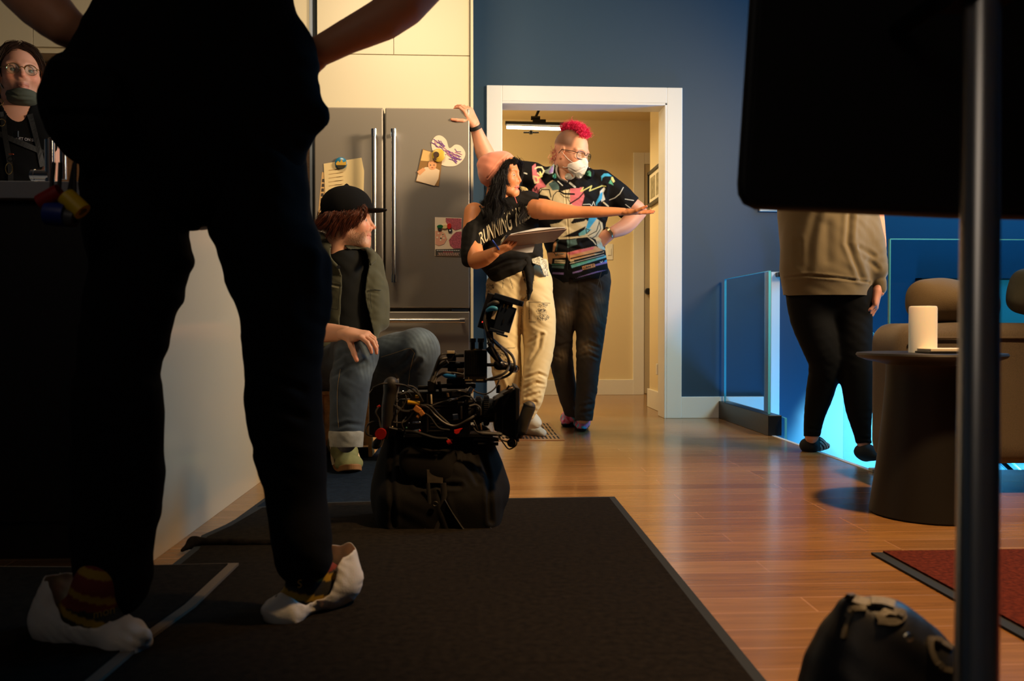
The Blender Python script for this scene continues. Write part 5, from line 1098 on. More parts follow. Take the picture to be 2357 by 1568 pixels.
# clipboard, papers, pen
Yp = 4.22
t = thing('clipboard', 'brown hardboard clipboard with loose white sheets held by the pointing woman', 'clipboard', P(1220, 555, Yp))
A, B_, C_, D_ = P(1150, 569, 4.24), P(1283, 555, 4.12), P(1305, 526, 4.35), P(1172, 541, 4.42)
A, B_, C_, D_ = P(1146, 572, 4.34), P(1275, 557, 4.34), P(1305, 528, 4.18), P(1172, 543, 4.18)
nn = np.cross(B_-A, D_-A); nn /= np.linalg.norm(nn); nn = nn*(1 if nn[2] > 0 else -1)
b = MB(); b.prism([A, B_, C_, D_], nn*.004); b.build('board', mat('hardboard', srgb(150, 118, 100), .6, var=.1, vscale=60), t, bevel=.001)
WP = mat('white_paper', srgb(230, 225, 220), .7)
b = MB(); e = nn*.005; pts = [A*.97+B_*.03+e, B_*.96+A*.04+e, C_*.98+D_*.02+e+nn*.004, D_+(C_-D_)*.5+e+nn*.016, D_*.97+C_*.03+e]; b.prism(pts, nn*.004); b.build('sheets', WP, t)
b = MB(); b.prism([P(1166, 566, 4.345), P(1232, 560, 4.345), P(1226, 581, 4.33), P(1212, 582, 4.33), P(1163, 574, 4.345)], (0, .002, 0)); b.build('hanging_sheet', WP, t)
b = MB(); q = (A+D_)/2; b.obox(q+nn*.012+(B_-A)*.04, U(*(D_-A)), U(*(B_-A)), nn, .04, .012, .006).cyl(q+nn*.02+(B_-A)*.02-(D_-A)*.2, q+nn*.02+(B_-A)*.02+(D_-A)*.2, .005); b.build('clip', CHROME, t, smooth=True)
t = thing('pen', 'blue pen in the hand that holds the clipboard', 'pen', P(1146, 562, 4.2)); b = MB(); b.tube([P(1133, 553, 4.25), P(1149, 575, 4.25)], .0045, 10); b.build('barrel', mat('pen_blue', srgb(30, 60, 150), .3), t, smooth=True)
b = MB(); b.tube([P(1149, 575, 4.25), P(1150, 577, 4.25)], [.0035, .001], 10); b.build('tip', CHROME, t, smooth=True)
# ------------------------------------------------------------------ D: man with pink mohawk
pd = thing('person', 'man with pink mohawk, glasses and white mask in a colourful printed shirt', 'person', F(1330, 995))
skD = srgb(226, 160, 128); YD = 4.86
Rm = frame((.70, -.66, -.30), (.05, 0, 1)); hc = P(1316, 352, YD); hs = 1.05; T = to_w(Rm, hc, hs); Rt = Rm.T
gD = [head_geo(head_sdf(vox=.0034, lids=1), Rm, hc, hs, head_col(skD, srgb(190, 110, 95)))]
# buzzed sides painted as real hair colour
V, Q, c0 = gD[0]; loc = (V-hc)@Rm/hs; x, y, z = loc.T
w = smooth01(z, .012, .035)*smooth01(-x, -.052, -.030)*(np.hypot(x-.05, z-.1) > .0); w = np.where(x > .06, 0, w); c0[:] = c0*(1-.8*w[:, None])+np.array(srgb(84, 52, 32))*.8*w[:, None]
gD.append(limb_geo([(P(1300, 395, YD+.01), .048), (P(1298, 420, YD+.02), .055)], skD))
up = C((1222, 402, 4.86, 25), (1160, 392, 4.86, 23), (1128, 378, 4.85, 20)); fo = C((1128, 378, 4.85, 23), (1113, 345, 4.82, 20.5), (1101, 312, 4.79, 15), (1093, 290, 4.76, 12.5))
gD += [limb_geo(up, skD, vox=.006), limb_geo(fo, skD, vox=.005)]
wd = P(1092, 285, 4.755)
gD.append(hand_geo(wd, P(1078, 255, 4.74)-wd, (-.6, .75, -.3), -1, curl=((.5, .7, .3), (.6, .6, .3), (.7, .7, .3), (.8, .7, .3)), spread=.12, thumb=(.5, .9, .4), s=1.0, col=skD, wr=.027))
ua = C((1380, 432, 4.87, 18), (1432, 460, 4.88, 21), (1464, 482, 4.90, 21)); fa_ = C((1468, 487, 4.90, 21), (1440, 520, 4.85, 19), (1410, 535, 4.80, 14))
gD += [limb_geo(ua, skD, vox=.006), limb_geo(fa_, skD, vox=.005)]
wh = P(1406, 537, 4.80); gD.append(hand_geo(wh, P(1382, 556, 4.80)-wh, (-.3, .9, .3), 1, curl=(.5, .5, .5, .6), thumb=(.95, .15, .2), s=1.0, col=skD, wr=.027, vox=.003))
gD.append(limb_geo([(P(1315, 470, 4.88), .12), (P(1325, 520, 4.88), .12), (P(1335, 640, 4.88), .14)], skD, vox=.012, flat=((0, 1, 0), .7)))
lgR = C((1360, 650, 4.88, 42), (1363, 700, 4.86, 38), (1359, 770, 4.84, 33), (1353, 850, 4.83, 27), (1349, 910, 4.83, 24), (1343, 962, 4.83, 22))
lgL = C((1306, 650, 4.88, 41), (1297, 700, 4.88, 36), (1288, 780, 4.89, 30), (1297, 860, 4.92, 25), (1311, 920, 4.95, 23), (1317, 955, 4.97, 17))
gD += [limb_geo([(a, r*.7) for a, r in c], skD, vox=.010) for c in (lgR, lgL)]
body_mesh(pd, gD); eyes('d', pd, Rm, hc, hs, (.10, .09, .07), look=(0, -.35))
BJ = mat('faded_black_denim', srgb(40, 34, 28), .85, attr=True, bump=.5, bscale=700, var=.25, vscale=20)
S = Sdf(.005); S.chain(lgR, .03); S.chain(lgL, .03); S.chain(C((1306, 640, 4.88, 44), (1358, 640, 4.88, 44)), .05, flat=((0, 1, 0), .8))
jf = jean_col(srgb(56, 46, 36), srgb(132, 110, 80), [(1300, 720, 22), (1362, 720, 26), (1350, 800, 18), (1292, 820, 14), (1380, 690, 12)])
sculpt('jeans', S, BJ, pd, fold=[folds(.0035, 42, 61), folds(.002, 100, 62)], color=jf, cut=lambda V: proj(V)[1] < np.where(proj(V)[0] > 1322, 970, 961), crease=[([(1335, 800), (1355, 790), (1378, 800)], 3, .006), ([(1335, 822), (1355, 815), (1376, 825)], 3, .006), ([(1270, 815), (1290, 825)], 3, .006), ([(1338, 935), (1366, 930)], 3, .005), ([(1338, 950), (1366, 946)], 3, .005), ([(1330, 640), (1332, 700)], 2, .004), ([(1275, 800), (1310, 790)], 3, .005)])
# printed shirt
PT = {k: np.array(srgb(*v)) for k, v in dict(b=(14, 12, 13), p=(226, 120, 130), c=(222, 205, 165), t=(95, 180, 150), y=(215, 210, 130), l=(70, 170, 215), s=(120, 190, 200), o=(225, 165, 115), v=(150, 125, 190), g=(90, 120, 120), w=(225, 225, 215), r=(205, 25, 40), m=(180, 200, 190)).items()}
def px2(x, y): return (1180+x/5.228, 360+y/5.228)
SH = [('c', [(420, 330), (480, 280), (560, 420), (700, 520), (840, 600), (700, 700), (560, 560), (470, 540), (420, 480), (330, 460), (320, 400), (380, 375)]), ('p', [(235, 120), (275, 85), (290, 200), (360, 300), (410, 370), (330, 380), (310, 470), (240, 500), (235, 400), (290, 330), (240, 270)]),
      ('g', [(430, 330), (500, 290), (560, 350), (560, 400), (480, 410)]), ('p', [(690, 390), (840, 370), (865, 480), (830, 600), (740, 600), (690, 560)]), ('c', [(560, 420), (690, 395), (690, 560), (600, 540), (480, 520), (500, 440)]),
      ('y', [(120, 420), (170, 415), (240, 470), (235, 500), (140, 485)]), ('w', [(1050, 420), (1100, 370), (1115, 390), (1090, 440), (1115, 520), (1070, 550), (1050, 480)]), ('l', [(1060, 440), (1085, 430), (1075, 510), (1020, 570), (1010, 600), (1000, 560)]),
      ('l', [(1070, 300), (1065, 240), (1100, 205), (1150, 205), (1195, 240), (1110, 240), (1080, 260)]), ('y', [(1185, 250), (1205, 245), (1232, 300), (1212, 318), (1185, 280)]), ('t', [(1155, 322), (1180, 278), (1215, 350)]), ('t', [(870, 195), (925, 168), (942, 190), (942, 243), (880, 222)]), ('c', [(765, 225), (820, 205), (815, 255), (785, 270), (765, 250)]),
      ('t', [(485, 225), (510, 205), (528, 225), (522, 260), (500, 268), (484, 250)]), ('m', [(355, 185), (430, 150), (500, 60), (530, 30), (500, 100), (490, 200), (440, 215)]), ('v', [(430, 190), (470, 120), (490, 110), (490, 190), (450, 210)]),
      ('c', [(450, 820), (560, 800), (640, 740), (860, 735), (900, 780), (1000, 740), (1080, 800), (1100, 960), (1100, 1060), (1040, 1140), (1000, 1000), (900, 960), (800, 960), (760, 1000), (700, 1000), (540, 990), (560, 960), (470, 870)]), ('b', [(600, 970), (760, 900), (880, 840), (860, 900), (800, 960), (700, 970)]), ('b', [(700, 800), (740, 750), (900, 740), (860, 780), (720, 810)]),
      ('l', [(795, 930), (880, 870), (920, 740), (1020, 740), (960, 820), (900, 900), (800, 960)]), ('s', [(810, 920), (900, 860), (950, 880), (860, 950), (800, 955)]), ('g', [(650, 1000), (760, 990), (780, 1060), (660, 1100)]), ('g', [(530, 1020), (560, 1010), (550, 1090), (520, 1150)]), ('o', [(490, 1060), (520, 1020), (530, 1050), (500, 1150), (480, 1150)]),
      ('b', [(540, 1020), (640, 1020), (650, 1130), (530, 1150)]), ('m', [(1040, 1050), (1100, 980), (1120, 1130), (1070, 1120), (1010, 1070)]), ('o', [(650, 1160), (1000, 1080), (1100, 1140), (1090, 1165), (680, 1260)]), ('p', [(650, 1165), (800, 1120), (880, 1110), (960, 1090), (990, 1090), (960, 1120), (700, 1190)]), ('o', [(420, 1160), (645, 1155), (640, 1220), (480, 1230), (470, 1300), (410, 1270)]),
      ('b', [(480, 1230), (640, 1235), (620, 1300), (480, 1300)]), ('c', [(505, 1245), (635, 1248), (630, 1292), (500, 1285)]), ('g', [(475, 1315), (620, 1320), (615, 1352), (470, 1340)]), ('b', [(470, 1345), (620, 1355), (615, 1395), (475, 1375)]), ('v', [(480, 1395), (615, 1400), (612, 1425), (478, 1415)]), ('b', [(415, 1430), (470, 1430), (612, 1430), (605, 1490), (415, 1470)]),
      ('b', [(680, 1262), (1095, 1165), (1170, 1340), (1170, 1380), (745, 1475), (700, 1290)]), ('c', [(690, 1250), (735, 1240), (745, 1285), (700, 1290)]), ('c', [(980, 1165), (1085, 1135), (1100, 1150), (990, 1190)]), ('s', [(700, 1310), (1120, 1190), (1130, 1215), (710, 1345)]), ('t', [(700, 1310), (900, 1255), (1000, 1225), (1010, 1240), (760, 1315)]), ('v', [(970, 1310), (1145, 1255), (1140, 1285), (1000, 1320)]), ('l', [(1100, 1260), (1135, 1240), (1145, 1262), (1110, 1272)]), ('v', [(722, 1395), (850, 1360), (830, 1385), (722, 1412)]),
      ('o', [(835, 1325), (985, 1290), (995, 1330), (845, 1368)]), ('v', [(750, 1468), (1010, 1385), (1140, 1365), (900, 1430)])]
ST = [('y', [(820, 420), (850, 375), (825, 425), (950, 355), (925, 415), (1075, 355), (1118, 360)], 9), ('b', [(475, 540), (490, 470), (530, 425), (600, 415)], 6), ('b', [(690, 570), (800, 500), (860, 430)], 10), ('b', [(690, 380), (660, 500), (700, 570)], 4), ('b', [(560, 420), (620, 450), (740, 455)], 14), ('b', [(575, 450), (620, 490), (680, 500)], 6), ('b', [(560, 350), (620, 370), (800, 375)], 10), ('b', [(320, 400), (310, 460), (350, 400), (440, 400), (460, 490)], 8),
      ('c', [(250, 240), (270, 320), (310, 310), (300, 250), (250, 240)], 14), ('c', [(270, 150), (300, 130), (350, 130), (380, 180), (340, 240), (300, 200)], 12), ('y', [(330, 190), (350, 240), (310, 260)], 14), ('b', [(250, 360), (270, 420), (290, 370), (300, 460)], 6), ('w', [(1165, 525), (1230, 500), (1290, 450), (1332, 375)], 5), ('w', [(850, 580), (930, 575), (950, 600), (975, 545), (990, 590)], 5), ('w', [(1355, 515), (1455, 530)], 5), ('w', [(1360, 580), (1420, 625)], 5), ('w', [(920, 135), (980, 120), (1070, 135)], 4), ('c', [(1095, 555), (1150, 600)], 12), ('w', [(140, 200), (170, 210)], 10), ('w', [(690, 320), (750, 370)], 16), ('w', [(545, 300), (600, 350)], 8),
      ('b', [(560, 1000), (700, 1000), (900, 960), (1010, 900), (1040, 800)], 6), ('b', [(780, 1030), (900, 1020), (1000, 960), (1060, 870), (1040, 780)], 5), ('c', [(560, 992), (640, 990), (900, 965), (970, 1020), (1000, 1060)], 9), ('b', [(880, 870), (890, 930), (930, 890), (880, 870)], 5), ('b', [(490, 1150), (520, 1190), (600, 1180)], 5), ('g', [(520, 1200), (540, 1165), (620, 1175)], 6), ('b', [(1090, 980), (1100, 1060), (1140, 1150), (1165, 1300)], 14), ('s', [(1130, 1180), (1160, 1240), (1172, 1340)], 8),
      ('b', [(700, 1230), (1090, 1140)], 10), ('c', [(745, 1245), (980, 1185)], 2), ('b', [(700, 1275), (1100, 1165)], 7), ('b', [(510, 1262), (625, 1268)], 5), ('w', [(690, 1290), (1100, 1185)], 3), ('w', [(1055, 1270), (1070, 1278), (1080, 1262)], 5), ('b', [(700, 1300), (1100, 1200)], 4), ('b', [(1000, 1165), (1080, 1155)], 8), ('t', [(470, 1300), (620, 1305)], 5)]
def shirt_col(V, n):
    px, py = proj(V); X = (px-1180)*5.228; Y = (py-360)*5.228; fr = n@vF < .35
    c = np.tile(PT['b'], (len(V), 1))
    nz = np.sin(V@np.array([9., 14, 11])+1)+np.sin(V@np.array([-13., 8, 17])+2); nz2 = np.sin(V@np.array([21., -9, 6]))+np.sin(V@np.array([5., 18, -23]))
    bk = ~fr & (nz > .5); c[bk] = PT['c']; c[~fr & (nz2 > .9)] = PT['l']; c[~fr & (nz2 < -1.1)] = PT['p']
    for k, pl in SH:
        w = sum(inpoly(X+a, Y+b, pl)*1.0 for a, b in ((0, 0), (4, 2), (-4, -2), (2, -4), (-2, 4)))/5*fr; c = c*(1-w[:, None])+PT[k]*w[:, None]
    for k, pl, w_ in ST:
        w = np.clip((w_*.7+4-segdist(X, Y, pl))/7, 0, 1)*fr; c = c*(1-w[:, None])+PT[k]*w[:, None]
    return c
SHM = mat('printed_viscose', (.5, .5, .5), .8, attr=True, bump=.12, bscale=400, spec=.2)
S = Sdf(.0027)
S.chain(C((1312, 470, 4.86, 76), (1316, 505, 4.86, 78), (1325, 570, 4.86, 68), (1332, 622, 4.86, 68)), .04, flat=((0, 1, 0), .72))
S.chain(C((1232, 406, 4.87, 22), (1300, 408, 4.89, 24), (1374, 411, 4.87, 21)), .03); S.cap(P(1245, 445, 4.86), P(1260, 500, 4.86), .07, .08, .05); S.cap(P(1375, 445, 4.86), P(1372, 480, 4.86), .065, .07, .05)
S.chain(C((1225, 403, 4.86, 30), (1165, 394, 4.86, 28)), .025); S.chain(C((1388, 424, 4.87, 29), (1420, 452, 4.88, 32), (1446, 476, 4.89, 31)), .03)
S.chain(C((1284, 378, 4.86, 7), (1270, 395, 4.80, 8), (1272, 408, 4.77, 6)), .01); S.chain(C((1348, 388, 4.84, 7), (1362, 398, 4.79, 7), (1358, 406, 4.77, 5)), .01)
S.chain([(P(1303, 385, 4.84), .064), (P(1312, 418, 4.74), .022)], .015, sub=True)
S.chain([(P(1312, 668, 4.72), .03), (P(1308, 610, 4.72), .006)], .006, sub=True)
def scut(V):
    px, py = proj(V); return ((py < 640+(px-1265)*.02) | (px < 1310) & (py < 650) | (px > 1318) & (py < 650-(px-1320)*.28)) & ~(((px-1446)*.80+(py-470)*.62 > 11) & (py < 515) & (px > 1400)) & (px > 1150)
sho = sculpt('shirt', S, SHM, pd, fold=[folds(.0035, 34, 63), folds(.0015, 85, 64)], color=shirt_col, cut=scut, relaxit=1, crease=[([(1390, 430), (1385, 470), (1392, 500)], 4, .010), ([(1300, 440), (1310, 560), (1308, 620)], 1.5, .003), ([(1340, 560), (1390, 540)], 4, .006), ([(1280, 560), (1330, 575)], 4, .006), ([(1270, 590), (1300, 600)], 4, .005)])
sho.modifiers.new('thick', 'SOLIDIFY').thickness = .0015
tree = bvh(sho)
def crn(u, v): return (px2(848+130*u, 1358-33*u-24*v)[0], px2(0, 1358-33*u-26*v)[1])
text_px('CRN·T', crn, tree, 'lettering', mat('print_black', (.01, .01, .01), .7), sho, bold=.03, off=.0025)
S = Sdf(.005); S.chain(C((1308, 610, 4.84, 30), (1310, 622, 4.84, 26)), .02, flat=((0, 1, 0), 1.0)); sculpt('red_waistband', S, mat('red_elastic', srgb(190, 12, 25), .6), pd)
# mohawk, mask, glasses
HP = mat('pink_dyed_hair', srgb(225, 30, 85), .5, spec=.4)
g = []
for a in np.linspace(.10, 1.6, 22):
    cc = (-.018+.096*math.sin(a)*-1, .038+.084*math.cos(a)); 
    for s_ in (-.022, 0, .022):
        x, z = -.018+.094*math.sin(-a+.9), .038+.083*math.cos(-a+.9); nx, nz_ = math.sin(-a+.9), math.cos(-a+.9)
        if x < -.10 and z < 0: continue
        g.append(([T(x, s_, z), T(x+nx*.012, s_*1.0, z+nz_*.016), T(x+nx*.018, s_*1.1, z+nz_*.034)], .008))
strands('mohawk', g, 40, .0009, HP, pd, wav=.007, wn=1.4, seed=31, steps=5, clump=1.2, k=3)
strands('hair_back', [([T(-.06, -.06, -.03), T(-.065, -.07, -.06), T(-.06, -.075, -.085)], .010), ([T(-.075, -.045, .0), T(-.09, -.055, -.03)], .01)], 24, .001, mat('faded_pink_hair', srgb(200, 110, 100), .5), pd, wav=.008, wn=2, seed=33, k=3)
S = Sdf(.003); S.ell(T(.060, 0, -.065), (.060, .066, .054), rot=Rt, k=.01); S.cap(T(.10, 0, -.032), T(.088, 0, -.012), .018, .010, .02); S.cap(T(.085, 0, -.105), T(.055, 0, -.130), .030, .028, .02); S.ell(T(.025, 0, -.06), (.045, .056, .045), rot=Rt, k=.012, sub=True)
sculpt('face_mask', S, mat('white_mask_fabric', srgb(236, 228, 222), .8, bump=.15, bscale=400), pd, crease=[([(1303, 378), (1325, 372), (1348, 368)], 1.4, .003), ([(1305, 385), (1325, 396), (1345, 386)], 1.4, .003)])
b = MB(); b.tube(spline([T(.085, -.045, -.055), T(.045, -.070, -.04), T(-.005, -.078, -.01)], 4), .0018, 6).tube(spline([T(.055, -.058, -.075), T(.02, -.062, -.085), T(-.02, -.062, -.06)], 4), .0018, 6); b.build('mask_straps', WP, pd)
text_at('lettering', '3M', P(1335, 388, 4.745), U(1, -.4, -.05), (0, 0, 1), .010, mat('faint_print', srgb(150, 140, 140), .7), pd)
def glasses(T, parent, m, rim=.0016, round_=False, lensm=None, half=False, w=.028, h=.020, off=(.094, .033, -.004), temple_m=None):
    b = MB(); lens = MB()
    for s_ in (1, -1):
        pts = []
        for q in np.linspace(0, 2*math.pi, 28):
            cx_, sx_ = math.cos(q), math.sin(q); e = 1 if round_ else .62
            yy = off[1]+w*math.copysign(abs(cx_)**e, cx_); zz = off[2]+h*math.copysign(abs(sx_)**e, sx_); pts.append(T(off[0]-.25*max(0, yy-.02), s_*yy, zz))
        if half:
            k = pts[:15]; b.tube(k, rim*1.5, 6, cap=True); b.tube(pts, rim*.5, 5)
        else: b.tube(pts, rim, 6, cap=False)
        lens.add(pts[:-1], [tuple(range(27))])
        b.tube([T(off[0]-.25*(off[1]+w-.02), s_*(off[1]+w), off[2]+.008), T(.06, s_*(.074), off[2]+.010), T(-.01, s_*.078, off[2]+.006), T(-.025, s_*.076, -.02)], rim*1.1, 6)
    b.tube(spline([T(off[0], off[1]-w, off[2]+.004), T(off[0]+.004, 0, off[2]+.009), T(off[0], -off[1]+w, off[2]+.004)], 4), rim, 6)
    o = b.build('glasses', m, parent, smooth=True); lens.build('lenses', GLASS, o)
glasses(T, pd, BLKM, rim=.0017)
strands('eyebrow', [([T(.073, s_*.014, .021), T(.072, s_*.03, .025), T(.062, s_*.045, .021)], .0015) for s_ in (1, -1)], 22, .0007, mat('brown_brow', srgb(110, 70, 45), .6), pd, wav=.001, seed=3)
# wristband, watch, cord
def ringband(c, ax, r, w, m, parent, name, flat=1.0, t=.004):
    b = MB(); b.lathe([(r, -w), (r+t, -w*.9), (r+t, w*.9), (r, w), (r, -w)], c, 32, ax); return b.build(name, m, parent, smooth=True)
a, c_ = P(1096, 297, 4.77), P(1090, 280, 4.75); ringband(P(1094, 293, 4.765), c_-a, .030, .011, BLKR, pd, 'wristband')
a, c_ = P(1412, 533, 4.80), P(1396, 541, 4.80); wt = ringband(P(1403, 525, 4.80)+(0, 0, -.025), U(-.75, 0, -.6), .031, .008, mat('steel_watch', srgb(190, 170, 130), .3, .9), pd, 'watch')
b = MB(); b.tube(spline([P(1384, 625, 4.66), P(1378, 650, 4.68), P(1374, 668, 4.69), P(1380, 674, 4.69), P(1384, 662, 4.69), P(1380, 645, 4.68)], 5), .0018, 6); b.build('cord', mat('grey_cord', (.08, .08, .07), .7), pd)
t = thing('headphones', 'grey headphones worn around the neck of the man with the mohawk', 'headphones', P(1300, 420, 4.75))
GH = mat('grey_headphone_plastic', srgb(120, 116, 105), .3)
b = MB(); b.tube(spline([P(1306, 418, 4.70), P(1288, 410, 4.73), P(1280, 392, 4.78), P(1285, 378, 4.86), P(1300, 372, 4.93), P(1325, 380, 4.93), P(1342, 395, 4.86), P(1338, 408, 4.74)], 6), .007, 10, flat=.7); b.build('headband', GH, t, smooth=True)
for (x, y, yy) in ((1308, 407, 4.70), (1332, 405, 4.71)):
    b = MB(); b.lathe([(0, -.012), (.015, -.011), (.019, -.004), (.018, .006), (0, .011)], P(x, y, yy), 24, U(.2*(1 if x > 1320 else -1), -1, .35)); b.build('ear_cup', GH, t, smooth=True)
# socks
def dcol(V, n):
    px, py = proj(V); nz = np.sin(V@np.array([90., 60, 120]))+np.sin(V@np.array([-70., 110, 40])); c = np.where((nz > .55)[:, None], np.array(srgb(90, 190, 215)), np.array(srgb(235, 125, 165)))
    nb = (V[:, 2] < .022); c[nb] = np.array(srgb(25, 25, 35)); q = (nz < -1.2) & ~nb; c[q] = np.array(srgb(200, 60, 90)); return c
SK = mat('pink_blue_sock', (.8, .3, .4), .9, attr=True, bump=.4, bscale=600)
sock(pd, P(1343, 958, 4.84), F(1338, 978), F(1340, 994), SK, .037, fn=dcol, seed=71)
sock(pd, P(1316, 955, 4.97), F(1313, 968), F(1302, 983), SK, .035, fn=dcol, seed=72)
# ------------------------------------------------------------------ E: woman stepping to the stairs
pe = thing('person', 'person in olive sweatshirt and black leggings stepping towards the stairs', 'person', F(1880, 1040))
skE = srgb(222, 150, 120); YE = 4.0
hc = P(1905, 215, YE); Rm = frame((.1, 1, -.1)); 
gE = [head_geo(head_sdf(.006), Rm, hc, .95, head_col(skE, srgb(180, 100, 90))), limb_geo([(P(1905, 260, YE), .05), (P(1908, 320, YE), .055)], skE)]
lgL = C((1868, 680, 4.0, 54), (1868, 730, 4.0, 49), (1888, 800, 3.98, 40), (1898, 840, 3.98, 35), (1888, 900, 4.02, 32), (1874, 960, 4.04, 23), (1868, 1006, 4.04, 18))
lgR = C((1950, 680, 4.0, 54), (1956, 740, 4.0, 50), (1966, 820, 3.96, 41), (1973, 880, 3.94, 36), (1977, 940, 3.92, 30), (1984, 990, 3.90, 21), (1988, 1022, 3.89, 17))
gE += [limb_geo([(a, r*.9) for a, r in c], skE, vox=.008) for c in (lgL, lgR)]
gE.append(limb_geo(C((1910, 400, YE, 75), (1910, 560, YE, 60), (1908, 640, YE, 56)), skE, vox=.014, flat=((0, 1, 0), .65)))
we = P(2022, 672, 3.94); gE.append(hand_geo(we+(0, 0, .02), P(2012, 735, 3.93)-we, (-.8, .45, 0), -1, curl=((.35, .4, .3), (.4, .5, .3), (.5, .5, .3), (.55, .5, .3)), spread=.03, thumb=(.8, .3, .4), s=1.12, col=skE, wr=.024))
gE.append(limb_geo(C((1995, 400, YE, 28), (2015, 560, YE, 24), (2022, 672, 3.94, 14)), skE))
body_mesh(pe, gE)
LG = mat('black_legging_jersey', (.0035, .0035, .004), .85, bump=.1, bscale=500, spec=.15)
S = Sdf(.0055); S.chain(lgL, .03); S.chain(lgR, .03); S.chain(C((1872, 672, 4.0, 50), (1948, 672, 4.0, 50)), .06)
sculpt('leggings', S, LG, pe, cut=lambda V: proj(V)[1] < np.where(proj(V)[0] > 1928, 1022, 1006), fold=[folds(.0015, 60, 81)], crease=[([(1845, 985), (1890, 990)], 3, .003), ([(1965, 1008), (2010, 1012)], 3, .003)])
SW = mat('olive_sweatshirt_fleece', srgb(104, 86, 54), .95, bump=.3, bscale=500, sheen=.3)
S = Sdf(.0055); S.chain(C((1900, 330, YE, 70), (1902, 420, YE, 104), (1902, 520, YE, 105), (1902, 610, YE, 107)), .05, flat=((0, 1, 0), .78)); S.chain(C((1902, 636, YE, 103), (1904, 700, YE, 98)), .02, flat=((0, 1, 0), .78))
S.chain(C((1958, 370, YE, 42), (1972, 480, YE, 42), (1990, 560, 3.98, 45), (2013, 620, 3.95, 31)), .03); S.chain(C((2022, 650, 3.94, 18), (2023, 664, 3.94, 17)), .006)
S.chain(C((1838, 370, YE, 42), (1834, 500, 4.05, 40), (1842, 600, 4.10, 34)), .04)
sculpt('sweatshirt', S, SW, pe, cut=lambda V: (proj(V)[1] < 681+.00*V[:, 0]) | (proj(V)[0] > 2012), fold=[folds(.0045, 17, 82, ((1, .2, .15), (0, .2, 1))), folds(.002, 48, 83)], crease=[([(1806, 640), (1860, 634), (1930, 640), (2000, 650)], 2.5, .006), ([(1858, 620), (1862, 560), (1880, 490)], 9, .005), ([(1905, 600), (1905, 520)], 10, .004), ([(1958, 480), (1952, 560), (1984, 640)], 6, .010), ([(2000, 600), (2020, 618)], 5, .005), ([(1980, 570), (2010, 590)], 5, .005), ([(1840, 610), (1836, 560)], 8, .004)])
BS = mat('black_ankle_sock', (.009, .009, .010), .9, attr=True, bump=.4, bscale=500)
def ecol(V, n):
    px, py = proj(V); c = np.tile(np.array((.010, .010, .012)), (len(V), 1)); m = (px > 1888) & (px < 1910) & (np.sin(V@np.array([200., 150, 260])) > -.2); c[m] = np.array(srgb(165, 160, 150)); return c
sock(pe, P(1866, 1026, 4.06), F(1862, 1040)+(0, .02, 0), F(1905, 1037)+(0, .03, 0), BS, .029, fn=ecol, seed=84)
sock(pe, P(1990, 1044, 3.90), P(1985, 1054, 3.90), P(2010, 1060, 3.84), BS, .029, fn=lambda V, n: np.tile(np.array((.010, .010, .012)), (len(V), 1)), seed=85)
HE = mat('brown_long_hair', srgb(60, 38, 25), .5)
S = Sdf(.008); Tq = to_w(Rm, hc, .95); S.ell(Tq(-.02, 0, .03), (.11, .09, .10), k=.02); S.chain([(Tq(-.08, 0, -.02), .07), (Tq(-.10, 0, -.2), .05)], .05); sculpt('hair', S, HE, pe, fold=[folds(.004, 90, 9)])
# ------------------------------------------------------------------ F: man with round glasses
pf = thing('person', 'man with round gold glasses and mask under his chin behind the kitchen island', 'person', (P(50, 400, 3.75)[0], 3.75, 0))
skF = srgb(236, 174, 146); YFm = 3.75
Rm = frame((.50, -.86, .06), (-.04, 0, 1)); hc = P(47, 173, YFm); hs = 1.01; T = to_w(Rm, hc, hs); Rt = Rm.T
gF = [head_geo(head_sdf(jaw=1.05), Rm, hc, hs, head_col(skF, srgb(205, 135, 115), beard=srgb(140, 80, 55), bamt=.22))]
gF.append(limb_geo([(P(38, 215, YFm), .056), (P(32, 262, YFm+.01), .06), (P(30, 290, YFm+.01), .09)], skF))
gF.append(limb_geo(C((35, 300, YFm, 75), (30, 430, YFm, 72), (30, 560, YFm, 74)), skF, vox=.014, flat=((0, 1, 0), .7)))
for s_ in (1, -1): gF.append(limb_geo(C((32+s_*72, 290, YFm, 26), (34+s_*82, 380, YFm, 23), (36+s_*74, 480, 3.62, 16)), skF, vox=.007)); gF.append(hand_geo(P(36+s_*74, 480, 3.62), (-s_*.3, -.9, -.1), (0, 0, -1), -s_, curl=(.3, .3, .3, .3), col=skF, vox=.004))
gF += [limb_geo([((P(35+s_*36, 560, YFm)), .085), ((P(35+s_*36, 760, YFm)), .06), (np.array((P(35+s_*36, 700, YFm)[0], YFm, .08)), .045)], skF, vox=.012) for s_ in (1, -1)]
body_mesh(pf, gF); eyes('f', pf, Rm, hc, hs, (.08, .10, .09), look=(.15, .2))
S = Sdf(.0065); S.chain(C((33, 290, YFm, 72), (33, 350, YFm, 84), (32, 440, YFm, 82), (32, 540, YFm, 84)), .04, flat=((0, 1, 0), .72)); S.chain(C((60, 285, YFm, 40), (96, 305, YFm, 34), (100, 340, YFm, 30)), .03); S.chain(C((5, 285, YFm, 40), (-32, 305, YFm, 34), (-38, 340, YFm, 30)), .03); S.chain([(P(38, 235, YFm-.03), .062), (P(40, 262, YFm-.1), .03)], .01, sub=True)
tsf = sculpt('tshirt', S, BTEE, pf, fold=[folds(.004, 36, 91)])
tree = bvh(tsf); text_px('GET ON SET', lambda u, v: (38+48*u, 322-v*7+5*u), tree, 'lettering', mat('shirt_print_white', srgb(170, 160, 160), .7), tsf, bold=.01, off=.002)
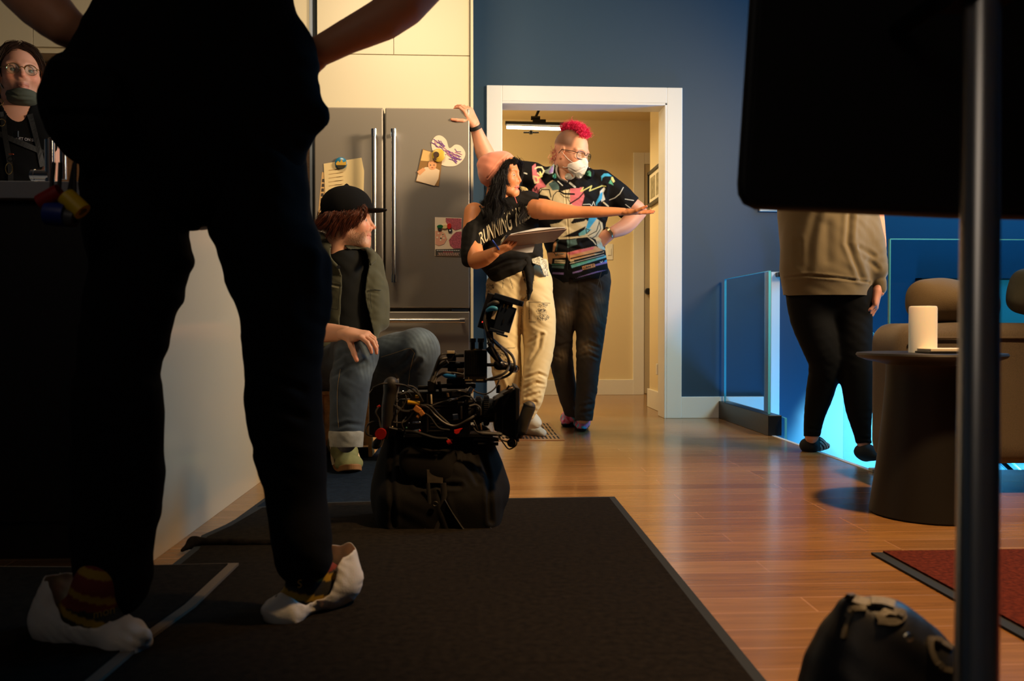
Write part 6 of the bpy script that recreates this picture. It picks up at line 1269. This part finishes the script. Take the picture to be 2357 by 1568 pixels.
S = Sdf(.01); S.chain([(P(0, 545, YFm), .10), (P(0, 760, YFm), .08), (np.array((P(-2, 700, YFm)[0], YFm, .05)), .07)], .05); S.chain([(P(70, 545, YFm), .10), (P(70, 760, YFm), .08), (np.array((P(72, 700, YFm)[0], YFm, .05)), .07)], .05); sculpt('trousers', S, BC, pf)
for s_ in (0, 1): sock(pf, (P(-2+s_*74, 700, YFm)[0], YFm, .12), (P(-2+s_*74, 700, YFm)[0], YFm+.03, 0), (P(-2+s_*74, 700, YFm)[0], YFm-.16, 0), BC, .04, seed=5)
# harness straps, clips
tr_h = bvh(tsf); HS = mat('black_webbing', (.012, .012, .012), .6, bump=.4, bscale=300)
for pl in ([(8, 262), (14, 320), (24, 380), (26, 425)], [(70, 268), (84, 320), (96, 380)], [(-20, 300), (20, 318), (60, 335), (96, 350)]):
    drape('harness_strap', strip([tuple(q) for q in spline([np.array(p) for p in pl], 5)], 12), tr_h, HS, pf, off=.006, fallback=3.62)
GOLD = mat('polished_clip', srgb(200, 170, 110), .2, 1.0)
def ringpx(cx, cy, r, Y, m, parent, name, ry=None, tr=.0022):
    b = MB(); b.tube([P(cx+r*math.cos(q), cy+(ry or r)*math.sin(q), Y) for q in np.linspace(0, 2*math.pi, 20)], tr, 6, cap=False); return b.build(name, m, parent, smooth=True)
ringpx(21, 388, 8, 3.59, GOLD, pf, 'carabiner', 13); ringpx(0, 235, 7, 3.62, GOLD, pf, 'strap_ring'); ringpx(4, 282, 8, 3.61, GOLD, pf, 'strap_ring'); ringpx(25, 366, 7, 3.60, BLKM, pf, 'strap_ring', 5)
b = MB(); b.obox(P(37, 309, 3.60), vR, vU, vF, .010, .014, .004); b.build('strap_buckle', BLK, pf, bevel=.002)
b = MB(); b.obox(P(26, 355, 3.60), vR, vU, vF, .009, .0015, .003); b.build('orange_stitch', mat('orange_thread', srgb(180, 70, 20), .6), pf)
S = Sdf(.0035); S.ell(T(.054, 0, -.108), (.060, .060, .040), rot=Rt, k=.01); S.cap(T(.05, -.045, -.09), T(.0, -.073, -.045), .010, .004, .02); S.cap(T(.05, .045, -.09), T(.0, .073, -.045), .010, .004, .02); S.ell(T(.040, 0, -.070), (.058, .06, .040), rot=Rt, k=.01, sub=True)
sculpt('face_mask', S, mat('grey_fabric_mask', srgb(78, 84, 72), .85, bump=.2), pf, fold=[folds(.0015, 120, 5, ((0, 0, 1), (1, 0, 0)))], crease=[([(10, 210), (40, 222), (75, 224)], 2.5, .003), ([(14, 222), (42, 234), (72, 234)], 2.5, .003)])
b = MB()
for s_ in (1, -1): b.tube(spline([T(.02, s_*.070, -.07), T(.0, s_*.078, -.03), T(-.01, s_*.08, .0)], 5), .0016, 6)
b.build('mask_straps', WP, pf)
glasses(T, pf, GOLD, rim=.0014, round_=True, half=True, w=.023, h=.021, off=(.094, .032, -.004))
HF = mat('dark_brown_hair', srgb(52, 34, 24), .45)
g = []
for s_ in (1, -1):
    for x in np.linspace(-.10, .06, 8):
        zt = .125-.25*abs(x+.01)**1.2; g.append(([T(x, s_*.012, zt-.004), T(x-.01, s_*.055, zt-.022), T(x-.035, s_*.086, .02), T(x-.06, s_*.088, -.04), T(x-.07, s_*.075, -.09)], .006))
    g.append(([T(.062, s_*.01, .100), T(.058, s_*.045, .085), T(.035, s_*.072, .045), T(.0, s_*.086, .0), T(-.03, s_*.084, -.05)], .006))
strands('hair', g, 110, .0009, HF, pf, wav=.003, wn=1, seed=41, steps=4)
S = Sdf(.005); S.ell(T(-.028, 0, .030), (.095, .083, .098), rot=Rt, k=.02); S.box(T(.11, 0, .0), (.062, .12, .11), .02, rot=Rt, k=.02, sub=True); sculpt('hair', S, HF, pf, fold=[folds(.002, 130, 8)])
strands('eyebrow', [([T(.074, s_*.014, .021), T(.073, s_*.03, .025), T(.063, s_*.045, .021)], .0016) for s_ in (1, -1)], 26, .0008, HF, pf, wav=.001, seed=3)
# ================================================================== the bag and the cinema camera on it
YG = 2.60
BAGM = mat('black_nylon_cordura', (.0045, .004, .0035), .85, bump=.35, bscale=500, spec=.15)
t = thing('equipment_bag', 'black soft equipment bag on the charcoal mat carrying the cinema camera', 'bag', F(1013, 1225))
S = Sdf(.0058); zf = .016
def BG(px, py, Y, r): return (P(px, py, Y), r*Y/FPX)
S.chain(C((935, 1150, 2.60, 72), (1090, 1150, 2.60, 72)), .06); S.chain(C((925, 1090, 2.62, 60), (1100, 1090, 2.62, 60)), .06); S.chain(C((930, 1035, 2.63, 45), (1090, 1035, 2.63, 44)), .05); S.chain(C((915, 1010, 2.64, 26), (1105, 1005, 2.64, 26)), .03)
S.box(P(1013, 1165, 2.60)+(0, 0, -.015), (.175, .12, .09), .05, k=.05); S.sph(P(1128, 1130, 2.60), .045, .04); S.sph(P(898, 1140, 2.60), .045, .04); S.sph(P(1040, 1090, 2.55), .05, .05)
S.box((0, 2.6, -.985), (3, 3, 1.0+.0), .001, k=.004, sub=True) if 0 else None
sculpt('bag_body', S, BAGM, t, fold=[folds(.005, 22, 101), folds(.002, 60, 102)], cut=None, crease=[([(905, 1010), (900, 1100), (905, 1210)], 5, .006), ([(1100, 1010), (1125, 1100), (1130, 1200)], 5, .008), ([(960, 1120), (1060, 1118)], 5, .006), ([(1010, 1080), (1020, 1160), (1045, 1230)], 6, .007), ([(1075, 1010), (1070, 1060), (1100, 1110)], 5, .006)])
S = Sdf(.005); S.chain(C((945, 1050, 2.52, 22), (1000, 1060, 2.515, 22), (1035, 1050, 2.52, 18)), .03, flat=((0, 1, 0), .35)); S.chain(C((950, 1085, 2.505, 20), (1020, 1095, 2.50, 20)), .03, flat=((0, 1, 0), .35))
sculpt('bag_flap', S, BAGM, t, fold=[folds(.002, 60, 103)])
b = MB(); b.prism([P(982, 1081, 2.492), P(1020, 1080, 2.492), P(1019, 1113, 2.49), P(983, 1112, 2.49)], (0, .004, 0)); b.build('label_patch', mat('grey_label_patch', srgb(70, 62, 50), .55, var=.3, vscale=60), t, bevel=.001)
for nm, pl, w in (('strap', [(1020, 1112), (1022, 1150), (1012, 1190), (1000, 1228)], 14), ('strap', [(1024, 1150), (1048, 1190), (1075, 1225), (1110, 1232), (1130, 1215)], 16), ('webbing_loop', [(985, 1112), (988, 1170), (978, 1222)], 9)):
    ps = [P(x, y, 2.48-.0*i) for i, (x, y) in enumerate(pl)]; b = MB(); b.tube(spline(ps, 6), w/2*2.48/FPX, 8, flat=.22); b.build(nm, mat('bag_webbing', (.02, .018, .015), .5, bump=.3, bscale=300), t, smooth=True)
b = MB(); b.tube([P(1000+9*math.cos(a), 1228+6*math.sin(a), 2.47) for a in np.linspace(0, 6.28, 14)], .002, 6).tube([P(1002+6*math.cos(a), 1160+5*math.sin(a), 2.47) for a in np.linspace(0, 6.28, 14)], .0018, 6); b.build('ring', mat('dull_metal', (.12, .11, .09), .35, 1.0), t, smooth=True)
# --- cinema camera
t = thing('cinema_camera', 'black cinema camera rig bristling with cables sitting on the equipment bag', 'camera', P(1040, 1000, 2.6))
YC2 = 2.58
def pbox(name, x0, y0, x1, y1, Y0, Y1, m=BLKM, parent=None, bevel=.0025, rot=0):
    a = P((x0+x1)/2, (y0+y1)/2, Y0); hx, hz = abs(x1-x0)/2*Y0/FPX, abs(y1-y0)/2*Y0/FPX; c, s_ = math.cos(rot), math.sin(rot)
    b = MB(); b.obox(a+(0, (Y1-Y0)/2, 0), (c, 0, -s_), (0, 1, 0), (s_, 0, c), hx, (Y1-Y0)/2, hz); return b.build(name, m, parent or t, bevel=bevel)
def pcyl(name, x0, y0, x1, y1, rpx, Y=YC2, m=BLKM, parent=None, Y2=None):
    b = MB(); a, c = P(x0, y0, Y), P(x1, y1, Y2 or Y); r = rpx*Y/FPX; b.tube([a, a*.98+c*.02, a*.02+c*.98, c], [r*.9, r, r, r*.9], 18); return b.build(name, m, parent or t, smooth=True)
cb = pbox('camera_body', 935, 902, 1082, 1000, 2.54, 2.68)
for i in range(9): pbox('cooling_fin', 990, 918+i*8, 1048, 921+i*8, 2.536, 2.54, mat('warm_black_metal', (.02, .016, .012), .4, .5), cb, .0004)
pbox('side_plate', 982, 908, 986, 995, 2.532, 2.54, mat('dull_metal'), cb, .0005); pbox('side_plate', 986, 991, 1022, 994, 2.532, 2.54, mat('dull_metal'), cb, .0005)
# battery / rear plate with curved top
b = MB(); pts = [(849, 1004), (849, 906), (858, 893), (880, 884), (912, 880), (912, 1004)]; b.prism([P(x, y, 2.56) for x, y in pts], (0, .10, 0)); b.build('battery_plate', BLKM, t, bevel=.003)
S = Sdf(.0035); S.chain([(P(893, 980, 2.50), .0185), (P(895, 930, 2.50), .0195), (P(900, 888, 2.50), .0175)], .02); S.sph(P(901, 884, 2.50), .018, .02); GR = mat('worn_rubber_grip', (.022, .019, .015), .55, bump=.15, bscale=300)
g1 = sculpt('hand_grip', S, GR, t); pcyl('grip_stem', 890, 985, 886, 1010, 9, 2.50, BLKM)
b = MB(); c = P(877, 998, 2.47); b.lathe([(0, -.012), (.012, -.012), (.0145, -.009), (.0145, .004), (.0155, .005), (.0155, .014), (0, .014)], c, 24, (0, -1, 0)); b.build('record_button', mat('red_button', srgb(150, 22, 14), .4), t, smooth=True)
S = Sdf(.0035); S.chain([(P(876, 1010, 2.50), .010), (P(868, 1022, 2.49), .014), (P(864, 1026, 2.49), .011)], .02); sculpt('knob', S, BLKR, t)
# top rail, posts, brackets
pbox('top_rail', 985, 884, 1095, 894, 2.55, 2.60); pcyl('top_rod', 962, 893, 1010, 892, 5, 2.56); pbox('rail_clamp', 984, 877, 1003, 902, 2.53, 2.60)
pbox('riser_block', 1028, 872, 1072, 896, 2.55, 2.62); pbox('riser_block', 1030, 846, 1066, 878, 2.56, 2.60); pcyl('handle_tube', 1016, 840, 1072, 840, 7.5, 2.56); pcyl('handle_tube', 1004, 887, 1040, 886, 3, 2.55)
pbox('ribbed_box', 1069, 806, 1121, 881, 2.50, 2.57, mat('ribbed_black_metal', (.014, .012, .010), .35, .4), bevel=.002); rb = [o for o in COL.objects if o.name.startswith('ribbed_box')][0]
for i in range(12): pbox('rib', 1072+i*4, 810, 1074+i*4, 862, 2.4975, 2.50, BLKM, rb, 0)
for (x0, x1) in ((1070, 1087), (1096, 1112)): pbox('engraved_label', x0, 874, x1, 876.5, 2.497, 2.499, mat('label_tan', srgb(120, 105, 75), .5), rb, 0)
pbox('engraved_label', 1078, 869, 1079.5, 874, 2.497, 2.499, mat('label_tan'), rb, 0)
for x in (1088, 1107): pcyl('top_knob', x, 803, x, 782, 6, 2.52); pcyl('top_knob', x, 788, x, 779, 7.5, 2.52, BLKR)
pbox('yellow_seal', 1083, 803, 1110, 806, 2.515, 2.53, mat('dull_yellow', srgb(110, 90, 30), .5), rb, 0); pcyl('top_knob', 1124, 796, 1132, 790, 8, 2.53, BLKR)
# connector block at the left of the ribbed box
pbox('cable_block', 1027, 811, 1050, 832, 2.53, 2.57, BLK); pbox('paper_tag', 1029, 808, 1046, 814, 2.525, 2.545, mat('tag_cream', srgb(200, 185, 150), .6), bevel=.0005)
for y, m, x0 in ((818, mat('dull_metal'), 1048), (853, mat('worn_brass', srgb(150, 120, 90), .35, .8), 1052), (866, mat('worn_brass'), 1046)): pcyl('connector', x0, y, 1068, y, 4.5, 2.53, m)
BLC = mat('blue_rubber_boot', srgb(20, 105, 175), .4)
S = Sdf(.003); S.chain([(P(1017, 862, 2.52), .003), (P(1028, 865, 2.52), .0075), (P(1046, 866, 2.52), .008)], .01); sculpt('blue_boot', S, BLC, t)
# viewfinder monitor with battery plate, tilted
ev = R(17)
def evq(u, v): return (1147+u*math.cos(ev)-v*math.sin(ev), 724+u*math.sin(ev)+v*math.cos(ev))
def evbox(name, u0, v0, u1, v1, Y0, Y1, m, parent=None, bv=.002):
    b = MB(); b.prism([P(*evq(u, v), Y0) for u, v in ((u0, v0), (u1, v0), (u1, v1), (u0, v1))], (0, Y1-Y0, 0)); return b.build(name, m, parent or t, bevel=bv)
mo = evbox('monitor', -38, -42, 12, 42, 2.50, 2.54, BLK); evbox('monitor_back', -34, -38, 26, 36, 2.515, 2.55, BLKM, mo)
NV = mat('dark_navy_plastic', (.010, .016, .030), .3)
evbox('battery_mount', -2, -26, 37, 34, 2.48, 2.50, NV, mo); evbox('mount_top', -22, -46, 48, -33, 2.475, 2.51, NV, mo); evbox('mount_lip', 40, -46, 48, -38, 2.46, 2.475, NV, mo); evbox('mount_foot', -10, 34, 26, 42, 2.475, 2.50, NV, mo); evbox('mount_lip', 8, 40, 36, 45, 2.465, 2.48, NV, mo)
evbox('serial_label', -13, -8, -5, 14, 2.477, 2.48, mat('tag_cream'), mo, 0)
for u in (5, 14): evbox('gold_contact', u, -27, u+2.5, -18, 2.476, 2.479, mat('gold_contact', (.8, .45, .1), .25, 1.0), mo, 0)
evbox('keyhole', 14, 6, 17, 16, 2.4775, 2.4795, BLK, mo, 0); evbox('status_light', -31, 26, -29, 28.5, 2.497, 2.4995, mat('red_led', (.8, .02, .02), .4, emit=(1, .05, .03), estr=2), mo, 0)
S = Sdf(.003); S.chain([(P(1126, 703, 2.49), .007), (P(1138, 697, 2.48), .0075), (P(1145, 697, 2.48), .0065)], .01); sculpt('cable_boot', S, mat('grey_rubber', (.06, .06, .055), .5), mo)
S = Sdf(.003); S.chain([(P(1122, 715, 2.485), .006), (P(1132, 710, 2.48), .008), (P(1141, 711, 2.475), .007)], .01); sculpt('blue_boot', S, mat('light_blue_boot', srgb(60, 150, 200), .4), mo)
# articulated arm
pcyl('arm', 1128, 757, 1132, 802, 6, 2.54); pcyl('arm', 1122, 800, 1155, 838, 7, 2.54); pcyl('arm', 1118, 840, 1145, 840, 4, 2.54)
S = Sdf(.004); S.sph(P(1148, 840, 2.54), .014, .01); S.cap(P(1148, 840, 2.54), P(1180, 846, 2.54), .013, .011, .01); S.sph(P(1181, 849, 2.54), .012, .01); sculpt('arm_joint', S, BLKM, t)
b = MB(); b.lathe([(0, 0), (.006, 0), (.006, .003), (0, .006)], P(1158, 840, 2.522), 16, (0, -1, 0)); b.build('joint_screw', CHROME, t, smooth=True)
b = MB(); b.tube([P(1186+8*math.cos(a), 849+8*math.sin(a), 2.53) for a in np.linspace(-2.4, 2.2, 14)], .0018, 6); b.build('split_ring', CHROME, t, smooth=True)
# lens, matte box, follow focus
def lens(prof, c0):
    b = MB(); b.lathe([(r*YC2/FPX, (x-1100)*YC2/FPX) for r, x in prof], c0, 40, (1, 0, 0)); return b
c0 = P(1100, 945, 2.60)
lens([(0, 1070), (26, 1070), (28, 1076), (28, 1094), (31, 1095), (31, 1108), (27, 1109), (27, 1112), (33, 1113), (33, 1126), (28, 1127), (28, 1136), (34, 1137), (34, 1142), (0, 1142)], c0).build('lens', BLKM, t, smooth=True)
b = MB()
for k in range(44):
    a = 2*math.pi*k/44; u = np.array((0, math.cos(a), math.sin(a))); v = np.array((0, -math.sin(a), math.cos(a)))
    for x in (1101, 1119): b.obox(c0+u*(33 if x < 1110 else 35)*YC2/FPX*.97+(((x-1100)*YC2/FPX), 0, 0), (1, 0, 0), u, v, .007, .0022, .0013)
b.build('focus_gear_teeth', BLKM, t)
b = MB(); b.prism([P(1136, 922, 2.53), P(1158, 910, 2.53), P(1160, 998, 2.53), P(1138, 992, 2.53)], (0, .13, 0)); b.build('matte_box_shell', BLKM, t, bevel=.003)
b = MB(); b.prism([P(1155, 912, 2.52), P(1190, 893, 2.50), P(1191, 1016, 2.50), P(1155, 1000, 2.52)], (0, .17, 0)); b.build('matte_box', BLKM, t, bevel=.003)
b = MB(); b.prism([P(1186, 891, 2.49), P(1196, 894, 2.49), P(1195, 1018, 2.49), P(1187, 1016, 2.49)], (0, .19, 0)); mb_ = b.build('hood_flange', BLK, t, bevel=.002)
b = MB(); b.prism([P(1156, 906, 2.51), P(1180, 893, 2.51), P(1181, 899, 2.51), P(1160, 910, 2.51)], (0, .04, 0)); b.build('hood_bracket', mat('dull_metal'), t, bevel=.001); pcyl('clamp_screw', 1147, 905, 1147, 886, 5, 2.52); pcyl('clamp_screw', 1167, 896, 1172, 888, 2.5, 2.52); pcyl('clamp_screw', 1163, 897, 1180, 893, 2, 2.52, mat('worn_brass'))
S = Sdf(.0035); S.chain([(P(1202, 992, 2.46), .014), (P(1208, 965, 2.46), .0175), (P(1218, 938, 2.46), .0185)], .02); sculpt('hand_grip', S, mat('olive_black_grip', (.030, .026, .016), .6, bump=.1, bscale=300), t); pcyl('grip_stem', 1194, 1008, 1203, 985, 8, 2.47)
b = MB(); c = P(1218, 936, 2.46); b.lathe([(.0, 0), (.0185, 0), (.0185, .004), (.010, .006), (0, .006)], c, 24, U(.35, 0, .93)); b.build('grip_cap', BLKR, t, smooth=True)
pcyl('support_rod', 1090, 1012, 1148, 1012, 5, 2.55); pcyl('support_rod', 1100, 1022, 1147, 1022, 4, 2.55)
b = MB(); c = P(1177, 1019, 2.49); b.lathe([(0, 0), (.011, 0), (.0125, .003), (.0125, .010), (.006, .011), (.006, .014), (0, .014)], c, 24, (0, -1, 0)); b.build('rod_wheel', BLKM, t, smooth=True)
b = MB(); b.lathe([(.0045, 0), (.0065, 0), (.0065, .0165), (.0045, .0165), (.0045, 0)], c, 20, (0, -1, 0)); b.build('wheel_ring', mat('dull_metal'), t, smooth=True)
b = MB(); b.tube(spline([P(1168, 1008, 2.50), P(1150, 1004, 2.50), P(1160, 1022, 2.50), P(1172, 1034, 2.50), P(1188, 1025, 2.50), P(1187, 1012, 2.50), P(1168, 1008, 2.50)], 5), .004, 8, flat=.5); b.build('rod_bracket', BLKM, t, smooth=True)
S = Sdf(.004); S.cap(P(1110, 998, 2.50), P(1150, 1000, 2.50), .012, .010, .01, flat=((0, 0, 1), .6)); sculpt('cable_pouch', S, GR, t)
# coloured bits
for nm, x0, y0, x1, y1, r, m in (('yellow_connector', 938, 926, 966, 929, 5, mat('yellow_boot', srgb(215, 165, 10), .4)), ('yellow_connector', 956, 913, 964, 913, 3.5, mat('yellow_boot')), ('metal_connector', 950, 973, 968, 973, 2.6, CHROME), ('metal_connector', 940, 974, 943, 974, 2, CHROME), ('metal_connector', 892, 977, 904, 984, 2.8, mat('tag_cream')), ('metal_connector', 1032, 922, 1054, 917, 2.8, CHROME), ('metal_connector', 948, 993, 966, 990, 2.6, CHROME), ('red_connector', 964, 992, 968, 993, 3, mat('red_button')), ('metal_connector', 992, 908, 993, 930, 2.2, mat('tag_cream')), ('metal_connector', 1086, 978, 1092, 980, 3, CHROME), ('metal_connector', 906, 948, 906, 955, 2, CHROME), ('metal_connector', 958, 892, 959, 900, 2, CHROME), ('red_band', 912, 886, 921, 887, 1.8, mat('red_boot', srgb(190, 40, 25), .4)), ('red_band', 869, 938, 875, 934, 3, mat('red_boot')), ('green_button', 934, 984, 936, 986, 2.5, mat('green_boot', srgb(0, 90, 70), .4)), ('metal_connector', 926, 901, 929, 903, 3, CHROME), ('metal_connector', 926, 920, 944, 919, 1.6, CHROME), ('metal_rod', 927, 925, 928, 945, 2, mat('dull_metal')), ('red_cap', 1030, 1020, 1038, 1016, 6, mat('red_button')), ('metal_rod', 1018, 1010, 1042, 1013, 1.6, mat('worn_brass')), ('metal_connector', 1030, 905, 1032, 914, 2.5, mat('worn_brass')), ('metal_rod', 1062, 935, 1062, 965, 2.2, mat('dull_metal')), ('metal_connector', 1064, 925, 1067, 927, 2.2, CHROME), ('metal_rod', 1098, 935, 1104, 950, 2, mat('dull_metal')), ('metal_rod', 1090, 968, 1100, 990, 2, mat('dull_metal')), ('metal_connector', 1106, 975, 1108, 990, 2, mat('worn_brass'))):
    pcyl(nm, x0, y0, x1, y1, r, 2.49, m)
for x0, y0, r_, a in ((1084, 898, 6.5, .45), (1048, 960, 7, -.1)): pbox('chrome_lever', x0-r_, y0-r_*1.05, x0+r_, y0+r_*1.05, 2.485, 2.495, CHROME, rot=a)
pcyl('lever_arm', 1082, 905, 1074, 928, 3, 2.50)
pbox('tan_clip', 952, 936, 969, 950, 2.48, 2.486, mat('tan_plastic', srgb(190, 125, 60), .5), rot=.6); pbox('tan_clip', 964, 945, 976, 958, 2.478, 2.485, mat('tan_plastic'), rot=-.6); pbox('tan_clip', 958, 955, 966, 963, 2.48, 2.486, mat('tan_plastic'), rot=.5)
b = MB(); b.prism([P(x, y, 2.48) for x, y in ((1045, 990), (1050, 989), (1058, 987), (1065, 986), (1060, 991), (1056, 998), (1050, 1000), (1045, 997))], (0, .004, 0)); b.build('red_lever', mat('red_plastic', srgb(190, 30, 12), .4), t, bevel=.001)
pcyl('lens_gear', 1070, 930, 1092, 930, 10, 2.52); pcyl('follow_focus', 1078, 952, 1084, 952, 14, 2.50); pbox('motor', 1052, 925, 1074, 950, 2.51, 2.54); pbox('lower_plate', 930, 998, 1130, 1008, 2.54, 2.66); pbox('port_panel', 915, 905, 940, 990, 2.53, 2.60); pbox('small_block', 1038, 900, 1060, 914, 2.51, 2.54)
pcyl('rear_rod', 1010, 878, 1014, 902, 4, 2.54)
CB = mat('black_cable', (.012, .011, .010), .45)
CBG = mat('dark_grey_cable', (.035, .031, .026), .5)
def cable(pts, r=.0032, m=CB, Y=2.49):
    b = MB(); b.tube(spline([P(p[0], p[1], p[2] if len(p) > 2 else Y+random.uniform(-.01, .01)) for p in pts], 7), r, 8); b.build('cable', m, t, smooth=True)
for pts, r, m in (([(1124, 704), (1117, 730), (1120, 765), (1140, 790), (1165, 815), (1172, 840), (1160, 860), (1120, 875)], .0038, CBG), ([(1121, 714), (1115, 740), (1125, 770), (1150, 795), (1178, 818), (1184, 845), (1168, 865), (1140, 873), (1118, 874)], .0038, CBG), ([(1118, 735), (1122, 775), (1135, 810), (1150, 835), (1160, 843)], .0035, CB), ([(1126, 790), (1140, 812), (1152, 832)], .006, CB), ([(1150, 872), (1140, 893), (1120, 907), (1102, 905), (1088, 898)], .0022, CBG),
                 ([(1028, 814), (1014, 818), (1002, 845), (995, 878)], .0026, CB), ([(1028, 824), (1012, 830), (1000, 855), (994, 882)], .005, CB), ([(1045, 860), (1025, 858), (1006, 868), (997, 882)], .0035, CBG), ([(1066, 862), (1045, 858), (1020, 858)], .002, CBG), ([(1030, 832), (1006, 850), (992, 880)], .007, GR),
                 ([(905, 884), (930, 887), (950, 898), (965, 910), (974, 925)], .0028, CB), ([(938, 887), (955, 893), (968, 912)], .0022, CBG), ([(912, 935), (930, 945), (948, 945), (965, 935), (985, 938), (1000, 955), (1025, 975), (1050, 980), (1080, 965), (1095, 955)], .0035, CBG), ([(905, 932), (925, 946), (950, 947)], .004, CB), ([(968, 933), (990, 935), (1010, 955), (1035, 978)], .003, CBG), ([(1000, 958), (1020, 975)], .0055, CB),
                 ([(900, 972), (925, 973), (940, 965), (952, 948)], .0025, CBG), ([(912, 925), (925, 920), (938, 924)], .0028, CB), ([(925, 900), (935, 915), (928, 935), (915, 950), (908, 970)], .0022, CBG), ([(895, 985), (930, 992), (960, 996), (1000, 1008), (1030, 1010)], .004, CB), ([(992, 935), (1010, 928), (1035, 921)], .0025, CBG), ([(1054, 917), (1070, 912), (1085, 915)], .0025, CB), ([(872, 935), (865, 950), (872, 965), (876, 985)], .0025, CBG), ([(876, 972), (855, 972), (843, 985), (845, 1000), (862, 1005), (876, 1004)], .0025, CB), ([(858, 893), (880, 884), (905, 882)], .0022, CBG), ([(948, 913), (940, 905), (925, 908), (915, 915)], .002, CBG),
                 ([(1080, 935), (1095, 932), (1105, 940), (1106, 955)], .003, CBG), ([(1035, 990), (1010, 985), (990, 960), (975, 950)], .0025, CB), ([(1090, 985), (1100, 995), (1125, 1000), (1148, 1002)], .003, CBG), ([(1110, 1005), (1140, 1008), (1160, 1015), (1175, 1020)], .0022, CBG), ([(935, 960), (925, 975), (930, 990)], .002, CBG), ([(1045, 905), (1055, 900), (1075, 905), (1095, 925)], .0025, CB)):
    cable(pts, r, m)
# ================================================================== black flag, chrome stand, sandbag close to the lens
t = thing('light_flag', 'large black flag panel with rounded corner filling the upper right', 'flag', P(2050, 480, 1.15))
pts = [(1757, -160), (1719, 420), (1720, 440), (1728, 455), (1744, 463), (2200, 484), (2700, 500), (2760, -160)]
b = MB(); b.prism([P(x, y, 1.15) for x, y in pts], (0, .022, 0)); b.build('panel', mat('flag_black', (.003, .003, .003), .8), t, bevel=.004)
b = MB(); b.tube([P(x, y, 1.15)+(0, .011, 0) for x, y in pts+pts[:1]], .010, 10); b.build('frame_tube', mat('flag_frame', (.004, .004, .004), .6), t, smooth=True)
t = thing('light_stand', 'chrome light stand pole rising in front of the black flag', 'stand', F(2237, 2300))
p0, p1 = P(2242, 2300, .75), P(2262, -300, .985)
tt = CAMZ and (0-p0[2])/(p1[2]-p0[2]); p0 = p0+(p1-p0)*tt; PL = mat('polished_stand', (.55, .54, .52), .30, 1.0)
mid = p0+(p1-p0)*.86
b = MB(); b.cyl(p0+(0, 0, .02), mid, .0195, 40); b.build('lower_tube', PL, t, smooth=True)
b = MB(); b.cyl(mid, p1+(p1-p0)*.1, .0185, 40); b.build('upper_tube', PL, t, smooth=True)
for a in (.4, 2.5, 4.6):
    e = p0+np.array((math.cos(a)*.42, math.sin(a)*.42, 0)); b = MB(); b.tube([p0+(0, 0, .10), np.array((e[0], e[1], .012))], .011, 12).cyl((e[0], e[1], 0), (e[0], e[1], .024), .014); b.build('leg', DSTEEL, t, smooth=True)
b = MB(); a_ = P(2250, -60, .96); b.cyl(a_, a_+(0, .183, 0), .012).obox(a_, (1, 0, 0), (0, 1, 0), (0, 0, 1), .032, .03, .035); b.build('grip_head', BLKM, t, smooth=True)
t = thing('sandbag', 'black sandbag with pale webbing handles beside the foot of the chrome pole', 'sandbag', (P(2010, 1700, 1.08)[0], 1.08, 0))
S = Sdf(.0055); q = lambda px, py, Y, r: (P(px, py, Y), r*Y/FPX)
S.chain([q(1988, 1610, 1.10, 150), q(2060, 1640, 1.10, 160)], .08); S.chain([q(1990, 1760, 1.10, 150), q(2130, 1780, 1.10, 150)], .08); S.chain([q(1962, 1455, 1.10, 40), q(2030, 1480, 1.10, 60)], .08); S.chain([q(1950, 1392, 1.10, 10), q(1985, 1430, 1.10, 34)], .03); S.chain([q(2050, 1450, 1.10, 30), q(2140, 1540, 1.10, 60), q(2185, 1640, 1.10, 70)], .07)
sbg = sculpt('bag', S, mat('sandbag_nylon', (.010, .010, .010), .45, bump=.15, bscale=200), t, fold=[folds(.006, 24, 111), folds(.003, 60, 112)], relaxit=2)
sb_tree = bvh(sbg)
WB = mat('pale_webbing', srgb(105, 96, 76), .5, bump=.4, bscale=200)
for pl, w in (([(1955, 1378), (1985, 1388), (2030, 1392), (2052, 1398)], 9), ([(2022, 1424), (2045, 1410), (2075, 1420), (2060, 1434), (2025, 1432)], 9), ([(1952, 1420), (1962, 1405), (1990, 1403)], 7), ([(1944, 1470), (1950, 1440), (1960, 1415)], 5), ([(2139, 1470), (2140, 1500), (2160, 1535), (2185, 1545)], 7), ([(2140, 1472), (2165, 1480), (2185, 1492)], 6)):
    o_ = drape('webbing_handle', strip([tuple(v_) for v_ in spline([np.array(p_, float) for p_ in pl], 6)], w*1.7), sb_tree, WB, t, off=.004, fallback=1.08); o_.modifiers.new('thick', 'SOLIDIFY').thickness = .003
b = MB(); b.lathe([(0, 0), (.005, 0), (.005, .003), (0, .004)], P(2090, 1466, .965), 16, (0, -1, 0)); b.build('snap_rivet', CHROME, t, smooth=True)
